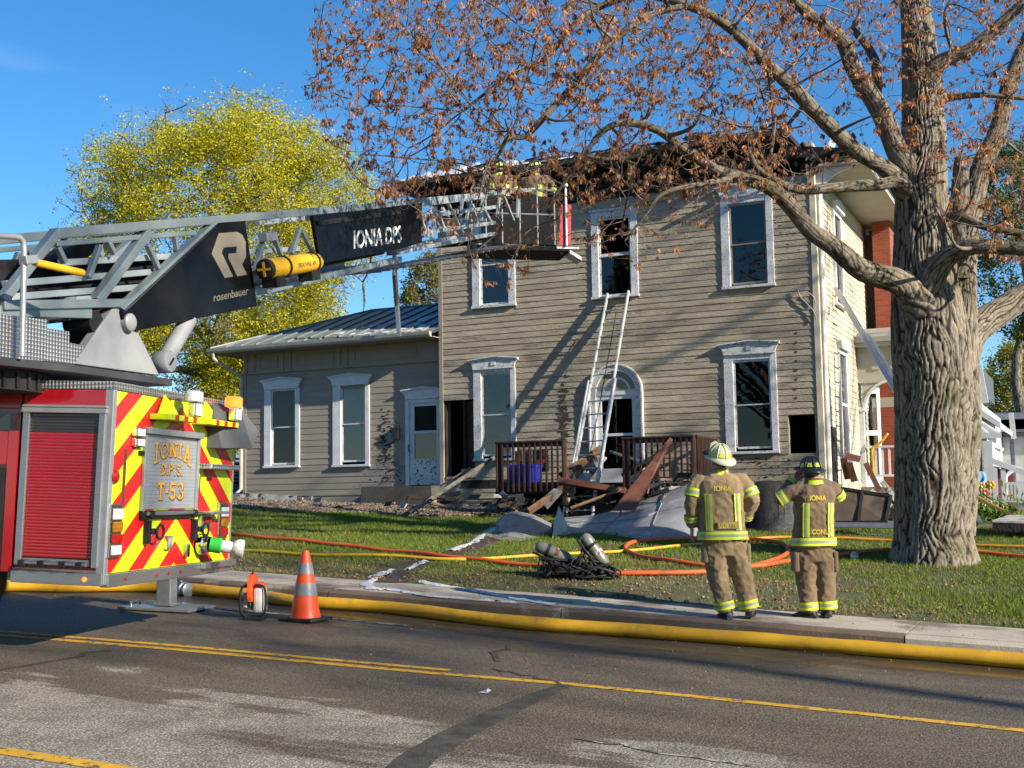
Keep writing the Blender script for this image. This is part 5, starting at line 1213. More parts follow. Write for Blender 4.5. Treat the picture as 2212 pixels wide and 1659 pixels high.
def bark_tube(pts, rad, n, seed, amp):
    # limb skin with furrowed ridges: rings resampled finely, radius pushed by stretched ridged noise
    pts = np.array(pts); rad = np.array(rad); L_ = np.concatenate([[0], np.cumsum(np.linalg.norm(np.diff(pts, axis=0), axis=1))]); m = max(8, int(L_[-1]/(.022 if rad[0] > .15 else .05)))
    s = np.linspace(0, L_[-1], m); P = np.stack([np.interp(s, L_, pts[:, i]) for i in range(3)], 1); R = np.interp(s, L_, rad)
    D = np.gradient(P, axis=0); D /= np.linalg.norm(D, axis=1)[:, None]; ref = np.array([1., 0, 0]); A = np.zeros_like(P)
    for i in range(m): a = ref-D[i]*np.dot(ref, D[i]); a /= np.linalg.norm(a); A[i] = a; ref = a
    B_ = np.cross(D, A); t = 2*np.pi*np.arange(n)/n; T, S = np.meshgrid(t, s)
    cx, cy = np.cos(T), np.sin(T); rm = R.mean()
    def plates(cw, ch, sd):
        # cracked plates: distance to the borders of a jittered cell pattern, long cells, periodic round the limb
        N_ = max(6, int(round(2*np.pi*rm/cw))); tab = np.random.default_rng(sd).random((N_, 4096, 2))
        wu = vnoise(cx*rm*5+30, cy*rm*5+30+S*3, 1.0, sd+1)-.5; wv = vnoise(cx*rm*7+60, cy*rm*7+10+S*2, 1.0, sd+2)-.5
        U = T/(2*np.pi)*N_+wu*3.0; Vv = S/ch+wv*1.6+10; i0, j0 = np.floor(U).astype(int), np.floor(Vv).astype(int); F1 = np.full(U.shape, 9.0); F2 = F1.copy()
        for di in (-1, 0, 1):
            for dj in (-1, 0, 1):
                q = tab[(i0+di) % N_, (j0+dj) % 4096]; d = np.hypot(i0+di+q[..., 0]-U, j0+dj+q[..., 1]-Vv); F2 = np.where(d < F1, F1, np.minimum(F2, d)); F1 = np.minimum(F1, d)
        return F2-F1
    e1 = plates(.050, .55, seed); e2 = plates(.030, .16, seed+5); lump = vnoise(cx*rm*2.5+40, cy*rm*2.5+40+S*.8, 1.0, seed+7)-.5
    c1 = 1-np.clip(e1/.30, 0, 1); c2 = 1-np.clip(e2/.22, 0, 1); thick = np.clip(R/.32, .25, 1)[:, None]; amp_ = np.minimum(amp, R*.09)[:, None]*thick
    rr_ = R[:, None]+amp_*(-c1*1.0-c2*.35+1.6*lump)
    sh = np.clip(c1**1.3*.95+c2*.35, 0, 1)*(.35+.65*thick)+(1-thick)*.42  # thin limbs toned darker: shade of their undersides put into the colour
    V_ = P[:, None]+A[:, None]*(cx*rr_)[..., None]+B_[:, None]*(cy*rr_)[..., None]
    i, k = np.meshgrid(np.arange(m-1), np.arange(n), indexing='ij'); b = i*n; k2 = (k+1) % n
    F = np.stack([b+k, b+k2, b+n+k2, b+n+k], -1).reshape(-1, 4)
    return V_.reshape(-1, 3), F, sh.ravel()
Vs, Fs, Ss, o_ = [], [], [], 0
for i, (pts, rad) in enumerate(main_paths):
    n_ = 230 if rad[0] > .4 else (80 if rad[0] > .15 else 28)
    v, f, sh = bark_tube(pts, rad, n_, 100+i*11, .03); Vs.append(v); Fs.append(f+o_); Ss.append(sh); o_ += len(v)
trunk = mesh_np('trunk', np.concatenate(Vs), np.concatenate(Fs), bark_t, maple, 4, np.concatenate(Ss))
trunk.data.polygons.foreach_set('use_smooth', [True]*len(trunk.data.polygons))
# crown targets sampled in the volume the crown fills
def in_poly(x, y, P):
    c = np.zeros(len(x), bool); n = len(P)
    for i in range(n):
        x0, y0 = P[i]; x1, y1 = P[(i+1) % n]
        k = ((y0 > y) != (y1 > y)) & (x < (x1-x0)*(y-y0)/(y1-y0+1e-9)+x0); c ^= k
    return c
CP = [(648,190),(668,60),(735,-60),(1000,-120),(2330,-120),(2330,560),(2180,575),(2050,500),(1960,300),(1900,330),(1760,420),(1640,430),(1560,470),(1470,560),(1400,590),(1320,520),(1240,570),(1170,560),(1090,640),(1010,590),(960,500),(900,470),(820,440),(765,375),(700,300)]
def dens(x, y):
    d = np.ones_like(x)
    d = np.where(y > 430, .28, d); d = np.where((y > 320) & (y < 430) & (x > 1050) & (x < 1720), 1.0, d)
    d = np.where((x < 800), .75, d); d = np.where((x > 1940), .95, d); d = np.where((y < 230) & (x > 850) & (x < 1750), 1.5, d)
    d = np.where((x > 1700) & (x < 1960) & (y > 180), .35, d); return d
def sample(n, r):
    out = []
    while len(out) < n:
        x = r.uniform(640, 2330, 4*n); y = r.uniform(-120, 660, 4*n); k = in_poly(x, y, CP) & (r.random(4*n) < dens(x, y)/1.5)
        x, y = x[k], y[k]
        for a, b in zip(x, y):
            lean = np.interp(a, [640, 1200, 1990, 2330], [-2.3, -1.7, 0, -.2]); out.append(at_d(a, b, TD+lean+np.clip(r.normal()*1.25, -2.4, 2.6)))
            if len(out) == n: break
    return out
r = np.random.default_rng(42)
order = sk.order
sec = sk.grow(order(sample(150, r)), .035, .011, 7, .10, r, sag=.06, rise=.03)
ter = sk.grow(order(sample(760, r)), .013, .005, 6, .12, r, sag=.10, rise=.06)
twg = sk.grow(order(sample(3100, r)), .006, .0030, 5, .12, r, sag=.14, rise=.10, limit=1.1)
twig_m = mat('maple_twig_bark', (.20, .155, .115), .8, c2=(.08, .06, .048), scale=3)
bare = sk.grow(order(sample(1700, r)), .0055, .0026, 5, .16, r, sag=.10, rise=.12, limit=.8)
br = tubes_np('branches', sec+ter+twg+bare, 5, twig_m, maple); br['kind'] = 'stuff'
# flower clusters: tassels of little kites hanging from twig points
cl = []
for pts, rad in twg:
    n_ = len(pts)
    for k in range(1, n_):
        if r.random() < (.56 if k < n_-1 else .95): cl.append((pts[k], 1.0))
for pts, rad in ter:
    for k in range(2, len(pts)):
        if r.random() < .3: cl.append((pts[k], 1.0))
C, D, U, LN, WD, SH = [], [], [], [], [], []
for p, s in cl:
    base = r.random(); n_ = r.integers(6, 11); sz = r.choice((.45, .62, .82, 1.2), p=(.28, .36, .26, .10))
    for _ in range(n_):
        d = V3((r.normal()*.42, r.normal()*.42, -1)); d /= np.linalg.norm(d); u = np.cross(d, r.normal(size=3)); u /= np.linalg.norm(u)
        C.append(p+V3((r.normal()*.018, r.normal()*.018, r.normal()*.012-.006))*sz); D.append(d); U.append(u); LN.append(r.uniform(.05, .10)*sz); WD.append(r.uniform(.018, .034)*sz); SH.append(np.clip(base**1.5*.75+r.random()*.3, 0, 1))
v, f, sh = quads_hang(C, D, U, LN, WD, SH)
rust = leaf_mat('rust_flower', [(0, (.13, .05, .04)), (.3, (.34, .14, .055)), (.65, (.57, .27, .095)), (1, (.63, .37, .26))], .45)
cr_ = mesh_np('crown', v, f, rust, maple, 4, sh); cr_['kind'] = 'stuff'

# ---- leafing trees behind
def leafy_tree(name, label, base, ctr, rad, seed, stops, nclump, leaf, lv=(16, 90, 420), trunk_r=.3, group=None, dens_in=.35, barkc=None, lobes=0):
    r = np.random.default_rng(seed); base, ctr, rad = V3(base), V3(ctr), V3(rad)
    t = thing(name, label, 'tree', tuple(base), group)
    s = Skel(); top = ctr+V3((0,0,rad[2]*.25)); n_ = 12
    fork = base+(ctr-base)*.42
    s.path([base+(top-base)*(i/n_)+V3((math.sin(i*.9)*.08, math.cos(i*.7)*.08, 0))*min(i, 3) for i in range(n_+1)], [trunk_r*(1-.75*i/n_)*(1.25 if i == 0 else 1) for i in range(n_+1)])
    def tg(n, lo):
        u = rand_unit(n, r); q = r.uniform(lo, 1, n)**.42; out = ctr+u*q[:, None]*rad
        return [p for p in out if p[2] > base[2]+1.0]
    for n, rm, ri, st in ((lv[0], trunk_r*.42, trunk_r*.10, 7), (lv[1], trunk_r*.13, trunk_r*.045, 6), (lv[2], trunk_r*.05, .008, 4)):
        T = s.order(tg(n, .25)); new = s.grow(T, rm, ri, st, .10, r, sag=.03, rise=.05)
    mb = MB(); mb.tube(*s.paths[0], 12); mb.build('trunk', barkc or bark, t, smooth='all')
    b_ = tubes_np('branches', s.paths[1:], 5, barkc or bark, t); b_['kind'] = 'stuff'
    # leaf clumps near branch ends
    ends = np.array([p for pts, ra in s.paths[1+lv[0]:] for p in pts[1:]])
    k = r.integers(0, len(ends), nclump); cc = ends[k]+r.normal(size=(nclump, 3))*rad*.055
    rel = np.linalg.norm((cc-ctr)/rad, axis=1); keep = (r.random(nclump) < dens_in+(1-dens_in)*np.clip(rel*1.25-.3, 0, 1)) & (rel < 1.12)
    if lobes:
        lc = rand_unit(lobes, r)*r.uniform(.35, .86, lobes)[:, None]; q = (cc-ctr)/rad; ld = np.min(np.linalg.norm(q[:, None]-lc[None], axis=2), axis=1); lr = r.uniform(.16, .36, lobes); ld = np.min(np.linalg.norm(q[:, None]-lc[None], axis=2)/lr[None], axis=1); keep &= r.random(nclump) < np.clip(2.2-ld*1.9, .02, 1)
    cc = cc[keep]; m_ = len(cc); per = 7
    c = np.repeat(cc, per, 0)+r.normal(size=(m_*per, 3))*leaf*.9; d = rand_unit(m_*per, r); d[:, 2] = d[:, 2]*.6-.15; d /= np.linalg.norm(d, axis=1)[:, None]; u = np.cross(d, rand_unit(m_*per, r)); u /= np.linalg.norm(u, axis=1)[:, None]
    sh = np.clip(np.repeat(r.random(m_), per)*.8+r.random(m_*per)*.25, 0, 1)
    v, f, sh = quads_hang(c, d, u, leaf*r.uniform(.7, 1.4, m_*per), leaf*r.uniform(.5, 1.0, m_*per), sh)
    lm = leaf_mat(name+'_leaf_'+str(seed), stops, .42)
    o = mesh_np('crown', v, f, lm, t, 4, sh); o['kind'] = 'stuff'
    return t
YG = [(0, (.23, .22, .012)), (.4, (.41, .385, .015)), (.8, (.54, .49, .02)), (1, (.58, .53, .07))]
dY = 41.0; pxm = dY/FPX
def dtree(px, py, d): return at_d(px, py, d)
yb = dtree(478, 1000, dY); yb[2] = 1.9
leafy_tree('yellow_green_tree', 'broad tree in yellow-green spring leaf rising behind the low wing', yb, dtree(470, 540, dY), (378*pxm, 340*pxm, 362*pxm), 3, YG, 70000, .07, (26, 240, 1500), .42, dens_in=.55, lobes=80)

# ================================================================== BACKGROUND TREES
GG = [(0, (.05, .07, .015)), (.5, (.12, .14, .02)), (1, (.24, .24, .03))]
PALE = [(0, (.10, .09, .03)), (.5, (.20, .18, .05)), (1, (.30, .27, .09))]
OL = [(0, (.17, .17, .02)), (.5, (.26, .24, .025)), (1, (.38, .34, .04))]
def bt(name, label, cx, cy, d, rx, rz, seed, stops, nc, leaf, gx=None, tr=.25, lv=(14, 70, 320), din=.3):
    c = at_d(cx, cy, d); b = at_d(gx or cx, 1060, d); b[2] = 1.2; k = d/FPX
    return leafy_tree(name, label, b, c, (rx*k, rx*k, rz*k), seed, stops, nc, leaf, lv, tr, 'trees in the background', din)
bt('budding_tree', 'pale budding tree top showing between the wing roof and the tall house', 935, 650, 60, 75, 110, 11, PALE, 2600, .12)
bt('budding_tree', 'small pale tree at the left edge behind the aerial ladder', 5, 700, 55, 75, 125, 12, OL, 2600, .11)
bt('shade_tree', 'loose dark green tree behind the maple trunk at the right', 2205, 520, 46, 110, 240, 13, GG, 4200, .11, 2215, .3)
bt('shade_tree', 'golden green tree above the white porch roof', 2195, 880, 62, 75, 150, 14, OL, 3800, .12)
bt('shade_tree', 'bushy dull green tree behind the gray shingled roofs', 2140, 960, 80, 60, 90, 15, PALE, 2000, .15)
bt('hedge_tree', 'low green tree behind the wing beside the truck cover', 505, 860, 46, 70, 120, 16, YG, 2200, .10, 500, .16)
# street tree out past the right edge, its shade falls on the truck and the road
leafy_tree('street_tree', 'bare budding street tree across the road beyond the view', (30.0, 2.8, -1.4), (30.0, 2.8, 20.0), (4.6, 5.0, 5.4), 17, PALE, 1500, .12, (20, 90, 360), .34, dens_in=.5)
leafy_tree('street_tree', 'bare street tree beside the lawn beyond the right of the view', (9.5, 22.5, .6), (9.5, 22.5, 11.5), (4.6, 4.6, 4.0), 18, PALE, 500, .09, (16, 70, 240), .3, dens_in=.5)

# ================================================================== GRASS
r = np.random.default_rng(77)
# foot-worn stream bed where foam ran: kept clear of blades
stream = np.array([ground(x, y)[:2] for x, y in ((1060,1165),(1020,1185),(960,1205),(900,1215),(850,1235),(825,1262),(880,1285),(960,1296),(1100,1305))])
def seg_dist(x, y, P):
    d = np.full(len(x), 9.0)
    for a, b in zip(P[:-1], P[1:]):
        ab = b-a; t = np.clip(((x-a[0])*ab[0]+(y-a[1])*ab[1])/(ab@ab), 0, 1); d = np.minimum(d, np.hypot(x-a[0]-ab[0]*t, y-a[1]-ab[1]*t))
    return d
n = 560000
gx = r.uniform(-24, 14, n); gy = WALK_Y+.02+(r.random(n)**1.35)*10.8
px_ = (np.stack([gx, gy, np.zeros(n)], 1)-EYE); dep = px_@FW; sx_ = px_@RT/dep*FPX+1106; k = (sx_ > -60) & (sx_ < 3100)
gx, gy = gx[k], gy[k]
bed = gy > np.interp(gx, [-24, -17, -12.5, -11.4, -10, -4, 6], [21.8, 21.9, 22.4, 22.9, 23.6, 24.4, 27])
d1 = vnoise(gx, gy, 1.4, 1)*.6+vnoise(gx, gy, .45, 2)*.4
near = np.clip((16.6-gy)/2.2, 0, 1)                                 # thin, dead strip along the walk
lush = np.clip((gx+4)/4, 0, 1)*np.clip((18.5-gy)/3, 0, 1)           # rich turf below the maple
worn = np.clip(1.2-(np.hypot(gx+4.2, (gy-15.4)*1.1)/3.2), 0, 1)
pk = .92-.55*near*(1-lush*.9)-.45*worn*(1-lush)-np.where(d1 < .34, .5, 0)
k = ~bed & (r.random(len(gx)) < pk) & (seg_dist(gx, gy, stream) > .22+.10*d1)
gx, gy, d1, near, lush, worn = gx[k], gy[k], d1[k], near[k], lush[k], worn[k]
m_ = len(gx); gzv = lawn_z(gx, gy); h = r.uniform(.03, .075, m_)*(1-.4*near*(1-lush)+.55*lush*(d1 > .5)); a = r.uniform(0, 6.283, m_); ln_ = r.normal(size=(m_, 2))*.55
wv = r.uniform(.004, .008, m_)
base = np.stack([gx, gy, gzv-.004], 1); side = np.stack([np.cos(a)*wv, np.sin(a)*wv, np.zeros(m_)], 1); tip = base+np.stack([ln_[:, 0]*h, ln_[:, 1]*h, h], 1)
v = np.stack([base-side, base+side, tip], 1).reshape(-1, 3); f = np.arange(3*m_).reshape(-1, 3)
dry = np.clip(.75*near*(1-lush)+.6*worn*(1-lush)+np.where(d1 < .45, .3, 0)+r.normal(size=m_)*.18, 0, 1)
sh = np.repeat(1-dry, 3)
gm = leaf_mat('lawn_blade', [(0, (.28, .21, .10)), (.3, (.23, .20, .06)), (.55, (.15, .18, .025)), (1, (.14, .205, .02))], .3)
go = mesh_np('grass', v, f, gm, None, 3, sh); tag(go, 'short green lawn grass with worn straw patches', 'grass', kind='stuff')

# stone mulch along the house front
def pebbles(name, x0, x1, yf, n, size, stops, seed, zf):
    r = np.random.default_rng(seed); X = r.uniform(x0, x1, n); Y = yf(X, r.random(n)); Z = zf(X, Y)
    oct_ = np.array([(1,0,0),(-1,0,0),(0,1,0),(0,-1,0),(0,0,1),(0,0,-1)], float); F = np.array([(0,2,4),(2,1,4),(1,3,4),(3,0,4),(2,0,5),(1,2,5),(3,1,5),(0,3,5)])
    s = r.uniform(.4, 1.2, n)*size; V_ = oct_[None]*r.uniform(.6, 1.3, (n, 6, 1))*s[:, None, None]*np.array((1.2, 1, .7)); an = r.uniform(0, 6.28, n)
    R = np.stack([np.cos(an), -np.sin(an), np.sin(an), np.cos(an)], 1).reshape(n, 2, 2); V_[:, :, :2] = np.einsum('nij,nkj->nki', R, V_[:, :, :2]); V_ += np.stack([X, Y, Z+s*.4], 1)[:, None]
    f = (F[None]+np.arange(n)[:, None, None]*6).reshape(-1, 3); return mesh_np(name, V_.reshape(-1, 3), f, leaf_mat(name+'_stone', stops, 0, .85), None, 3, np.repeat(r.random(n), 6))
bedy = lambda X, u: np.interp(X, [-24, -17, -12.5, -11.4, -10, -4, 6], [21.8, 21.9, 22.4, 22.9, 23.6, 24.2, 25])+u*np.interp(X, [-24, -13, -9], [2.9, 2.3, 1.2])
pb = pebbles('gravel', -23, -9, bedy, 17000, .042, [(0, (.06, .045, .035)), (.5, (.18, .135, .10)), (1, (.26, .21, .16))], 5, lawn_z)
tag(pb, 'brown stone mulch spread along the foot of the house', 'gravel', kind='stuff')
# dead leaves and grit on the road edge and walk
gr_ = pebbles('litter', -16, 2, lambda X, u: np.where(u < .35, 12.9+u*3, 6+u*6.5), 700, .009, [(0, (.08, .06, .04)), (.6, (.18, .14, .10)), (1, (.36, .32, .27))], 9, lambda X, Y: gz(X, Y))
tag(gr_, 'grit and crumbs scattered over the road and walk', 'grit', kind='stuff')
lv_ = pebbles('leaf_litter', -13, 4, lambda X, u: WALK_Y+.05+u**1.6*5.5, 2600, .022, [(0, (.07, .045, .025)), (.6, (.20, .12, .06)), (1, (.34, .23, .12))], 13, lambda X, Y: lawn_z(X, Y)+.012)
tag(lv_, 'dry brown leaf litter strewn over the thin grass by the walk', 'leaf litter', kind='stuff')
# foam along the stream and on the walk
def ribbon(name, label, pts, wid, m, seed, hz=.012):
    r = np.random.default_rng(seed); P = [V3(p) for p in pts]; Q = []
    for a, b in zip(P[:-1], P[1:]):
        for t in np.linspace(0, 1, 9)[:-1]: Q.append(a+(b-a)*t)
    L_, R2, M2 = [], [], []
    for i, p in enumerate(Q):
        d = Q[min(i+1, len(Q)-1)]-Q[max(i-1, 0)]; nn = unit((-d[1], d[0], 0)); a, b = wid*r.uniform(.3, 1.1), wid*r.uniform(.3, 1.1)
        for S, q, z in ((L_, p+nn*a, .004), (M2, p+nn*(a-b)*.3, hz+r.random()*.02), (R2, p-nn*b, .004)): q[1] = max(q[1], KERB_Y+.03); S.append((q[0], q[1], float(gz(q[0], q[1]))+z+.004))
    n = len(Q); mb = MB(); mb.add(L_+M2+R2, [(i, n+i, n+i+1, i+1) for i in range(n-1)]+[(n+i, 2*n+i, 2*n+i+1, n+i+1) for i in range(n-1)])
    o = mb.build(name, m, smooth='all'); return tag(o, label, 'foam' if m is foam_m else 'puddle', kind='stuff')
gp = lambda *a: [ground(x, y) for x, y in a]
mud = mat('wet_mud', (.055, .04, .028), .35, c2=(.09, .07, .05), scale=5, bump=.3, c3=(.035, .028, .02), scale3=1.5)
ribbon('mud_channel', 'wet mud channel where run-off crosses the lawn', gp((1080,1150),(1030,1180),(960,1204),(900,1216),(858,1238),(840,1262)), .24, mud, 2, .004)
ribbon('foam_trail', 'white foam down the left bank of the run-off channel', gp((1050,1152),(1022,1172),(985,1188),(972,1192)), .12, foam_m, 3)
ribbon('foam_trail', 'white foam lumps beside the yellow hose in the channel', gp((915,1214),(895,1224),(878,1234)), .09, foam_m, 4)
ribbon('foam_trail', 'white foam curling off the lawn onto the walk', gp((845,1232),(812,1246),(792,1262),(800,1272),(840,1276)), .10, foam_m, 5)
ribbon('foam_trail', 'long white foam line along the walk edge', gp((835,1274),(930,1290),(1030,1302),(1130,1308)), .065, foam_m, 6)
ribbon('foam_trail', 'white foam on the walk behind the kerb', gp((910,1258),(980,1270),(1050,1282),(1120,1296),(1215,1310)), .08, foam_m, 7)
ribbon('foam_trail', 'foam lump beside the crumpled metal sheet', gp((1075,1135),(1060,1150),(1050,1158)), .12, foam_m, 8)

# ================================================================== PEOPLE
khaki = mat('khaki_turnout_cloth', (.30, .21, .105), .88, c2=(.22, .15, .075), scale=3.5, detail=7, bump=.35, bscale=22, c3=(.085, .058, .034), scale3=2.6, lo3=.55, hi3=.72, sheen=.2)
khaki_d = mat('sooty_turnout_cloth', (.185, .12, .062), .9, c2=(.13, .085, .046), scale=3.5, detail=7, bump=.35, bscale=22, c3=(.055, .04, .025), scale3=2.2, lo3=.54, hi3=.70, sheen=.2)
lime = mat('lime_reflective_tape', (.60, .72, .02), .5, c2=(.52, .62, .02), scale=6)
silv = mat('silver_reflective_tape', (.30, .33, .24), .4, c2=(.24, .27, .2), scale=6)
skin = mat('skin', (.42, .23, .16), .55, c2=(.38, .2, .14), scale=9)
rubber = mat('black_boot_rubber', (.014, .014, .015), .5, spec=.25, c2=(.03, .03, .032), scale=6, bump=.15)
helm_w = mat('off_white_helmet', (.56, .55, .36), .35, c2=(.50, .48, .30), scale=5, coat=.3)
helm_b = mat('black_helmet', (.014, .015, .017), .35, c2=(.03, .03, .032), scale=7, coat=.3)
def tor(a, b, n=28, e=2.5):
    return [(math.copysign(abs(math.cos(t))**(2/e), math.cos(t))*a, math.copysign(abs(math.sin(t))**(2/e), math.sin(t))*b) for t in np.linspace(0, 2*math.pi, n, endpoint=False)]
def interp_poly(pts, rad, step=.03):
    P, Rr = [V3(pts[0])], [rad[0]]
    for i in range(len(pts)-1):
        a, b = V3(pts[i]), V3(pts[i+1]); n = max(1, int(np.linalg.norm(b-a)/step))
        for k in range(1, n+1): P.append(a+(b-a)*k/n); Rr.append(rad[i]+(rad[i+1]-rad[i])*k/n)
    return P, Rr
def along(P, f):
    L_ = np.cumsum([0]+[np.linalg.norm(P[i+1]-P[i]) for i in range(len(P)-1)]); s = f*L_[-1]; i = min(int(np.searchsorted(L_, s, 'right'))-1, len(P)-2); i = max(i, 0)
    t = (s-L_[i])/(L_[i+1]-L_[i]); d = unit(P[i+1]-P[i]); return P[i]+(P[i+1]-P[i])*t, d, i
def hand(root, wrist, d, palm_n, curl=.6, sgn=1):
    d = unit(d); n = unit(palm_n); w_ = np.cross(d, n)*sgn; mb = MB()
    rings = []
    for u, hw, ht in ((0, .026, .02), (.03, .034, .018), (.065, .042, .016), (.09, .041, .013)):
        c = V3(wrist)+d*u; rings.append([c+w_*(math.cos(t)*hw)+n*(math.sin(t)*ht) for t in np.linspace(0, 6.283, 12, endpoint=False)])
    mb.loft(rings)
    for k, (o, L_) in enumerate(((-.031, .068), (-.011, .08), (.011, .075), (.031, .058))):
        p = V3(wrist)+d*.085+w_*o; pts = [p]; dd = d.copy()
        for j in range(3):
            dd = unit(dd+n*curl*.45); p = p+dd*L_*(.45, .32, .23)[j]; pts.append(p)
        mb.tube(pts, [.0095, .009, .0085, .0065], 8)
    p = V3(wrist)+d*.025-w_*.03; mb.tube([p, p-w_*.022+d*.03+n*.008, p-w_*.026+d*.058+n*.02, p-w_*.02+d*.078+n*.03], [.013, .012, .0105, .008], 8)
    return mb.build('hand', skin, root, smooth='all')
def fire_person(label, loc, rotz, J, cloth, helm, patch, name1, name2, seed, group=None, back_text=True):
    # J: joint table in local metres (x to the right as seen from behind, y ahead, z up)
    mb = MB(); z_hem, z_wst, z_ch, z_sh, z_nk = J['zs']; sway = J.get('sway', [(0, 0)]*5)
    trings = [(z_hem, .275, .185), (z_hem+.10, .265, .18), (z_wst, .25, .17), (z_ch-.1, .255, .17), (z_ch, .262, .168), (z_sh-.06, .245, .15), (z_sh-.01, .20, .12), (z_sh+.03, .12, .095), (z_nk, .075, .085)]
    sx_ = J.get('w', 1.0); shear = J.get('shear', 0.0)
    trings = [(z, a*sx_, b) for z, a, b in trings]
    def tcen(z): return V3((J.get('cx', 0)+shear*(z-z_hem), J.get('cy', 0), z))
    mb.loft([[tcen(z)+V3((x, y, 0)) for x, y in tor(a, b)] for z, a, b in trings])
    arms, legs = [], []
    for A in J['arms']:
        q0 = V3(A[0][0]); q0 = V3((J.get('cx', 0)+(q0[0]-J.get('cx', 0))*.55, q0[1], q0[2]+.005)); P, Rr = interp_poly([q0]+list(A[0]), [A[1][0]*.8]+list(A[1])); arms.append((P, Rr)); mb.tube(P, Rr, 16)
    for A in J['legs']:
        P, Rr = interp_poly(A[0], A[1]); legs.append((P, Rr)); mb.tube(P, Rr, 18)
    mb.loft([[tcen(z_hem)*V3((1, 1, 0))+V3((x, y, z)) for x, y in tor(a*sx_, b)] for z, a, b in ((z_hem-.16, .17, .13), (z_hem-.05, .215, .15), (z_hem+.1, .23, .155))])
    root = mb.build('person', cloth, None, smooth='all')
    tag(root, label, 'person', group); root.location = loc; root.rotation_euler = (0, 0, rotz)
    m1 = root.modifiers.new('skin', 'REMESH'); m1.mode = 'VOXEL'; m1.voxel_size = .011 if back_text else .02; m1.use_smooth_shade = True
    m0 = root.modifiers.new('soft', 'SMOOTH'); m0.iterations = 4
    tx = bpy.data.textures.new('folds', 'CLOUDS'); tx.noise_scale = .13; tx.noise_depth = 2
    m2 = root.modifiers.new('folds', 'DISPLACE'); m2.texture = tx; m2.strength = .03; m2.mid_level = .55
    tx2 = bpy.data.textures.new('creases', 'MUSGRAVE'); tx2.noise_scale = .09; tx2.musgrave_type = 'RIDGED_MULTIFRACTAL'
    m3 = root.modifiers.new('creases', 'DISPLACE'); m3.texture = tx2; m3.strength = .008; m3.mid_level = .9
    # reflective trim
    def ringband(P, Rr, f, wd, nm='trim_band'):
        for m_, dw, lift in ((lime, wd, .009), (silv, wd*.34, .0115)):
            c, d, i = along(P, f); r0 = Rr[min(i, len(Rr)-1)]; L_ = wd if m_ is lime else wd*.34
            b = MB(); b.tube([c-d*dw/2, c-d*dw*.25, c+d*dw*.25, c+d*dw/2], r0+lift, 20, False); b.build(nm, m_, root, smooth='all')
    for P, Rr in arms: ringband(P, Rr, J.get('af', (.42, .86))[0], .085); ringband(P, Rr, J.get('af', (.42, .86))[1], .06)
    for P, Rr in legs: ringband(P, Rr, .90, .085)
    for m_, z0, z1, lift in ((lime, z_hem+.015, z_hem+.10, .011), (silv, z_hem+.043, z_hem+.072, .0135)):
        b = MB(); b.loft([[tcen(z)+V3((x, y, 0)) for x, y in tor((.272 if z < z_hem+.06 else .266)*sx_+lift, .183+lift, 36)] for z in (z0, z1)], False); b.build('hem_band', m_, root, smooth='all')
    def backy(x, z):
        a = np.interp(z, [t[0] for t in trings], [t[1] for t in trings]); b = np.interp(z, [t[0] for t in trings], [t[2] for t in trings]); return -b*max(.02, 1-min(.999, abs(x)/a)**2.5)**(1/2.5)
    for xs in J.get('vx', (-.155, .15)):
        for m_, hw, lift in ((lime, .034, .013), (silv, .011, .0155)):
            b = MB(); zz = np.linspace(z_hem+.11, z_sh-.19, 10); L2 = []; R2 = []
            for z in zz:
                for S, x in ((L2, xs-hw), (R2, xs+hw)): p = tcen(z)+V3((x, backy(x, z)-lift, 0)); S.append(p)
            n_ = len(zz); b.add(L2+R2, [(i, n_+i, n_+i+1, i+1) for i in range(n_-1)]); b.build('back_stripe', m_, root, smooth='all')
    if back_text:
        ylet = mat('yellow_letters', (.66, .52, .02), .5, c2=(.58, .45, .02), scale=9)
        for s, zc, hw, hh, x0 in ((name1, z_sh-.135, .088, .055, .0), (name2, z_hem+.165, .098, .055, .035)):
            c = tcen(zc); y = backy(.04, zc)-.021
            lettering('lettering', s, ylet, root, c+V3((-hw+x0, y, -hh/2)), (hw*2, 0, 0), (0, 0, hh), (0, -1, 0), .0, bold=.012)
            if s == name2 and J.get('patch'):
                b = MB(); b.obox(c+V3((-hw+x0-.012, y+.004, -hh/2-.012)), (hw*2+.024, 0, 0), (0, .006, 0), (0, 0, hh+.024)); b.build('name_patch', cloth, root)
    # collar
    b = MB(); cz = z_sh+.005; c = tcen(cz)
    b.loft([[c+V3((math.cos(t)*.115, math.sin(t)*.10, 0)) for t in np.linspace(0, 6.283, 20, endpoint=False)], [c+V3((math.cos(t)*.098, math.sin(t)*.09, .075)) for t in np.linspace(0, 6.283, 20, endpoint=False)]], False); b.build('collar', cloth, root, smooth='all')
    b = MB(); tt = np.linspace(-2.35, -.8, 10); b.loft([[c+V3((math.cos(t)*.121, math.sin(t)*.107, .002)) for t in tt], [c+V3((math.cos(t)*.108, math.sin(t)*.10, .05)) for t in tt]][::-1], False); b.f = b.f[:-1]; b.build('collar_band', lime, root)
    # head
    hc = V3(J['head']); fw_ = unit(J.get('look', (0, 1, .1))); rt_ = unit(np.cross(fw_, (0, 0, 1))); up_ = np.cross(rt_, fw_)
    M3 = np.stack([rt_, fw_, up_], 1); T = lambda p: hc+M3@V3(p)
    b = MB(); b.sphere((0, 0, 0), 1, 18, 14, (.078, .098, .118))
    b.v = [tuple(T(p)) for p in b.v]; b.tube([tcen(z_sh-.02), tcen(z_nk)+V3((0, .01, .03)), T((0, -.02, -.06))], [.07, .062, .06], 14)
    hd = b.build('head', skin, root, smooth='all')
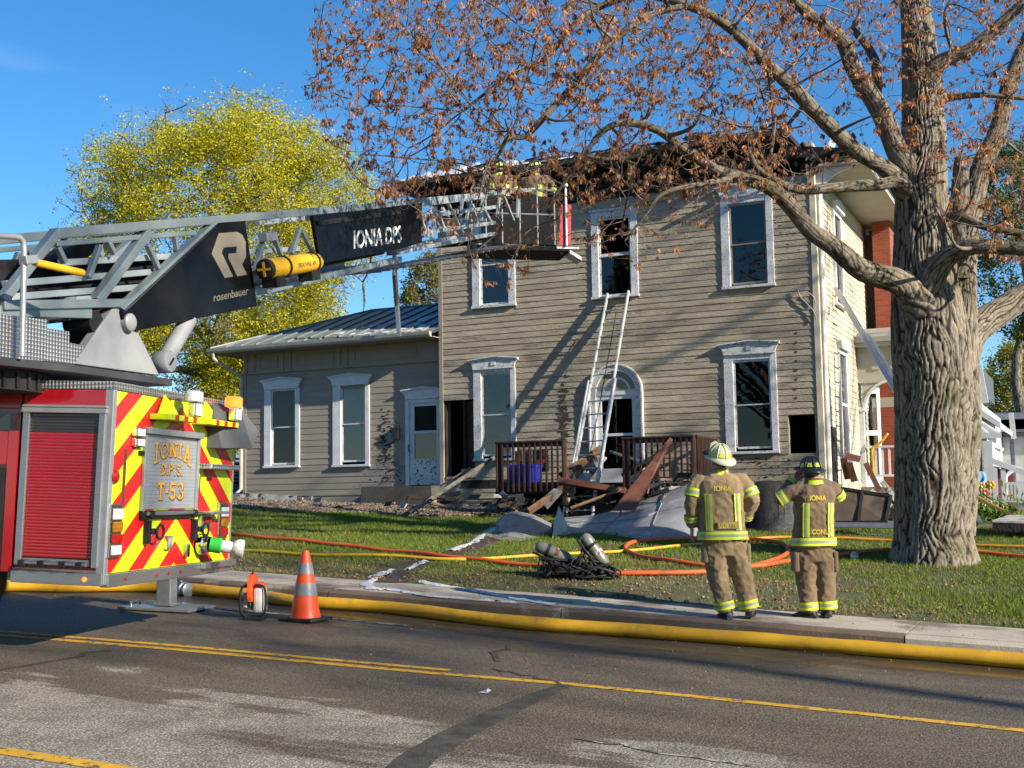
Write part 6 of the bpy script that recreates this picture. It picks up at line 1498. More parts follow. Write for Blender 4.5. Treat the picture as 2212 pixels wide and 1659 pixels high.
    for s in (-1, 1):
        b = MB(); b.sphere((0, 0, 0), 1, 10, 8, (.014, .026, .034)); b.v = [tuple(T((s*.078, -.005, -.01)+V3(p)*1)) for p in b.v]; b.build('ear', skin, hd, smooth='all')
        b = MB(); b.sphere((0, 0, 0), 1, 8, 6, (.014, .008, .008)); b.v = [tuple(T(V3((s*.032, .092, .0))+V3(p))) for p in b.v]; b.build('eye', white, hd, smooth='all')
    b = MB(); b.add([T(p) for p in ((-.015, .092, -.035), (.015, .092, -.035), (0, .124, -.034), (0, .094, .012))], [(0, 1, 2), (1, 3, 2), (3, 0, 2)]); b.build('nose', skin, hd)
    b = MB(); b.tube([T((-.024, .090, -.062)), T((0, .098, -.06)), T((.024, .090, -.062))], .005, 6); b.build('mouth', mat('lips', (.30, .11, .09), .5, c2=(.27,.1,.08), scale=9), hd)
    b = MB(); b.sphere((0, 0, 0), 1, 16, 10, (.083, .098, .11)); b.v = [tuple(T(V3((0, -.012, .012))+V3(p))) for p in b.v]; b.build('hair', mat('dark_hair', (.03,.022,.016), .6, c2=(.05,.035,.025), scale=20), hd, smooth='all')
    # helmet: dome, ribs, sweeping brim
    def hp(x, y, z): return T((x, y, z+.045))
    b = MB(); R1 = []
    for ph in np.linspace(0, 1.45, 8): R1.append([hp(math.cos(t)*.118*math.cos(ph), math.sin(t)*.145*math.cos(ph), math.sin(ph)*.135) for t in np.linspace(0, 6.283, 28, endpoint=False)])
    b.loft(R1); hl = b.build('helmet', helm, root, smooth='all')
    b = MB(); o1, o2, o3 = [], [], []
    for t in np.linspace(0, 6.283, 36, endpoint=False):
        bk = max(0, -math.sin(t)); o1.append(hp(math.cos(t)*.117, math.sin(t)*.144, .004)); o2.append(hp(math.cos(t)*(.158+.01*bk), math.sin(t)*(.178+.062*bk), -.012-.03*bk**1.5)); o3.append(hp(math.cos(t)*(.155+.01*bk), math.sin(t)*(.174+.062*bk), -.022-.03*bk**1.5))
    b.loft([o1, o2, o3, [p-up_*.016 for p in o1]], False); b.build('brim', helm, hl, smooth='all')
    for t in np.linspace(0, 6.283, 8, endpoint=False):
        b = MB(); b.tube([hp(math.cos(t)*.121*math.cos(ph), math.sin(t)*.148*math.cos(ph), math.sin(ph)*.14) for ph in np.linspace(.02, 1.5, 8)], .0055, 6); b.build('helmet_rib', helm, hl, smooth='all')
    for t in np.linspace(.39, 6.67, 8, endpoint=False):
        q = []
        for dt, ph in ((-.24, .14), (.24, .14), (.17, .48), (-.17, .48)): q.append(hp(math.cos(t+dt)*.1215*math.cos(ph), math.sin(t+dt)*.149*math.cos(ph), math.sin(ph)*.139))
        b = MB(); b.poly(q); b.build('reflective_patch', patch, hl)
    b = MB(); b.prism([hp(-.05, .16, .01), hp(.05, .16, .01), hp(.045, .15, .11), hp(0, .145, .14), hp(-.045, .15, .11)], fw_*.008); b.build('front_shield', helm, hl)
    b = MB(); b.tube([hp(.09, .06, -.01), hp(.14, .13, .01), hp(0, .19, .03), hp(-.14, .13, .01), hp(-.09, .06, -.01)], .016, 8); b.build('goggle_band', helm_b, hl, smooth='all')
    for bx in J['boots']:
        p, d = V3(bx[0]), unit(bx[1]); s = np.cross(d, (0, 0, 1)); b = MB(); rings = []
        for u, hw, hh, zb in ((-.10, .035, .05, 0), (-.075, .048, .10, 0), (0, .05, .105, 0), (.07, .05, .075, 0), (.13, .05, .05, 0), (.17, .036, .034, .004)):
            c = p+d*u; rings.append([c+s*(math.cos(t)*hw)+V3((0, 0, max(zb, hh*.5+math.sin(t)*hh*.5))) for t in np.linspace(0, 6.283, 14, endpoint=False)])
        b.loft(rings); b.tube([p-d*.03+V3((0, 0, .05)), p-d*.03+V3((0, 0, .20))], [.055, .062], 14); b.build('boot', rubber, root, smooth='all')
        b = MB(); b.prism([p+d*u+s*w_ for u, w_ in ((-.105, -.036), (-.105, .036), (-.03, .053), (.1, .056), (.175, .034), (.175, -.034), (.1, -.056), (-.03, -.053))], (0, 0, .022)); b.build('boot_sole', rubber, root)
    for L_ in J.get('hands', ()): hand(root, *L_)
    for pk in J.get('pockets', ()):
        c, dx, dy, dz = pk; b = MB(); b.obox(V3(c)-V3((dx, dy, dz))/2, (dx, 0, 0), (0, dy, 0), (0, 0, dz)); b.build('cargo_pocket', cloth, root, bevel=.02)
    return root
RZ = math.atan2(RT[1], RT[0])
s1 = .00497
def K(cx, fy, s): return lambda x, y, d=0.0: V3(((x-cx)*s, d, (fy-y)*s))
k = K(1570, 1336, s1)
chief = dict(zs=(k(0,1172)[2], k(0,1110)[2], k(0,1075)[2], k(0,1034)[2], k(0,1018)[2]), cx=k(1566,0)[0], shear=-.02, w=.95,
  arms=[([k(1523,1044), k(1509,1062), k(1500,1098,-.02), k(1503,1142,.06)], [.085, .088, .075, .06]), ([k(1610,1044), k(1623,1060), k(1634,1088,-.03), k(1622,1120,.10), k(1613,1128,.17)], [.085, .088, .078, .066, .06])],
  legs=[([k(1546,1180), k(1552,1230), k(1559,1270), k(1568,1322)], [.135, .12, .108, .092]), ([k(1592,1180), k(1602,1230), k(1610,1270), k(1619,1320)], [.135, .12, .108, .092])],
  boots=[(k(1569,1336,.0), (-.25, 1, 0)), (k(1622,1333,.05), (.25, 1, 0))], head=k(1566,1001,.03), look=(-.30, 1, .30), patch=True,
  hands=[(k(1503,1146,.06), (0, .1, -1), (1, .1, 0), .5, 1)], pockets=[(k(1528,1198,.0), .06, .18, .2), (k(1618,1198,0), .05, .18, .2)], af=(.40, .84))
gq = ground(1570, 1336); cz_ = GRADE*gq[0]+.14
fire_person('person in tan turnout gear and off-white helmet, one arm hanging down', (gq[0], gq[1], cz_), RZ, chief, khaki, helm_w, lime, 'IONIA', 'UDETTE', 1)
s2 = .00505; k = K(1762, 1335, s2)
con = dict(zs=(k(0,1184)[2], k(0,1125)[2], k(0,1090)[2], k(0,1053)[2], k(0,1040)[2]), cx=k(1763,0)[0], w=.86, shear=.05,
  arms=[([k(1742,1062), k(1722,1066,.0), k(1699,1080,.03), k(1712,1060,.14), k(1735,1042,.20)], [.085, .085, .075, .065, .055]), ([k(1795,1060), k(1812,1060,.02), k(1822,1074,.07), k(1806,1052,.20), k(1785,1040,.24)], [.085, .082, .072, .064, .055])],
  legs=[([k(1742,1192), k(1745,1240), k(1747,1275), k(1749,1322)], [.128, .115, .105, .09]), ([k(1783,1192), k(1786,1240), k(1787,1275), k(1789,1320)], [.128, .115, .105, .09])],
  boots=[(k(1746,1334,.0), (-.75, .55, 0)), (k(1788,1333,.04), (.1, 1, 0))], head=k(1765,1026,.05), look=(-.05, 1, .0),
  hands=[(k(1737,1040,.21), (.8, .2, .5), (0, -1, 0), .8, 1), (k(1783,1038,.25), (-.8, .1, .5), (0, -1, 0), .8, -1)], pockets=[(k(1722,1215,0), .06, .2, .22), (k(1806,1215,0), .05, .2, .22)], af=(.45, .93), vx=(-.12, .145))
gq2 = ground(1762, 1335); cz2 = GRADE*gq2[0]+.14
fire_person('person in sooty turnout gear and black helmet with both hands raised to the face', (gq2[0], gq2[1], cz2), RZ, con, khaki_d, helm_b, lime, 'IONIA', 'CONLE', 2)
# crew working from the platform
k = K(0, 0, .005)
def crew(look, ax, cloth, label, pos, rz, seed):
    h = lambda x, y, z: V3((x, y, z))
    Jc = dict(zs=(.80, 1.08, 1.26, 1.47, 1.55), w=.95, arms=[([h(-.22,0,1.42), h(-.31,.04,1.36), h(-.33,.15,1.2), h(-.22,.38,1.25+ax)], [.085,.085,.075,.06]), ([h(.22,0,1.42), h(.31,.04,1.36), h(.33,.15,1.2), h(.2,.40,1.3+ax)], [.085,.085,.075,.06])],
      legs=[([h(-.11,0,.78), h(-.12,.02,.5), h(-.13,0,.12)], [.13,.115,.095]), ([h(.11,0,.78), h(.12,.02,.5), h(.13,0,.12)], [.13,.115,.095])], boots=[(h(-.13,0,0), (-.2,1,0)), (h(.13,0,0), (.2,1,0))], head=h(0,.03,1.66), look=look,
      hands=[(h(-.22,.40,1.25+ax), (.2,1,.1), (0,0,-1), .7, 1), (h(.2,.42,1.3+ax), (-.2,1,.1), (0,0,-1), .7, -1)])
    return fire_person(label, pos, rz, Jc, cloth, helm_b, lime, 'IONIA', 'IONIA', seed, None, False)
fl_ = Po+by_*.45-V3((0,0,.018))
crew((0, 1, .5), .1, khaki_d, 'person with lime trim standing near the middle of the raised platform', tuple(fl_+bx_*.62), RZ+.2, 5)
crew((.4, 1, .3), .2, khaki_d, 'person reaching to the roof beside the red platform gate', tuple(fl_+bx_*1.36), RZ-.3, 6)

# ================================================================== THINGS ON THE ROAD AND LAWN
def smooth_path(P, n=6):
    P = [V3(p) for p in P]; out = []
    for i in range(len(P)-1):
        p0, p1, p2, p3 = P[max(i-1, 0)], P[i], P[i+1], P[min(i+2, len(P)-1)]
        for k in range(n):
            f = k/n; out.append(.5*((2*p1)+(-p0+p2)*f+(2*p0-5*p1+4*p2-p3)*f*f+(-p0+3*p1-3*p2+p3)*f**3))
    return out+[P[-1]]
def lay(px, py, r_):                 # point at height r_ above whatever ground the pixel meets
    d = ray(px, py); t = np.arange(3, 90, .01); p = EYE[None]+d[None]*t[:, None]; k = np.argmax(p[:, 2] < gz(p[:, 0], p[:, 1])+r_); q = p[k]; return V3((q[0], q[1], float(gz(q[0], q[1]))+r_))
def road_h(px, py, h): d = ray(px, py); t = (EYE[2]-h)/(GRADE*d[0]-d[2]); return EYE+t*d
hose_y = mat('yellow_supply_hose', (.60, .34, .015), .5, c2=(.48, .25, .012), scale=3, detail=6, bump=.25, bscale=90, c3=(.20, .11, .02), scale3=1.6, lo3=.60, hi3=.72)
hose_o = mat('orange_hose_jacket', (.62, .095, .015), .6, c2=(.50, .07, .012), scale=6, bump=.2, bscale=120, c3=(.25, .05, .015), scale3=2.5, lo3=.6, hi3=.7)
hose_t = mat('thin_yellow_hose', (.58, .36, .02), .6, c2=(.46, .27, .015), scale=6, bump=.2, bscale=120)
hose_g = mat('amber_hose', (.55, .25, .02), .6, c2=(.42, .18, .015), scale=6)
HR = .07
hp_ = [road_h(x, y, HR) for x, y in ((-250,1262),(-60,1272),(-10,1266),(150,1267),(330,1267),(470,1278),(560,1287),(645,1299),(843,1313),(1097,1342),(1370,1362),(1651,1383),(1930,1405),(2212,1428),(2450,1450),(3000,1505),(3800,1590))]
for q in hp_: q[1] = min(q[1], KERB_Y-.09)
sh_ = thing('supply_hose', 'thick yellow supply hose running the length of the kerb', 'hose', (-6, 12, .3))
sp = smooth_path(hp_, 10); r = np.random.default_rng(3)
mb = MB(); mb.tube(sp, [HR*(1+.035*math.sin(i*.7)+r.normal()*.012) for i in range(len(sp))], 18); mb.build('jacket', hose_y, sh_, smooth='all')
c0_, c1_ = road_h(384, 1272, HR), road_h(417, 1276, HR); d_ = unit(c1_-c0_)
mb = MB(); mb.lathe(c0_, d_, [(.07, 0), (.088, .01), (.088, .05), (.078, .06), (.078, .08), (.095, .09), (.095, .13), (.078, .14), (.088, .16), (.088, .2), (.07, .21)], 22); mb.build('coupling', galv, sh_, smooth=True)
for a in (0, 2.1, 4.2):
    mb = MB(); e1 = V3((0, 0, 1)); e2 = np.cross(d_, e1); mb.obox(c0_+d_*.095+(e1*math.cos(a)+e2*math.sin(a))*.09-V3((.012, .012, .012)), d_*.03, e1*.03, e2*.03); mb.build('coupling_lug', galv, sh_, bevel=.004)

def hose(label, pts, rr_, m, ground_fn=lay):
    P = smooth_path([ground_fn(x, y, rr_) for x, y in pts], 8); P = [V3((p[0], p[1], float(lawn_z(p[0], p[1]))+rr_+.012)) for p in P]
    mb = MB(); mb.tube(P, rr_, 10); return tag(mb.build('hose', m, smooth='all'), label, 'hose', 'hose lines on the lawn')
hose('long orange hose looping behind the person in the off-white helmet', ((2240,1205),(2100,1194),(1930,1189),(1820,1197),(1700,1213),(1640,1223),(1560,1224),(1450,1214),(1380,1201),(1350,1186),(1368,1173),(1450,1166),(1560,1162),(1640,1167),(1690,1177),(1704,1190),(1690,1203),(1640,1219),(1580,1231),(1500,1239),(1420,1242),(1325,1241),(1240,1236),(1160,1222),(1060,1213),(970,1204),(850,1191),(700,1176),(600,1166),(440,1148)), .034, hose_o)
hose('thin yellow hose crossing the lawn through the orange loop', ((440,1186),(600,1195),(700,1199),(850,1204),(960,1209),(1050,1208),(1170,1201),(1370,1189),(1450,1182),(1530,1175),(1600,1169)), .026, hose_t)
hose('amber hose running behind the maple trunk', ((1600,1167),(1680,1163),(1750,1163),(1850,1165),(1930,1167),(2020,1172),(2100,1178),(2250,1185)), .026, hose_g)
nh = [on_y(x, y, Y) for x, y, Y in ((2060,1058,27.5),(2097,1066,27),(2130,1085,26),(2170,1105,25),(2215,1122,24),(2290,1150,23))]
mb = MB(); mb.tube(smooth_path(nh, 6), .035, 10); tag(mb.build('hose', hose_t, smooth='all'), 'yellow hose slung down past the right of the maple trunk', 'hose', 'hose lines on the lawn')

# traffic cone
cb = road(660, 1341); cone = thing('traffic_cone', 'orange traffic cone with two grey reflective collars on the road', 'cone', tuple(cb))
orange = mat('fluorescent_orange_plastic', (.80, .085, .012), .45, c2=(.68, .06, .01), scale=4)
gcol = mat('grey_reflective_collar', (.22, .23, .25), .4, c2=(.17, .18, .2), scale=10)
Hc = .70; prof = [(0, .165), (.05, .15), (.23, .122), (.40, .095), (.50, .077), (.62, .055), (Hc, .034)]
cr = lambda z: np.interp(z, [p[0] for p in prof], [p[1] for p in prof])
mb = MB(); mb.lathe(cb+V3((0,0,.03)), (0,0,1), [(cr(z), z) for z in np.linspace(0, Hc, 14)]+[(.026, Hc), (.026, Hc-.05)], 28); mb.build('cone_body', orange, cone, smooth=True)
for a, b in ((.235, .36), (.46, .57)): mb = MB(); mb.lathe(cb+V3((0,0,.03)), (0,0,1), [(cr(z)+.004, z) for z in np.linspace(a, b, 4)], 28, False); mb.build('collar', gcol, cone, smooth=True)
mb = MB(); mb.prism([cb+V3((math.cos(t)*.26*1.0/max(abs(math.cos(t)), abs(math.sin(t)))*.78, math.sin(t)*.26/max(abs(math.cos(t)), abs(math.sin(t)))*.78, .004)) for t in np.linspace(0, 6.283, 24, endpoint=False)], (0,0,.035)); mb.build('base', rubber, cone, bevel=.006)

# cut-off saw standing on the road, blade edge-on
sw = road(552, 1337); saw = thing('cutoff_saw', 'orange and black power saw standing upright on the road by the cone', 'saw', tuple(sw))
xr_ = unit(V3((RT[0], RT[1], 0))); yr_ = V3((-xr_[1], xr_[0], 0)); zz = V3((0, 0, 1))
W3 = lambda x, y, z: sw+xr_*x+yr_*y+zz*z
mb = MB(); mb.lathe(W3(-.035, .0, .26), xr_, [(.0, 0), (.16, .0), (.16, .006), (.0, .006)], 30); mb.build('blade', alu_g, saw)
mb = MB()
P = [W3(-.055, math.cos(t)*.19, .29+math.sin(t)*.19) for t in np.linspace(-.6, 3.7, 16)]; mb.prism(P, xr_*.05); mb.build('blade_guard', orange, saw, bevel=.006)
mb = MB(); mb.obox(W3(.0, -.14, .07), xr_*.10, yr_*.28, zz*.26); mb.build('engine', mat('white_engine_case', (.5,.49,.46), .4, c2=(.4,.39,.37), scale=6), saw, bevel=.03)
mb = MB(); mb.obox(W3(.015, -.10, .30), xr_*.07, yr_*.2, zz*.08); mb.build('filter_cover', orange, saw, bevel=.02)
mb = MB(); mb.obox(W3(-.115, -.10, .12), xr_*.055, yr_*.2, zz*.16); mb.build('starter_case', mat('pale_case', (.42,.42,.43), .4, c2=(.33,.33,.34), scale=6), saw, bevel=.02)
for sgn in (-1, 1):
    mb = MB(); mb.tube(smooth_path([W3(sgn*.02, -.12, .36), W3(sgn*.11, -.13, .34), W3(sgn*.135, -.14, .22), W3(sgn*.12, -.14, .08), W3(sgn*.05, -.12, .02)], 5), .014, 8); mb.build('handle', blk, saw, smooth='all')
mb = MB(); mb.tube([W3(-.02, -.05, .44), W3(-.02, -.05, .5)], [.014, .008], 8); mb.build('guard_knob', blk, saw); mb = MB(); mb.obox(W3(-.10, -.15, .0), xr_*.2, yr_*.3, zz*.03); mb.build('foot', blk, saw)

# two breathing-air packs dropped on the grass
def scba(label, q, tilt, flip):
    p = thing('air_pack', label, 'air pack', tuple(q), 'breathing air packs'); X = xr_*flip; Y = yr_; Z = zz
    a = tilt; ax = unit(X*math.cos(a)+Z*math.sin(a)); nn = unit(-X*math.sin(a)*1.0+Z*math.cos(a))
    o = q+Z*.10+Y*.0
    mb = MB(); mb.lathe(o+nn*.14, ax, [(.03, -.03), (.06, .0), (.083, .04), (.085, .10), (.085, .40), (.078, .45), (.05, .49), (.02, .50)], 20); cy = mb.build('cylinder', mat('grey_air_cylinder', (.17, .175, .145), .35, c2=(.12, .12, .10), scale=5, coat=.3), p, smooth=True)
    mb = MB(); mb.lathe(o+nn*.14+ax*.17, ax, [(.086, 0), (.089, .002), (.089, .05), (.086, .052)], 20, False); mb.build('label_band', mat('red_black_label', (.12,.02,.03), .5, c2=(.35,.33,.3), scale=14, mixlo=.5, mixhi=.55), cy)
    mb = MB(); mb.lathe(o+nn*.14-ax*.03, -ax, [(.022, 0), (.026, .03), (.04, .035), (.04, .07), (.02, .075)], 12); mb.build('valve', chrome, cy, smooth=True)
    mb = MB(); mb.prism([o+ax*u+Y*w_+nn*.02 for u, w_ in ((-.05, -.11), (.12, -.13), (.40, -.09), (.5, -.05), (.5, .05), (.40, .09), (.12, .13), (-.05, .11))], nn*.03); mb.build('backplate', blk, p, bevel=.01)
    mb = MB(); mb.lathe(o+nn*.14+ax*.30, ax, [(.088, 0), (.093, .0), (.093, .04), (.088, .04)], 20, False); mb.build('strap', blk, p)
    r = np.random.default_rng(int(abs(q[0]*100)))
    for i in range(16):
        u0 = r.uniform(-.05, .4); pts = [o+ax*u0+Y*r.uniform(-.16, .1)]
        for j in range(5): pts.append(q+X*(r.uniform(-.28, .35))+Y*(r.uniform(-.30, .06))+Z*max(.03, r.uniform(-.02, .22)))
        mb = MB(); mb.tube(smooth_path(pts, 5), .02 if i % 2 else .011, 6); mb.build('harness_strap' if i % 2 else 'air_line', blk if i % 3 else rubber, p, smooth='all')
    for i in range(4):
        mb = MB(); c = q+X*r.uniform(-.2, .3)+Y*r.uniform(-.25, 0)+Z*r.uniform(.05, .14); mb.obox(c-V3((.05, .04, .04)), X*.11, Y*.07, Z*.06); mb.build('regulator', blk, p, bevel=.015)
    mb = MB(); c = q+X*.30-Y*.12+Z*.06; mb.sphere(c, .075, 14, 10, (1.2, .8, .7)); mb.build('face_mask', mat('mask_rubber', (.012,.012,.013), .5, c2=(.03,.03,.032), scale=14), p, smooth='all')
    return p
scba('grey air cylinder pack leaning left over its black harness', lay(1222, 1246, 0.0), .42, -1)
scba('grey air cylinder pack standing steeply with a red label', lay(1268, 1250, 0.0), -1.02+1.9+.1, 1) if False else None
q = lay(1290, 1250, 0.0)
pk = scba('grey air cylinder pack tipped up steeply with its label turned out', q, .95, -1)

# white cup on the lawn
cu = lay(1845, 1210, 0.0); mb = MB(); ax = unit(V3((.35, -.9, .45)))
mb.lathe(cu+V3((0,0,.055)), ax, [(.045, -.07), (.05, .0), (.055, .05), (.05, .052), (.04, 0)], 18); tag(mb.build('lamp_puck', white, smooth=True), 'small round white lamp lying in the grass by the maple', 'lamp')
mb = MB(); q = road(1047, 1497); mb.add([q+V3((x, y, z)) for x, y, z in ((-.04,-.02,.006),(.03,-.03,.006),(.05,.01,.02),(.01,.03,.03),(-.03,.025,.008))], [(0,1,2,3,4)]); tag(mb.build('paper_scrap', white), 'scrap of white paper on the road', 'paper')

# ================================================================== LADDERS
def ladder(label, b0, b1, t0, t1, n, m=alu, w_=.035, h_=.08):
    b0, b1, t0, t1 = map(V3, (b0, b1, t0, t1)); la = thing('ladder', label, 'ladder', tuple((b0+b1)/2)); nr = unit(np.cross(t0-b0, b1-b0))
    for a, b in ((b0, t0), (b1, t1)):
        mb = MB(); mb.beam(a, b, w_, h_, nr); mb.build('rail', m, la, bevel=.005)
        mb = MB(); mb.beam(a-unit(b-a)*.03, a+unit(b-a)*.14, w_+.02, h_+.02, nr); mb.build('foot', blk, la, bevel=.006)
    for i in range(n):
        f = (i+.6)/n; mb = MB(); mb.tube([b0+(t0-b0)*f, b1+(t1-b1)*f], .016, 8); mb.build('rung', galv, la, smooth='all')
    return la
pale_l = mat('white_weathered_ladder', (.62, .63, .62), .45, .3, c2=(.50, .51, .50), scale=8, c3=(.22, .22, .21), scale3=12, lo3=.62, hi3=.66)
ly = 23.45
b0, b1 = on_y(1221, 1122, ly), on_y(1276, 1120, ly); t0, t1 = on_y(1313, 634, HY-.10), on_y(1358, 628, HY-.10)
l1 = ladder('white extension ladder leaning on the middle upstairs window', b0, b1, t0, t1, 17, pale_l)
# fly section bed lower half (wider, doubled rails)
mb = MB(); ff = .60
for a, b, s in ((b0, t0, -1), (b1, t1, 1)):
    sd = unit(b1-b0)*s*.045; mb = MB(); mb.beam(a+sd+V3((0, -.03, 0)), a+(b-a)*ff+sd+V3((0, -.03, 0)), .03, .085, unit(np.cross(t0-b0, b1-b0))); mb.build('bed_rail', pale_l, l1, bevel=.005)
mb = MB(); mb.tube([b0+(t0-b0)*.15+(b1-b0)*.5, b0+(t0-b0)*.6+(b1-b0)*.45+V3((0, .1, 0)), b0+(t0-b0)*.9+(b1-b0)*.5], .01, 5); mb.build('halyard', char, l1)
tp = on_x(1803, 621, SX+.07); fy_ = tp[1]-.2
tq = on_y(1865, 727, fy_); d2 = tq-tp; zg = .95
bt_ = tp+d2*((tp[2]-zg)/(tp[2]-tq[2]))
l2 = ladder('aluminium ladder leaning on the sunlit side wall behind the maple', bt_, bt_+V3((0, .42, 0)), tp, tp+V3((0, .42, 0)), 20, alu, .03, .09)
mb = MB()
for o in (0, .42): mb = MB(); mb.beam(bt_+V3((.10, o-.02, .06)), tq+V3((.10, o-.02, .03)), .03, .09, (0, 1, 0)); mb.build('bed_rail', alu, l2)

# ================================================================== FRONT PORCH REMAINS
stain = mat('dark_red_brown_stain', (.055, .022, .014), .65, c2=(.035, .015, .01), scale=6, stretch=(1,1,.3), bump=.2, c3=(.012,.008,.006), scale3=3, lo3=.58, hi3=.66)
PY = 23.35; dz_ = porch_z
porch = thing('porch', 'broken front porch with brown baluster railings and charred deck', 'porch', (-9.5, PY+.6, .9))
def fence_px(name, x0, x1, yt, yb, Y, nb, m=stain):
    a, b = on_y(x0, (yt+yb)/2, Y)[0], on_y(x1, (yt+yb)/2, Y)[0]; zt = on_y((x0+x1)/2, yt, Y)[2]; zb = on_y((x0+x1)/2, yb, Y)[2]
    return a, b, zb, zt
def railing(a, b, zb, zt, Y, nb, parent, yax=None):
    o = MB(); o.box(a, b, Y-.05, Y+.05, zt-.04, zt); rl = o.build('railing', stain, parent, bevel=.005)
    mb = MB(); mb.box(a, b, Y+.0, Y+.04, zt-.13, zt-.04); mb.build('rail', stain, rl); mb = MB(); mb.box(a, b, Y, Y+.04, zb+.10, zb+.19); mb.build('rail', stain, rl)
    for i in range(nb):
        x = a+.02+(b-a-.06)*i/(nb-1); mb = MB(); mb.box(x, x+.036, Y-.038, Y-.002, zb, zt-.045); mb.build('baluster', stain, rl)
    return rl
a, b, zb, zt = fence_px('l', 1071, 1220, 952, 1062, PY, 13); railing(a, b, zb, zt, PY, 13, porch); la_, lb_ = a, b
mb = MB(); mb.box(a+.0, a+.09, PY+.02, PY+.11, zb-.5, zt-.05); mb.box(b-.09, b, PY+.045, PY+.13, zb-.3, zt+.02); mb.build('post', stain, porch, bevel=.005)
a2, b2, zb2, zt2 = fence_px('r', 1344, 1501, 942, 1062, PY, 13); railing(a2, b2, zb2, zt2, PY, 13, porch)
for px_ in (a2, b2-.09): mb = MB(); mb.box(px_, px_+.09, PY+.045, PY+.13, zb2-.5, zt2); mb.build('post', stain, porch, bevel=.005)
# return railing to the house
o = MB(); o.box(b2-.04, b2+.05, PY+.06, HY-.05, zt2-.04, zt2); rl = o.build('railing', stain, porch)
for i in range(15): mb = MB(); y = PY+.10+i*.1; mb.box(b2+.005, b2+.04, y, y+.036, zb2, zt2-.045); mb.build('baluster', stain, rl)
# deck boards, joists, stringers
for i in range(11):
    y = PY+.02+i*.145; mb = MB(); skip = (i*37) % 5
    x0_, x1_ = (a-.02, b2+.04)
    if 2 <= i: mb.box(x0_, x1_, y, y+.138, dz_-.06, dz_-.02); mb.build('deck_board', char if i % 3 else stain, porch)
    else:
        mb.box(a2-.1, x1_, y, y+.138, dz_-.06, dz_-.02); mb.build('deck_board', stain, porch); mb = MB(); mb.box(x0_, b+.1, y, y+.138, dz_-.06, dz_-.02); mb.build('deck_board', stain, porch)
mb = MB(); mb.box(a-.02, b+.2, PY+.02, PY+.06, dz_-.22, dz_-.062); mb.box(a2-.2, b2+.04, PY+.02, PY+.06, dz_-.22, dz_-.062); mb.build('rim_joist', char, porch)
mb = MB(); mb.box(a, b2, HY-.35, HY-.3, .8, dz_-.08); mb.build('under_deck_shade', black, porch)  # black sheet stands in for the shade under the deck
mb = MB(); mb.box(b+.02, a2-.02, PY+.2, PY+.55, 1.0, 1.45); mb.box(b+.02, a2-.02, PY-.1, PY+.2, .9, 1.22); mb.build('step', stain, porch)
# blue tub behind the railing
bq = on_y(1134, 1029, PY+.55); tub = thing('blue_tub', 'bright blue plastic tub behind the left porch railing', 'tub', (bq[0], bq[1], dz_-.02))
bl = mat('blue_plastic', (.01, .03, .42), .35, c2=(.008, .022, .32), scale=4, coat=.2)
mb = MB(); hw = .36; mb.loft([[(bq[0]+x*hw*f, bq[1]+y*.22*f, dz_-.018+z) for x, y in tor(1, 1, 20, 5)] for z, f in ((0, .86), (.02, .9), (.36, 1.0))]); mb.build('tub_body', bl, tub, smooth=True)
mb = MB(); mb.loft([[(bq[0]+x*hw*f, bq[1]+y*.22*f, dz_-.018+z) for x, y in tor(1, 1, 20, 5)] for z, f in ((.36, 1.06), (.41, 1.06), (.43, 1.0))]); mb.build('tub_rim', bl, tub, smooth=True)
ch = on_y(1150, 985, PY+.95); mb = MB()
for dx in (-.42, -.2, .0, .2): mb.box(ch[0]+dx, ch[0]+dx+.17, ch[1], ch[1]+.03, dz_+.25, dz_+.72)
tag(mb.build('scorched_crate', mat('red_brown_plastic', (.20, .05, .03), .6, c2=(.05,.02,.015), scale=5, mixlo=.4, mixhi=.6)), 'scorched red-brown slatted box behind the left railing', 'box')

# ================================================================== WRECKAGE
woods = [mat('scorched_pine', (.23, .13, .065), .8, c2=(.10, .055, .03), scale=5, stretch=(.5,.5,1), bump=.2, c3=(.02,.015,.012), scale3=2, lo3=.55, hi3=.65), mat('red_brown_board', (.16, .055, .032), .7, c2=(.09, .03, .02), scale=5, bump=.15),
         char, mat('grey_weathered_board', (.23, .21, .18), .8, c2=(.13, .12, .10), scale=6, bump=.2), mat('white_painted_board', (.50, .49, .45), .7, c2=(.25, .23, .2), scale=5, c3=(.04,.035,.03), scale3=4, lo3=.55, hi3=.62)]
def board(label, p, q, Yp, Yq, w_, h_, m, up=(0, -1, .4), grp='fallen boards by the porch'):
    a, b = (on_y(*p, Yp) if Yp else lay(*p, h_/2+.01)), (on_y(*q, Yq) if Yq else lay(*q, h_/2+.01))
    mb = MB(); d = unit(b-a); n_ = 6; L_ = np.linalg.norm(b-a)
    mb.beam(a, b, w_, h_, up); o = mb.build('board', m, bevel=.004); return tag(o, label, 'board', grp)
board('thick brown beam lying across the fallen porch steps', (1206,1038), (1352,1062), PY-.35, PY-.25, .12, .13, woods[1])
board('scorched timber slanting down left from the porch steps', (1218,1052), (1141,1106), PY-.3, PY-1.0, .07, .15, woods[0])
board('thin tan lath below the thick brown beam', (1343,1057), (1232,1098), PY-.35, PY-.9, .05, .04, woods[0])
board('long plank leaning on the left end of the porch railing', (1068,988), (885,1108), PY+.3, PY-1.6, .05, .07, woods[3])
board('long charred plank lying below the wing door', (725,1096), (946,1082), None, None, .16, .04, woods[2])
board('pale plank along the foot of the wing', (487,1070), (640,1078), WY-1.1, WY-1.2, .16, .03, woods[4])
board('brown board tilted against the foot of the ladder', (1212,1030), (1302,968), PY+.1, PY+.8, .20, .04, woods[0])
board('white painted board fallen beside the ladder', (1255,1042), (1302,985), PY+.25, PY+.7, .22, .04, woods[4])
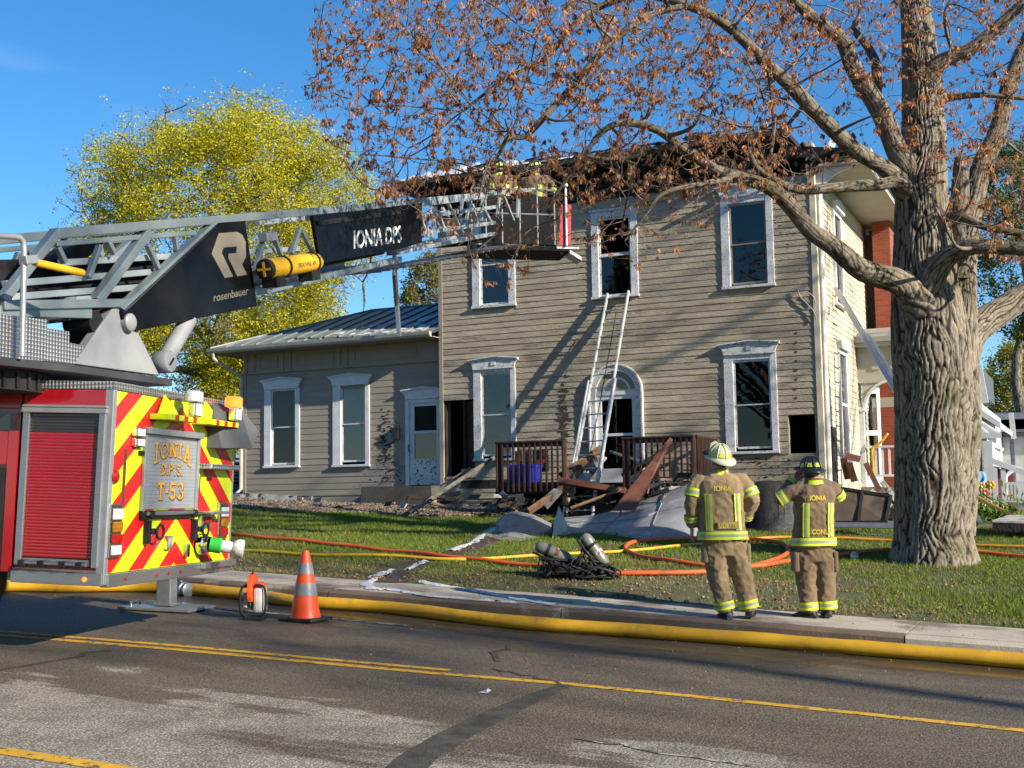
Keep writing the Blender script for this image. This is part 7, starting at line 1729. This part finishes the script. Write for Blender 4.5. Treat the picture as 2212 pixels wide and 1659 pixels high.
board('dark board crossing behind the right railing', (1345,1030), (1470,955), PY+.3, PY+.9, .14, .05, woods[2])
board('pale lath slanting to the right railing corner', (1318,975), (1392,1000), PY+.9, PY+.3, .05, .03, woods[4])
mb = MB(); P = [on_y(x, y, Y) for x, y, Y in ((1446,946,PY-.08),(1453,951,PY-.08),(1391,1068,PY-1.1),(1372,1103,PY-1.35),(1322,1104,PY-1.35),(1352,1062,PY-.9))]
mb.prism(P, (0, .03, .015)); tag(mb.build('copper_board', mat('coppery_brown_panel', (.20, .075, .045), .5, c2=(.15, .055, .035), scale=4, bump=.15, c3=(.28,.13,.08), scale3=3), bevel=.004), 'wide coppery brown board leaning up to the right railing', 'board', 'fallen boards by the porch')
r = np.random.default_rng(31); nm = 0
spots = [(1090,1090,60,16,14), (1170,1085,50,18,14), (1260,1085,60,14,18), (1340,1075,60,16,16), (1430,1050,50,22,14), (1000,1078,70,8,10), (900,1080,80,8,9), (620,1080,110,5,8), (1900,1110,30,12,8)]
places = ('below the left porch railing', 'left of the ladder foot', 'right of the ladder foot', 'under the right porch railing', 'against the right railing corner', 'between the wing door and the porch', 'in front of the wing door', 'along the foot of the wing', 'beside the maple trunk')
cname = ('scorched tan', 'red-brown', 'charred black', 'weathered grey', 'white painted'); seen = set(); extra = {k: MB() for k in range(5)}
for si, (cx, cy, sx__, sy__, n_) in enumerate(spots):
    for i in range(int(n_*1.4)):
        px_, py_ = cx+r.normal()*sx__*.55, cy+r.normal()*sy__*.6; Y = np.clip(PY-.5+r.normal()*.45, 22, 24.6)
        if cx < 800: Y = 24.2+r.normal()*.3
        if 1100 < cx < 1400: Y = PY+.45+r.normal()*.22
        if cx > 1800: Y = 24
        p = on_y(px_, py_, Y); p[2] = max(p[2], float(gz(p[0], p[1]))+.03)
        mi = int(r.choice(5, p=(.09, .09, .64, .09, .09))); first = (si, mi) not in seen
        L_ = r.uniform(.3, .6) if first else r.uniform(.08, .45); d = unit((r.normal(), r.normal()*.5, r.normal()*.2 if cx > 1050 else r.normal()*.08)); e = p+d*L_; e[2] = max(e[2], float(gz(e[0], e[1]))+.02)
        mb = MB() if first else extra[mi]; mb.beam(p, e, r.uniform(.03, .12), r.uniform(.01, .035), (r.normal()*.4, -1, .6))
        if first:
            seen.add((si, mi)); tag(mb.build('debris_board', woods[mi]), 'longest %s scrap of broken board %s' % (cname[mi], places[si]), 'board', 'wreckage scraps')
for mi in range(5): tag(extra[mi].build('debris', woods[mi]), '%s splinters scattered through the wreckage' % cname[mi], 'debris', kind='stuff')
# pale sheet panels among the wreck
for (pts, Y, lab, m_) in ((((1168,1080),(1196,1055),(1216,1062),(1182,1100)), PY-.6, 'ragged cream drywall scrap under the thick beam', woods[4]), (((1240,1000),(1290,985),(1300,1030),(1250,1045)), PY+.6, 'cream drywall scrap behind the ladder foot', woods[4])):
    mb = MB(); mb.prism([on_y(x, y, Y) for x, y in pts], (0, .02, 0)); tag(mb.build('drywall_scrap', m_), lab, 'drywall', 'fallen boards by the porch')
# big grey roofing sheet draped over the heap
tarp_m = mat('grey_roof_membrane', (.27, .275, .285), .5, c2=(.19, .195, .205), scale=2.2, detail=6, bump=.5, bscale=6, c3=(.40, .40, .40), scale3=3.0, lo3=.55, hi3=.68)
def drape(name, label, bot, top, m, seed, nv=22, wr=.05, cat='sheet', seams=()):
    r = np.random.default_rng(seed); Bt, Tp = smooth_path(bot, 14), smooth_path(top, 14); k = 60
    Bt = [Bt[int(i*(len(Bt)-1)/(k-1))] for i in range(k)]; Tp = [Tp[int(i*(len(Tp)-1)/(k-1))] for i in range(k)]; V_ = []
    # crumpling as folded facets: the upper envelope of tilted planes, twice
    PL_ = [r.normal(size=(9, 3))*np.array((3.4, 1.3, .25)) for _ in range(2)]; PS_ = [r.normal(size=(24, 3))*np.array((9, 3.5, .3)) for _ in range(2)]
    def fold(a, u):
        q = np.array((a-.5, u-.5, 1)); return (np.max(PL_[0]@q)-np.max(PL_[1]@q))*.8+(np.max(PS_[0]@q)-np.max(PS_[1]@q))*.16
    for i in range(k):
        for j in range(nv+1):
            u = j/nv; p = Bt[i]+(Tp[i]-Bt[i])*u; w_ = math.sin(math.pi*u)
            p = p+V3((0, .02*w_, -.03*w_))+V3((0, -.7, .7))*np.clip(wr*fold(i/(k-1), u), -.16, .2)*(.12+w_); p[2] = max(p[2], float(gz(p[0], p[1]))+.012); V_.append(p)
    mb = MB(); mb.add(V_, [(i*(nv+1)+j, (i+1)*(nv+1)+j, (i+1)*(nv+1)+j+1, i*(nv+1)+j+1) for i in range(k-1) for j in range(nv)])
    o = mb.build(name, m); o.data.polygons.foreach_set('use_smooth', [True]*len(o.data.polygons)); es = o.modifiers.new('creases', 'EDGE_SPLIT'); es.split_angle = math.radians(16)
    for (i0, j0, i1, j1) in seams:
        n_ = 24; P = [V3(V_[int(round(i0+(i1-i0)*t))*(nv+1)+int(round(j0+(j1-j0)*t))])+V3((0, -.012, .012)) for t in np.linspace(0, 1, n_)]; b = MB(); b.tube(P, .011, 5); b.build('lap_seam', m, o)
    return tag(o, label, cat)
gl = lambda x, y, h=.02: lay(x, y, h)
drape('roofing_sheet', 'large crumpled grey roofing sheet sprawled before the porch', [gl(1193,1160), gl(1260,1152), gl(1320,1156), gl(1380,1164), gl(1450,1166), gl(1530,1162)],
      [on_y(1205,1118,22.2), on_y(1285,1112,22.4), on_y(1350,1095,22.6), on_y(1420,1070,22.8), on_y(1490,1044,22.9), on_y(1560,1030,23.0)], tarp_m, 4, wr=.07, seams=((2, 9, 58, 13), (20, 1, 24, 21), (40, 1, 38, 21)))
mb = MB(); P = [gl(1193,1162), gl(1232,1148), on_y(1207,1092,20.9), on_y(1196,1130,20.6)]; mb.add(P, [(0, 1, 2), (0, 2, 3)]); o = mb.build('sheet_flap', mat('pale_sheet_back', (.45, .43, .38), .6, c2=(.33,.31,.27), scale=5)); o.modifiers.new('t', 'SOLIDIFY').thickness = .006; tag(o, 'upturned cream corner flap of the grey sheet', 'sheet')
drape('crumpled_sheet', 'smaller crumpled silver sheet on the grass left of the big one', [gl(1035,1150), gl(1080,1166), gl(1130,1168), gl(1190,1152)], [on_y(1060,1135,21.3), on_y(1100,1106,21.4), on_y(1150,1112,21.5), on_y(1192,1132,21.4)], mat('silver_flashing', (.40, .40, .39), .38, .3, c2=(.26,.25,.24), scale=3, c3=(.05,.035,.028), scale3=2, lo3=.55, hi3=.68, bump=.3, bscale=8), 8, 16, .10)
# blackened heap and the fallen plywood panel on the right
drape('burnt_heap_cover', 'blackened heap of roofing behind the two people', [gl(1610,1142), gl(1660,1148), gl(1720,1146), gl(1790,1140)], [on_y(1610,1050,23.2), on_y(1660,1038,23.2), on_y(1730,1052,23.3), on_y(1800,1075,23.3)], mat('burnt_membrane', (.009, .009, .009), .6, c2=(.025, .023, .022), scale=6, bump=.8, bscale=12), 12, 16, .10, 'debris')
mb = MB(); P = [on_y(x, y, Y) for x, y, Y in ((1803,1052,22.9),(1925,1071,22.9),(1914,1127,22.6),(1798,1128,22.6))]; mb.prism(P, (0, .05, .02))
pw = mb.build('fallen_panel', mat('dirty_plywood', (.12, .085, .055), .75, c2=(.075, .055, .038), scale=3, bump=.25, c3=(.03,.024,.018), scale3=1.6, lo3=.5, hi3=.66)); tag(pw, 'fallen dirty plywood wall panel between the black helmet and the maple', 'panel')
for a, b in ((P[0], P[1]), (P[1], P[2]), (P[2], P[3]), ((P[0]+P[1])/2, (P[2]+P[3])/2)): mb = MB(); mb.beam(a+V3((0, -.02, 0)), b+V3((0, -.02, 0)), .05, .05, (0, 1, 0)); mb.build('panel_edge', char, pw)
for i, (p, q) in enumerate((((1800,1134), (1960,1136)), ((1930,1090), (1960,1130)), ((1880,1060), (1925,1095)), ((1870,1000), (1900,1060)), ((1905,1040), (1935,1080)))):
    board(('silver flashing strip along the foot of the fallen panel', 'white strip beside the fallen panel corner', 'white trim board on top of the fallen panel', 'dark red board hanging off the house corner', 'pale plank propped beyond the fallen panel')[i], p, q, 22.5+i*.4, 22.5+i*.4, .10, .03, (galv, woods[4], woods[4], woods[1], woods[4])[i])
mb = MB()
for x0_, y0_, x1_, y1_ in ((1822,990,1832,1035), (1834,1000,1846,1040), (1828,985,1858,992)):
    p, q_ = on_y(x0_, y0_, 26.2), on_y(x1_, y1_, 26.3); mb.beam(p, q_, .14, .03, (0, 1, 0))
tag(mb.build('hanging_siding', woods[1]), 'burnt siding strips hanging off the sunlit side wall', 'siding')

# ================================================================== SIDE PORCH AND NEIGHBOURS
spz = 1.75; sY = 29.5
sp_ = thing('side_porch', 'small side porch with white railing and arched cream posts', 'porch', (-3.6, sY, 1.0))
x0, x1 = SX, on_y(2010, 800, sY)[0]
mb = MB(); ztop = on_y(1885, 708, sY)[2]; zev = on_y(1885, 742, sY)[2]; zfr = on_y(1885, 850, sY)[2]
mb.box(x0-.02, x1+.4, sY-.35, sY+3, zev, zev+.12); mb.prism([(x0-.02, sY-.35, zev+.12), (x0-.02, sY+3, zev+.12), (x0-.02, sY+3, ztop+.35), (x0-.02, sY+.9, ztop+.1)], (x1+.4-x0, 0, 0)); mb.build('porch_roof', mat('pale_grey_roofing', (.32,.30,.27), .7, c2=(.24,.22,.2), scale=3, c3=(.55,.53,.5), scale3=1.2, lo3=.6, hi3=.66), sp_)
mb = MB(); mb.box(x0, x1, sY-.05, sY+.1, zfr+.25, zev-.002); mb.box(x0, x1, sY-.30, sY-.05, zev-.10, zev-.002); fz = mb.build('entablature', sof, sp_)
for i in range(4): mb = MB(); xx = x0+.35+i*.42; mb.box(xx, xx+.16, sY-.08, sY-.051, zfr+.55, zev-.2); mb.build('frieze_block', sof, fz)
# arch: spandrel with curved opening
pw_ = .16; ax0, ax1 = x0+.10, x0+1.55; ac = (ax0+ax1)/2; ar = (ax1-ax0)/2; az = zfr-.40
pts = [(ax0, az)]+[(ac-ar*math.cos(t), az+ar*math.sin(t)) for t in np.linspace(0, math.pi, 16)]+[(ax1, zfr+.25), (ax0, zfr+.25)]
mb = MB()
A_ = [(ac-ar*math.cos(t), az+ar*math.sin(t)) for t in np.linspace(0, math.pi, 17)]
for i in range(16): mb.prism([(A_[i][0], sY-.02, A_[i][1]), (A_[i+1][0], sY-.02, A_[i+1][1]), (A_[i+1][0], sY-.02, zfr+.26), (A_[i][0], sY-.02, zfr+.26)], (0, .06, 0))
mb.build('arch_spandrel', sof, sp_)
mb = MB()
for i in range(16):
    t0_, t1_ = math.pi*i/16, math.pi*(i+1)/16; q = []
    for t, rr_ in ((t0_, ar), (t1_, ar), (t1_, ar-.06), (t0_, ar-.06)): q.append((ac-rr_*math.cos(t), sY-.06, az+rr_*math.sin(t)))
    mb.prism(q, (0, .12, 0))
mb.build('arch_trim', white, sp_)
for xx in (ax0-.10, ax1-.02): mb = MB(); mb.box(xx, xx+.13, sY-.05, sY+.09, spz, az+.1); mb.box(xx-.03, xx+.16, sY-.08, sY+.12, az-.02, az+.06); mb.build('post', white, sp_, bevel=.006)
mb = MB(); mb.box(x0, x1+.3, sY-.2, sY+2.6, spz-.14, spz); mb.build('porch_floor', woods[3], sp_)
mb = MB(); mb.box(x0+.02, x1+.28, sY-.15, sY+2.5, .5, spz-.142); mb.build('skirt', char, sp_)
zr0, zr1 = on_y(1890, 1030, sY)[2], on_y(1890, 963, sY)[2]
mb = MB(); mb.box(x0+.22, x1, sY-.04, sY+.05, zr1-.05, zr1); mb.box(x0+.22, x1, sY-.03, sY+.04, zr0, zr0+.05); rl = mb.build('railing', white, sp_)
for i in range(12): xx = x0+.32+i*.155; mb = MB(); mb.box(xx, xx+.05, sY-.015, sY+.03, zr0+.05, zr1-.05); mb.build('baluster', white, rl)
# open white storm door
da, db = on_y(1849, 900, sY+.6), on_y(1901, 900, sY+.9); dt, dbm = on_y(1875, 838, sY+.75)[2], spz+.01
dv = db-da; dv[2] = 0; nd = unit((dv[1], -dv[0], 0))
def dpan(f0, f1, z0_, z1_, m_, nm, par, th=.04): mb = MB(); mb.obox(V3((da[0], da[1], z0_))+dv*f0, dv*(f1-f0), nd*th, (0, 0, z1_-z0_)); return mb.build(nm, m_, par)
dr = dpan(0, .14, dbm, dt, white, 'door', sp_); dpan(.86, 1, dbm, dt, white, 'stile', dr); dpan(.14, .86, dt-.14, dt, white, 'rail', dr); dpan(.14, .86, (dt+dbm)/2-.06+.1, (dt+dbm)/2+.06+.1, white, 'rail', dr); dpan(.14, .86, dbm, dbm+.25, white, 'rail', dr)
dpan(.14, .86, dbm+.25, (dt+dbm)/2+.04, glass_c, 'pane', dr, .01); dpan(.14, .86, (dt+dbm)/2+.16, dt-.14, glass_c, 'pane', dr, .01)
mb = MB(); mb.box(x0+.1, x0+1.4, sY+1.4, sY+1.45, spz, zfr); mb.build('back_wall', sof, sp_)
mb = MB(); bx0 = on_y(1888, 900, sY+1.3)[0]; mb.box(bx0, bx0+2.2, sY+1.25, sY+1.36, spz, zfr-.25); mb.build('brick_wall', brick, sp_)
lh = [on_y(x, y, sY-.15) for x, y in ((1918,936),(1900,958),(1887,966),(1884,978),(1886,1005),(1887,1032))]
mb = MB(); mb.tube(smooth_path(lh, 5), .03, 8); tag(mb.build('hose', hose_t, smooth='all'), 'yellow hose hanging over the white side porch railing', 'hose', 'hose lines on the lawn')
for i, P in enumerate((((1722,622),(1728,640),(1742,655),(1757,672),(1763,690)), ((1745,632),(1756,640),(1762,655)))):
    mb = MB(); mb.tube(smooth_path([on_y(x, y, HY-.06) for x, y in P], 5), .012, 6); mb.build('service_wire', mat('grey_cable', (.3,.29,.27), .6, c2=(.22,.21,.2), scale=6), house, smooth='all')
for i in range(14):      # plugs left down the corner where insulation was blown in
    q = on_y(1720, 720+i*20, HY); mb = MB()
    if 870 < 720+i*20 < 1000: continue
    mb.lathe(V3((q[0], HY-.017, q[2])), (0, -1, 0), [(.028, 0), (.028, .003), (.0, .003)], 10); mb.build('bore_plug', mat('dark_plug', (.09,.08,.065), .8, c2=(.06,.05,.04), scale=9), house)

# white neighbour house with awning porch
vin = mat('white_vinyl_siding', (.62, .63, .64), .6, c2=(.55,.56,.57), scale=3)
shg = mat('dark_grey_shingles', (.095, .10, .12), .85, c2=(.06,.065,.08), scale=8, detail=8, bump=.4, bscale=20)
NY = 37.0
nb = thing('white_house', 'white neighbour house with striped awning behind the maple', 'house', (1.2, NY, .6))
L2 = lambda px, py, Y=NY: on_y(px, py, Y)
xw0, xw1 = L2(2040, 900)[0], L2(2140, 900)[0]
mb = MB(); mb.box(xw0, L2(2118,900)[0], NY+1.2, NY+9, .4, L2(2100, 870)[2]); bodyn = mb.build('wall', vin, nb)
for i in range(24): mb = MB(); z = .6+i*.19; mb.box(xw0, L2(2118,900)[0], NY+1.18, NY+1.2, z, z+.16); mb.build('plank', vin, bodyn)
mb = MB(); e0, e1 = L2(2095, 868), L2(2160, 912); mb.prism([e0, e1, e1+V3((0,0,-.16)), e0+V3((0,0,-.22))], (0, 6, 0)); mb.prism([e0+V3((-2.5,0,.6)), e0+V3((-.05, 0, .55)), e0+V3((-.0,0,.02)), e0+V3((-2.5,0,.02))], (0, 5, 0)); mb.build('roof_edge', white, nb)
mb = MB(); g0 = L2(2040, 800), L2(2118, 790), L2(2122, 850), L2(2040, 862); mb.prism(g0, (0, 5, 0)); mb.build('gable_roof', shg, nb)
mb = MB(); mb.beam(L2(2110, 795)+V3((0,-.1,0)), L2(2124, 872)+V3((0,-.1,0)), .3, .12, (0,1,0)); mb.build('gable_board', white, nb)
aw0, aw1, aw2 = L2(2040, 893, NY-.3), L2(2100, 895, NY-.3), L2(2163, 938, NY-1.4)
n_ = 12
for i in range(n_):
    f0, f1 = i/n_, (i+1)/n_-.01; a, b = aw0+(aw1-aw0)*f0, aw0+(aw1-aw0)*f1; lo = lambda f: V3((aw0[0]+(aw2[0]-aw0[0])*f, aw2[1], aw2[2]+.05))
    mb = MB(); mb.prism([a, b, lo(f1), lo(f0)], (0, 0, -.05)); mb.build('awning_slat', white if i % 2 else gut, nb)
mb = MB(); mb.obox(V3((aw0[0], aw2[1]-.02, aw2[2]-.1)), (aw2[0]-aw0[0], 0, 0), (0, .03, 0), (0, 0, .14)); mb.build('awning_valance', white, nb)
for px in (2098, 2128): p = L2(px, 970, NY-1.3); mb = MB(); mb.box(p[0]-.06, p[0]+.06, p[1]-.06, p[1]+.06, .9, aw2[2]); mb.build('porch_post', white, nb)
p = L2(2150, 1000, NY-1.4); mb = MB(); mb.box(L2(2133,1000)[0], L2(2153,1000)[0], NY-1.4, NY-1.3, 1.2, L2(2140, 952, NY-1.4)[2]); mb.build('porch_wall', vin, nb)
mb = MB(); mb.box(L2(2100,940)[0], L2(2112,940)[0], NY+1.14, NY+1.17, 2.0, 3.2); mb.build('window', glass, nb)
ramp = thing('white_railing', 'long white hand rail and picket fence beside the white house', 'railing', tuple(V3((L2(2180,1070)[0], NY-2, .8))))
RYY = NY-2.0
mb = MB(); mb.beam(L2(2136, 992, RYY), L2(2260, 1040, RYY), .08, .14); mb.build('top_rail', white, ramp)
f0, f1 = L2(2158, 1040, RYY), L2(2290, 1040, RYY); zt_f, zb_f = L2(2190, 1041, RYY)[2], L2(2190, 1085, RYY)[2]
mb = MB(); mb.box(f0[0], f1[0], RYY, RYY+.05, zt_f-.07, zt_f); mb.box(f0[0], f1[0], RYY, RYY+.05, zb_f, zb_f+.06); mb.build('fence_rail', white, ramp)
for i in range(18): xx = f0[0]+.06+i*(f1[0]-f0[0]-.12)/17; mb = MB(); mb.box(xx-.025, xx+.025, RYY-.01, RYY+.03, zb_f+.06, zt_f-.07); mb.build('picket', white, ramp)
for px in (2150, 2168): p = L2(px, 1040, RYY); mb = MB(); mb.box(p[0]-.06, p[0]+.06, RYY-.02, RYY+.08, .6, L2(px, 1010, RYY)[2]); mb.build('newel', white, ramp)
# grey neighbour house
gb = mat('blue_grey_siding', (.20, .23, .27), .7, c2=(.16,.185,.22), scale=3)
GY = 46.0; g_ = thing('grey_house', 'blue-grey house with dark shingled roof at the right edge', 'house', (4, GY, .5))
mb = MB(); ga0, ga1 = L2(2120, 960, GY)[0], L2(2330, 960, GY)[0]; zt_g = L2(2170, 935, GY)[2]; mb.box(ga0, ga1, GY, GY+8, .3, zt_g); gw_ = mb.build('wall', gb, g_)
for i in range(20): mb = MB(); z = .5+i*.2; mb.box(ga0, ga1, GY-.02, GY, z, min(z+.17, zt_g)); mb.build('plank', gb, gw_)
zrg = L2(2170, 889, GY+3.6)[2]; mb = MB(); mb.prism([(ga0-.3, GY-.45, zt_g+.003), (ga0-.3, GY+3.6, zrg), (ga0-.3, GY+8.3, zt_g+.003)], (ga1-ga0+.6, 0, 0)); mb.build('roof', shg, g_)
mb = MB(); mb.beam(L2(2184, 892, GY-.6), L2(2190, 948, GY-.6), .16, .2, (0,1,0)); mb.build('rake_board', mat('grey_white_trim', (.45,.45,.44), .6, c2=(.36,.36,.35), scale=4), g_)
for px in (2168, 2207): p = L2(px, 980, GY); mb = MB(); mb.box(p[0]-.22, p[0]+.22, GY-.06, GY-.02, 1.0 if px < 2200 else 1.2, zt_g-.15); mb.build('corner_board', mat('grey_white_trim', (.45,.45,.44)), g_)
mb = MB(); e0 = L2(2095, 940, GY-4), L2(2150, 965, GY-4); mb.prism([L2(2098, 938, GY-4), L2(2155, 962, GY-4), L2(2155, 968, GY-4), L2(2098, 948, GY-4)], (0, 3, 0)); mb.prism([L2(2138, 990, GY-5), L2(2200, 1008, GY-5), L2(2195, 1014, GY-5), L2(2138, 1006, GY-5)], (0, 3, 0)); mb.build('porch_roof', white, g_)
mb = MB(); mb.tube([L2(2195, 1012, GY-5), L2(2180, 1022, GY-5), L2(2172, 1030, GY-5), L2(2172, 1070, GY-5)], .06, 8); mb.build('downspout', white, g_, smooth=True)
mb = MB(); rd_ = L2(2160, 1030, GY-4); mb.box(rd_[0]-.5, rd_[0]+.4, GY-4, GY-3.9, .8, rd_[2]+.25); mb.build('red_door', mat('dull_red_door', (.22,.03,.03), .6, c2=(.16,.02,.02), scale=4), g_)
# garden figures and flowers by the white porch
for i, (px, py, c, lab) in enumerate(((2120, 1052, (.62, .42, .05), 'yellow garden pinwheel flower nearest the maple'), (2139, 1048, (.72, .36, .02), 'orange-yellow garden flower ornament on its stake'), (2127, 1066, (.55, .10, .05), 'red garden ornament between the yellow flowers'))):
    q = L2(px, py, NY-4); m_ = mat('ornament_%d' % i, c, .5, c2=tuple(v*.7 for v in c), scale=6); t = thing('garden_ornament', lab, 'ornament', (q[0], q[1], .75)); mb = MB(); mb.tube([(q[0], q[1], .7), (q[0], q[1], q[2])], .015, 6); mb.build('stake', white, t)
    for k_ in range(7): a = k_*.9; mb = MB(); mb.sphere((q[0]+math.cos(a)*.075, q[1], q[2]+math.sin(a)*.075), .05, 8, 6, (1, .3, 1)); mb.build('petal', m_, t, smooth='all')
    mb = MB(); mb.sphere(q, .04, 8, 6); mb.build('petal_centre', mat('cream_centre', (.6,.55,.4), .6, c2=(.5,.45,.3), scale=5), t, smooth='all')
# seated person in blue on the porch
q = L2(2105, 1035, NY-2.6); h = lambda x, y, z: V3((q[0]+x, q[1]+y, q[2]-.75+z)); mb = MB()
mb.loft([[h(x, y, z) for x, y in tor(a, b, 16)] for z, a, b in ((.42, .2, .15), (.6, .19, .14), (.85, .2, .13), (.98, .12, .09), (1.02, .06, .06), (1.06, .055, .06), (1.12, .08, .09), (1.22, .085, .1), (1.30, .05, .06))])
for s in (-1, 1): mb.tube([h(s*.1, 0, .46), h(s*.12, -.4, .47), h(s*.12, -.45, .05)], [.09, .075, .05], 10); mb.tube([h(s*.2, 0, .92), h(s*.26, -.08, .7), h(s*.2, -.3, .6)], [.06, .05, .04], 8)
pb_ = mb.build('person', mat('light_blue_shirt', (.16, .34, .55), .8, c2=(.13,.28,.46), scale=5), smooth='all'); md = pb_.modifiers.new('r', 'REMESH'); md.mode = 'VOXEL'; md.voxel_size = .025; md.use_smooth_shade = True
tag(pb_, 'person in a light blue top sitting out by the white porch', 'person')
mb = MB(); mb.sphere(h(0, .01, 1.24), .105, 12, 8, (1, 1, .95)); mb.build('hair', mat('brown_hair', (.06,.035,.02), .6, c2=(.04,.025,.015), scale=12), pb_, smooth='all')
mb = MB(); mb.sphere(h(0, -.03, 1.19), .092, 12, 8, (.9, 1, 1.15)); mb.build('face', skin, pb_, smooth='all')
mb = MB(); c = h(0, 0, 0); mb.box(c[0]-.28, c[0]+.28, c[1]-.3, c[1]+.25, c[2]+.36, c[2]+.41); mb.box(c[0]-.28, c[0]+.28, c[1]+.2, c[1]+.25, c[2]+.41, c[2]+.95); chn = mb.build('chair', white); tag(chn, 'white garden chair under the person in blue', 'chair')
for dx in (-.26, .22):
    for dy in (-.28, .2): mb = MB(); mb.box(c[0]+dx, c[0]+dx+.04, c[1]+dy, c[1]+dy+.04, .72, c[2]+.36); mb.build('leg', white, chn)
# low plants and a mattress-like slab by the right edge
r = np.random.default_rng(51)
def plant(px, py, Y, n, hgt, stops, lab):
    q = on_y(px, py, Y); q[2] = float(gz(q[0], q[1])); t = thing('garden_plant', lab, 'plant', tuple(q)); c = q+np.stack([r.normal(size=n)*hgt*.5, r.normal(size=n)*hgt*.3, np.abs(r.normal(size=n))*hgt*.35], 1)
    d = rand_unit(n, r); d[:, 2] = np.abs(d[:, 2])+.3; d /= np.linalg.norm(d, axis=1)[:, None]; u = np.cross(d, rand_unit(n, r)); u /= np.linalg.norm(u, axis=1)[:, None]
    v, f, sh = quads_hang(c, d, u, r.uniform(.12, .28, n), r.uniform(.04, .09, n), r.random(n)); o = mesh_np('foliage', v, f, leaf_mat(lab, stops, .35), t, 4, sh); o['kind'] = 'stuff'
PL = [(0, (.03, .06, .01)), (.5, (.07, .13, .015)), (1, (.13, .2, .03))]
plant(2118, 1100, 29, 220, .8, PL, 'leafy garden clump right of the maple trunk'); plant(2160, 1092, 30, 160, .6, PL, 'small green clump before the picket fence'); plant(2140, 1075, 32, 160, .7, OL, 'yellowish garden clump below the ornaments')
mb = MB(); P = [on_y(x, y, Y) for x, y, Y in ((2143,1124,22.5),(2180,1112,24),(2290,1114,24),(2290,1130,22.5))]; mb.prism(P, (0, 0, -.03)); sl = mb.build('fallen_door', [woods[4]]); tag(sl, 'white-topped charred slab lying at the right edge of the lawn', 'slab')
mb = MB(); mb.prism([p+V3((0,0,-.034)) for p in P], (0, -.0, -.14)); mb.build('slab_edge', char, sl)
# left gap between the truck and the wing: garage, bin, stacked timber
gg = thing('white_garage', 'white garage seen between the truck and the wing', 'garage', (-30, 44, 1.8)); GY2 = 44
q0, q1 = on_y(440, 985, GY2), on_y(560, 985, GY2); mb = MB(); mb.box(q0[0], q1[0], GY2, GY2+4, 1.2, on_y(500, 905, GY2)[2]); mb.build('wall', vin, gg)
mb = MB(); mb.box(q0[0]-.3, q1[0]+.3, GY2-.4, GY2+4, on_y(500, 905, GY2)[2], on_y(500, 897, GY2)[2]); mb.build('roof', gut, gg)
mb = MB(); d0, d1 = on_y(497, 990, GY2)[0], on_y(545, 990, GY2)[0]; mb.box(d0, d1, GY2-.05, GY2-.01, 1.2, on_y(510, 940, GY2)[2]); mb.build('garage_door', white, gg)
bn_ = on_y(522, 1010, 30); binp = thing('wheeled_bin', 'dark wheeled bin at the corner of the wing', 'bin', (bn_[0], 30, 1.75))
mb = MB(); mb.loft([[(bn_[0]+x*f*.3, 30+y*f*.33, 1.75+z) for x, y in tor(1, 1, 16, 6)] for z, f in ((.06, .8), (.95, 1.0))]); mb.build('body', blk, binp, smooth=True)
mb = MB(); mb.loft([[(bn_[0]+x*f*.3, 30+y*f*.33, 1.75+z) for x, y in tor(1, 1, 16, 6)] for z, f in ((.955, 1.06), (1.0, 1.06), (1.05, .8))]); mb.build('lid', blk, binp, smooth=True)
for s in (-1, 1): mb = MB(); mb.lathe((bn_[0]+s*.2-.02, 30.25, 1.83), (1,0,0), [(.09, 0), (.09, .05)], 14); mb.build('wheel', rubber, binp)
tmb = thing('timber_stack', 'stack of pale boards beside the corner of the wing', 'boards', tuple(on_y(505, 1055, 27)))
r = np.random.default_rng(61)
for i in range(9):
    p = on_y(490+r.uniform(-6, 14), 1056-i*8, 27+r.uniform(-.2, .2)); mb = MB(); mb.beam(p, p+V3((r.uniform(.5, .8), r.normal()*.1, r.normal()*.03)), .2, .05); mb.build('board', woods[3], tmb)
wb = on_y(530, 1066, 25.9)
# across the street behind the viewer: houses and trees that the windows and wet road mirror
for i, (x, y, w_, h_) in enumerate(((-30, -26, 11, 6.2), (-12, -28, 9, 7.0), (6, -27, 10, 6.0))):
    t = thing('facing_house', ('cream house across the street at the far left', 'grey house across the street in the middle', 'brown house across the street at the far right')[i], 'house', (x, y, -GRADE*0))
    zb = GRADE*x; m_ = (siding_s, gb, siding)[i]
    mb = MB(); mb.box(x-w_/2, x+w_/2, y-7, y, zb, zb+h_); mb.build('wall', m_, t)
    mb = MB(); mb.prism([(x-w_/2-.4, y+.5, zb+h_), (x+w_/2+.4, y+.5, zb+h_), (x, y+.5, zb+h_+3.2)], (0, -8, 0)); mb.build('roof', shg, t)
    for k_ in range(6):
        wx = x-w_/2+1.5+(k_ % 3)*(w_-3)/2; wz = zb+1+(k_//3)*2.8; mb = MB(); mb.box(wx-.5, wx+.5, y, y+.04, wz, wz+1.5); mb.build('window', glass, t)
for i, (x, y) in enumerate(((-22, -14), (-8, -15), (2, -16))):
    leafy_tree('facing_tree', ('tree across the street at the far left', 'tree across the street in the middle', 'tree across the street at the right')[i], (x, y, GRADE*x), (x, y, GRADE*x+7.5), (4.6, 3.6, 5.6), 90+i, GG, 2600, .25, (12, 50, 160), .3, 'trees across the street', .6)
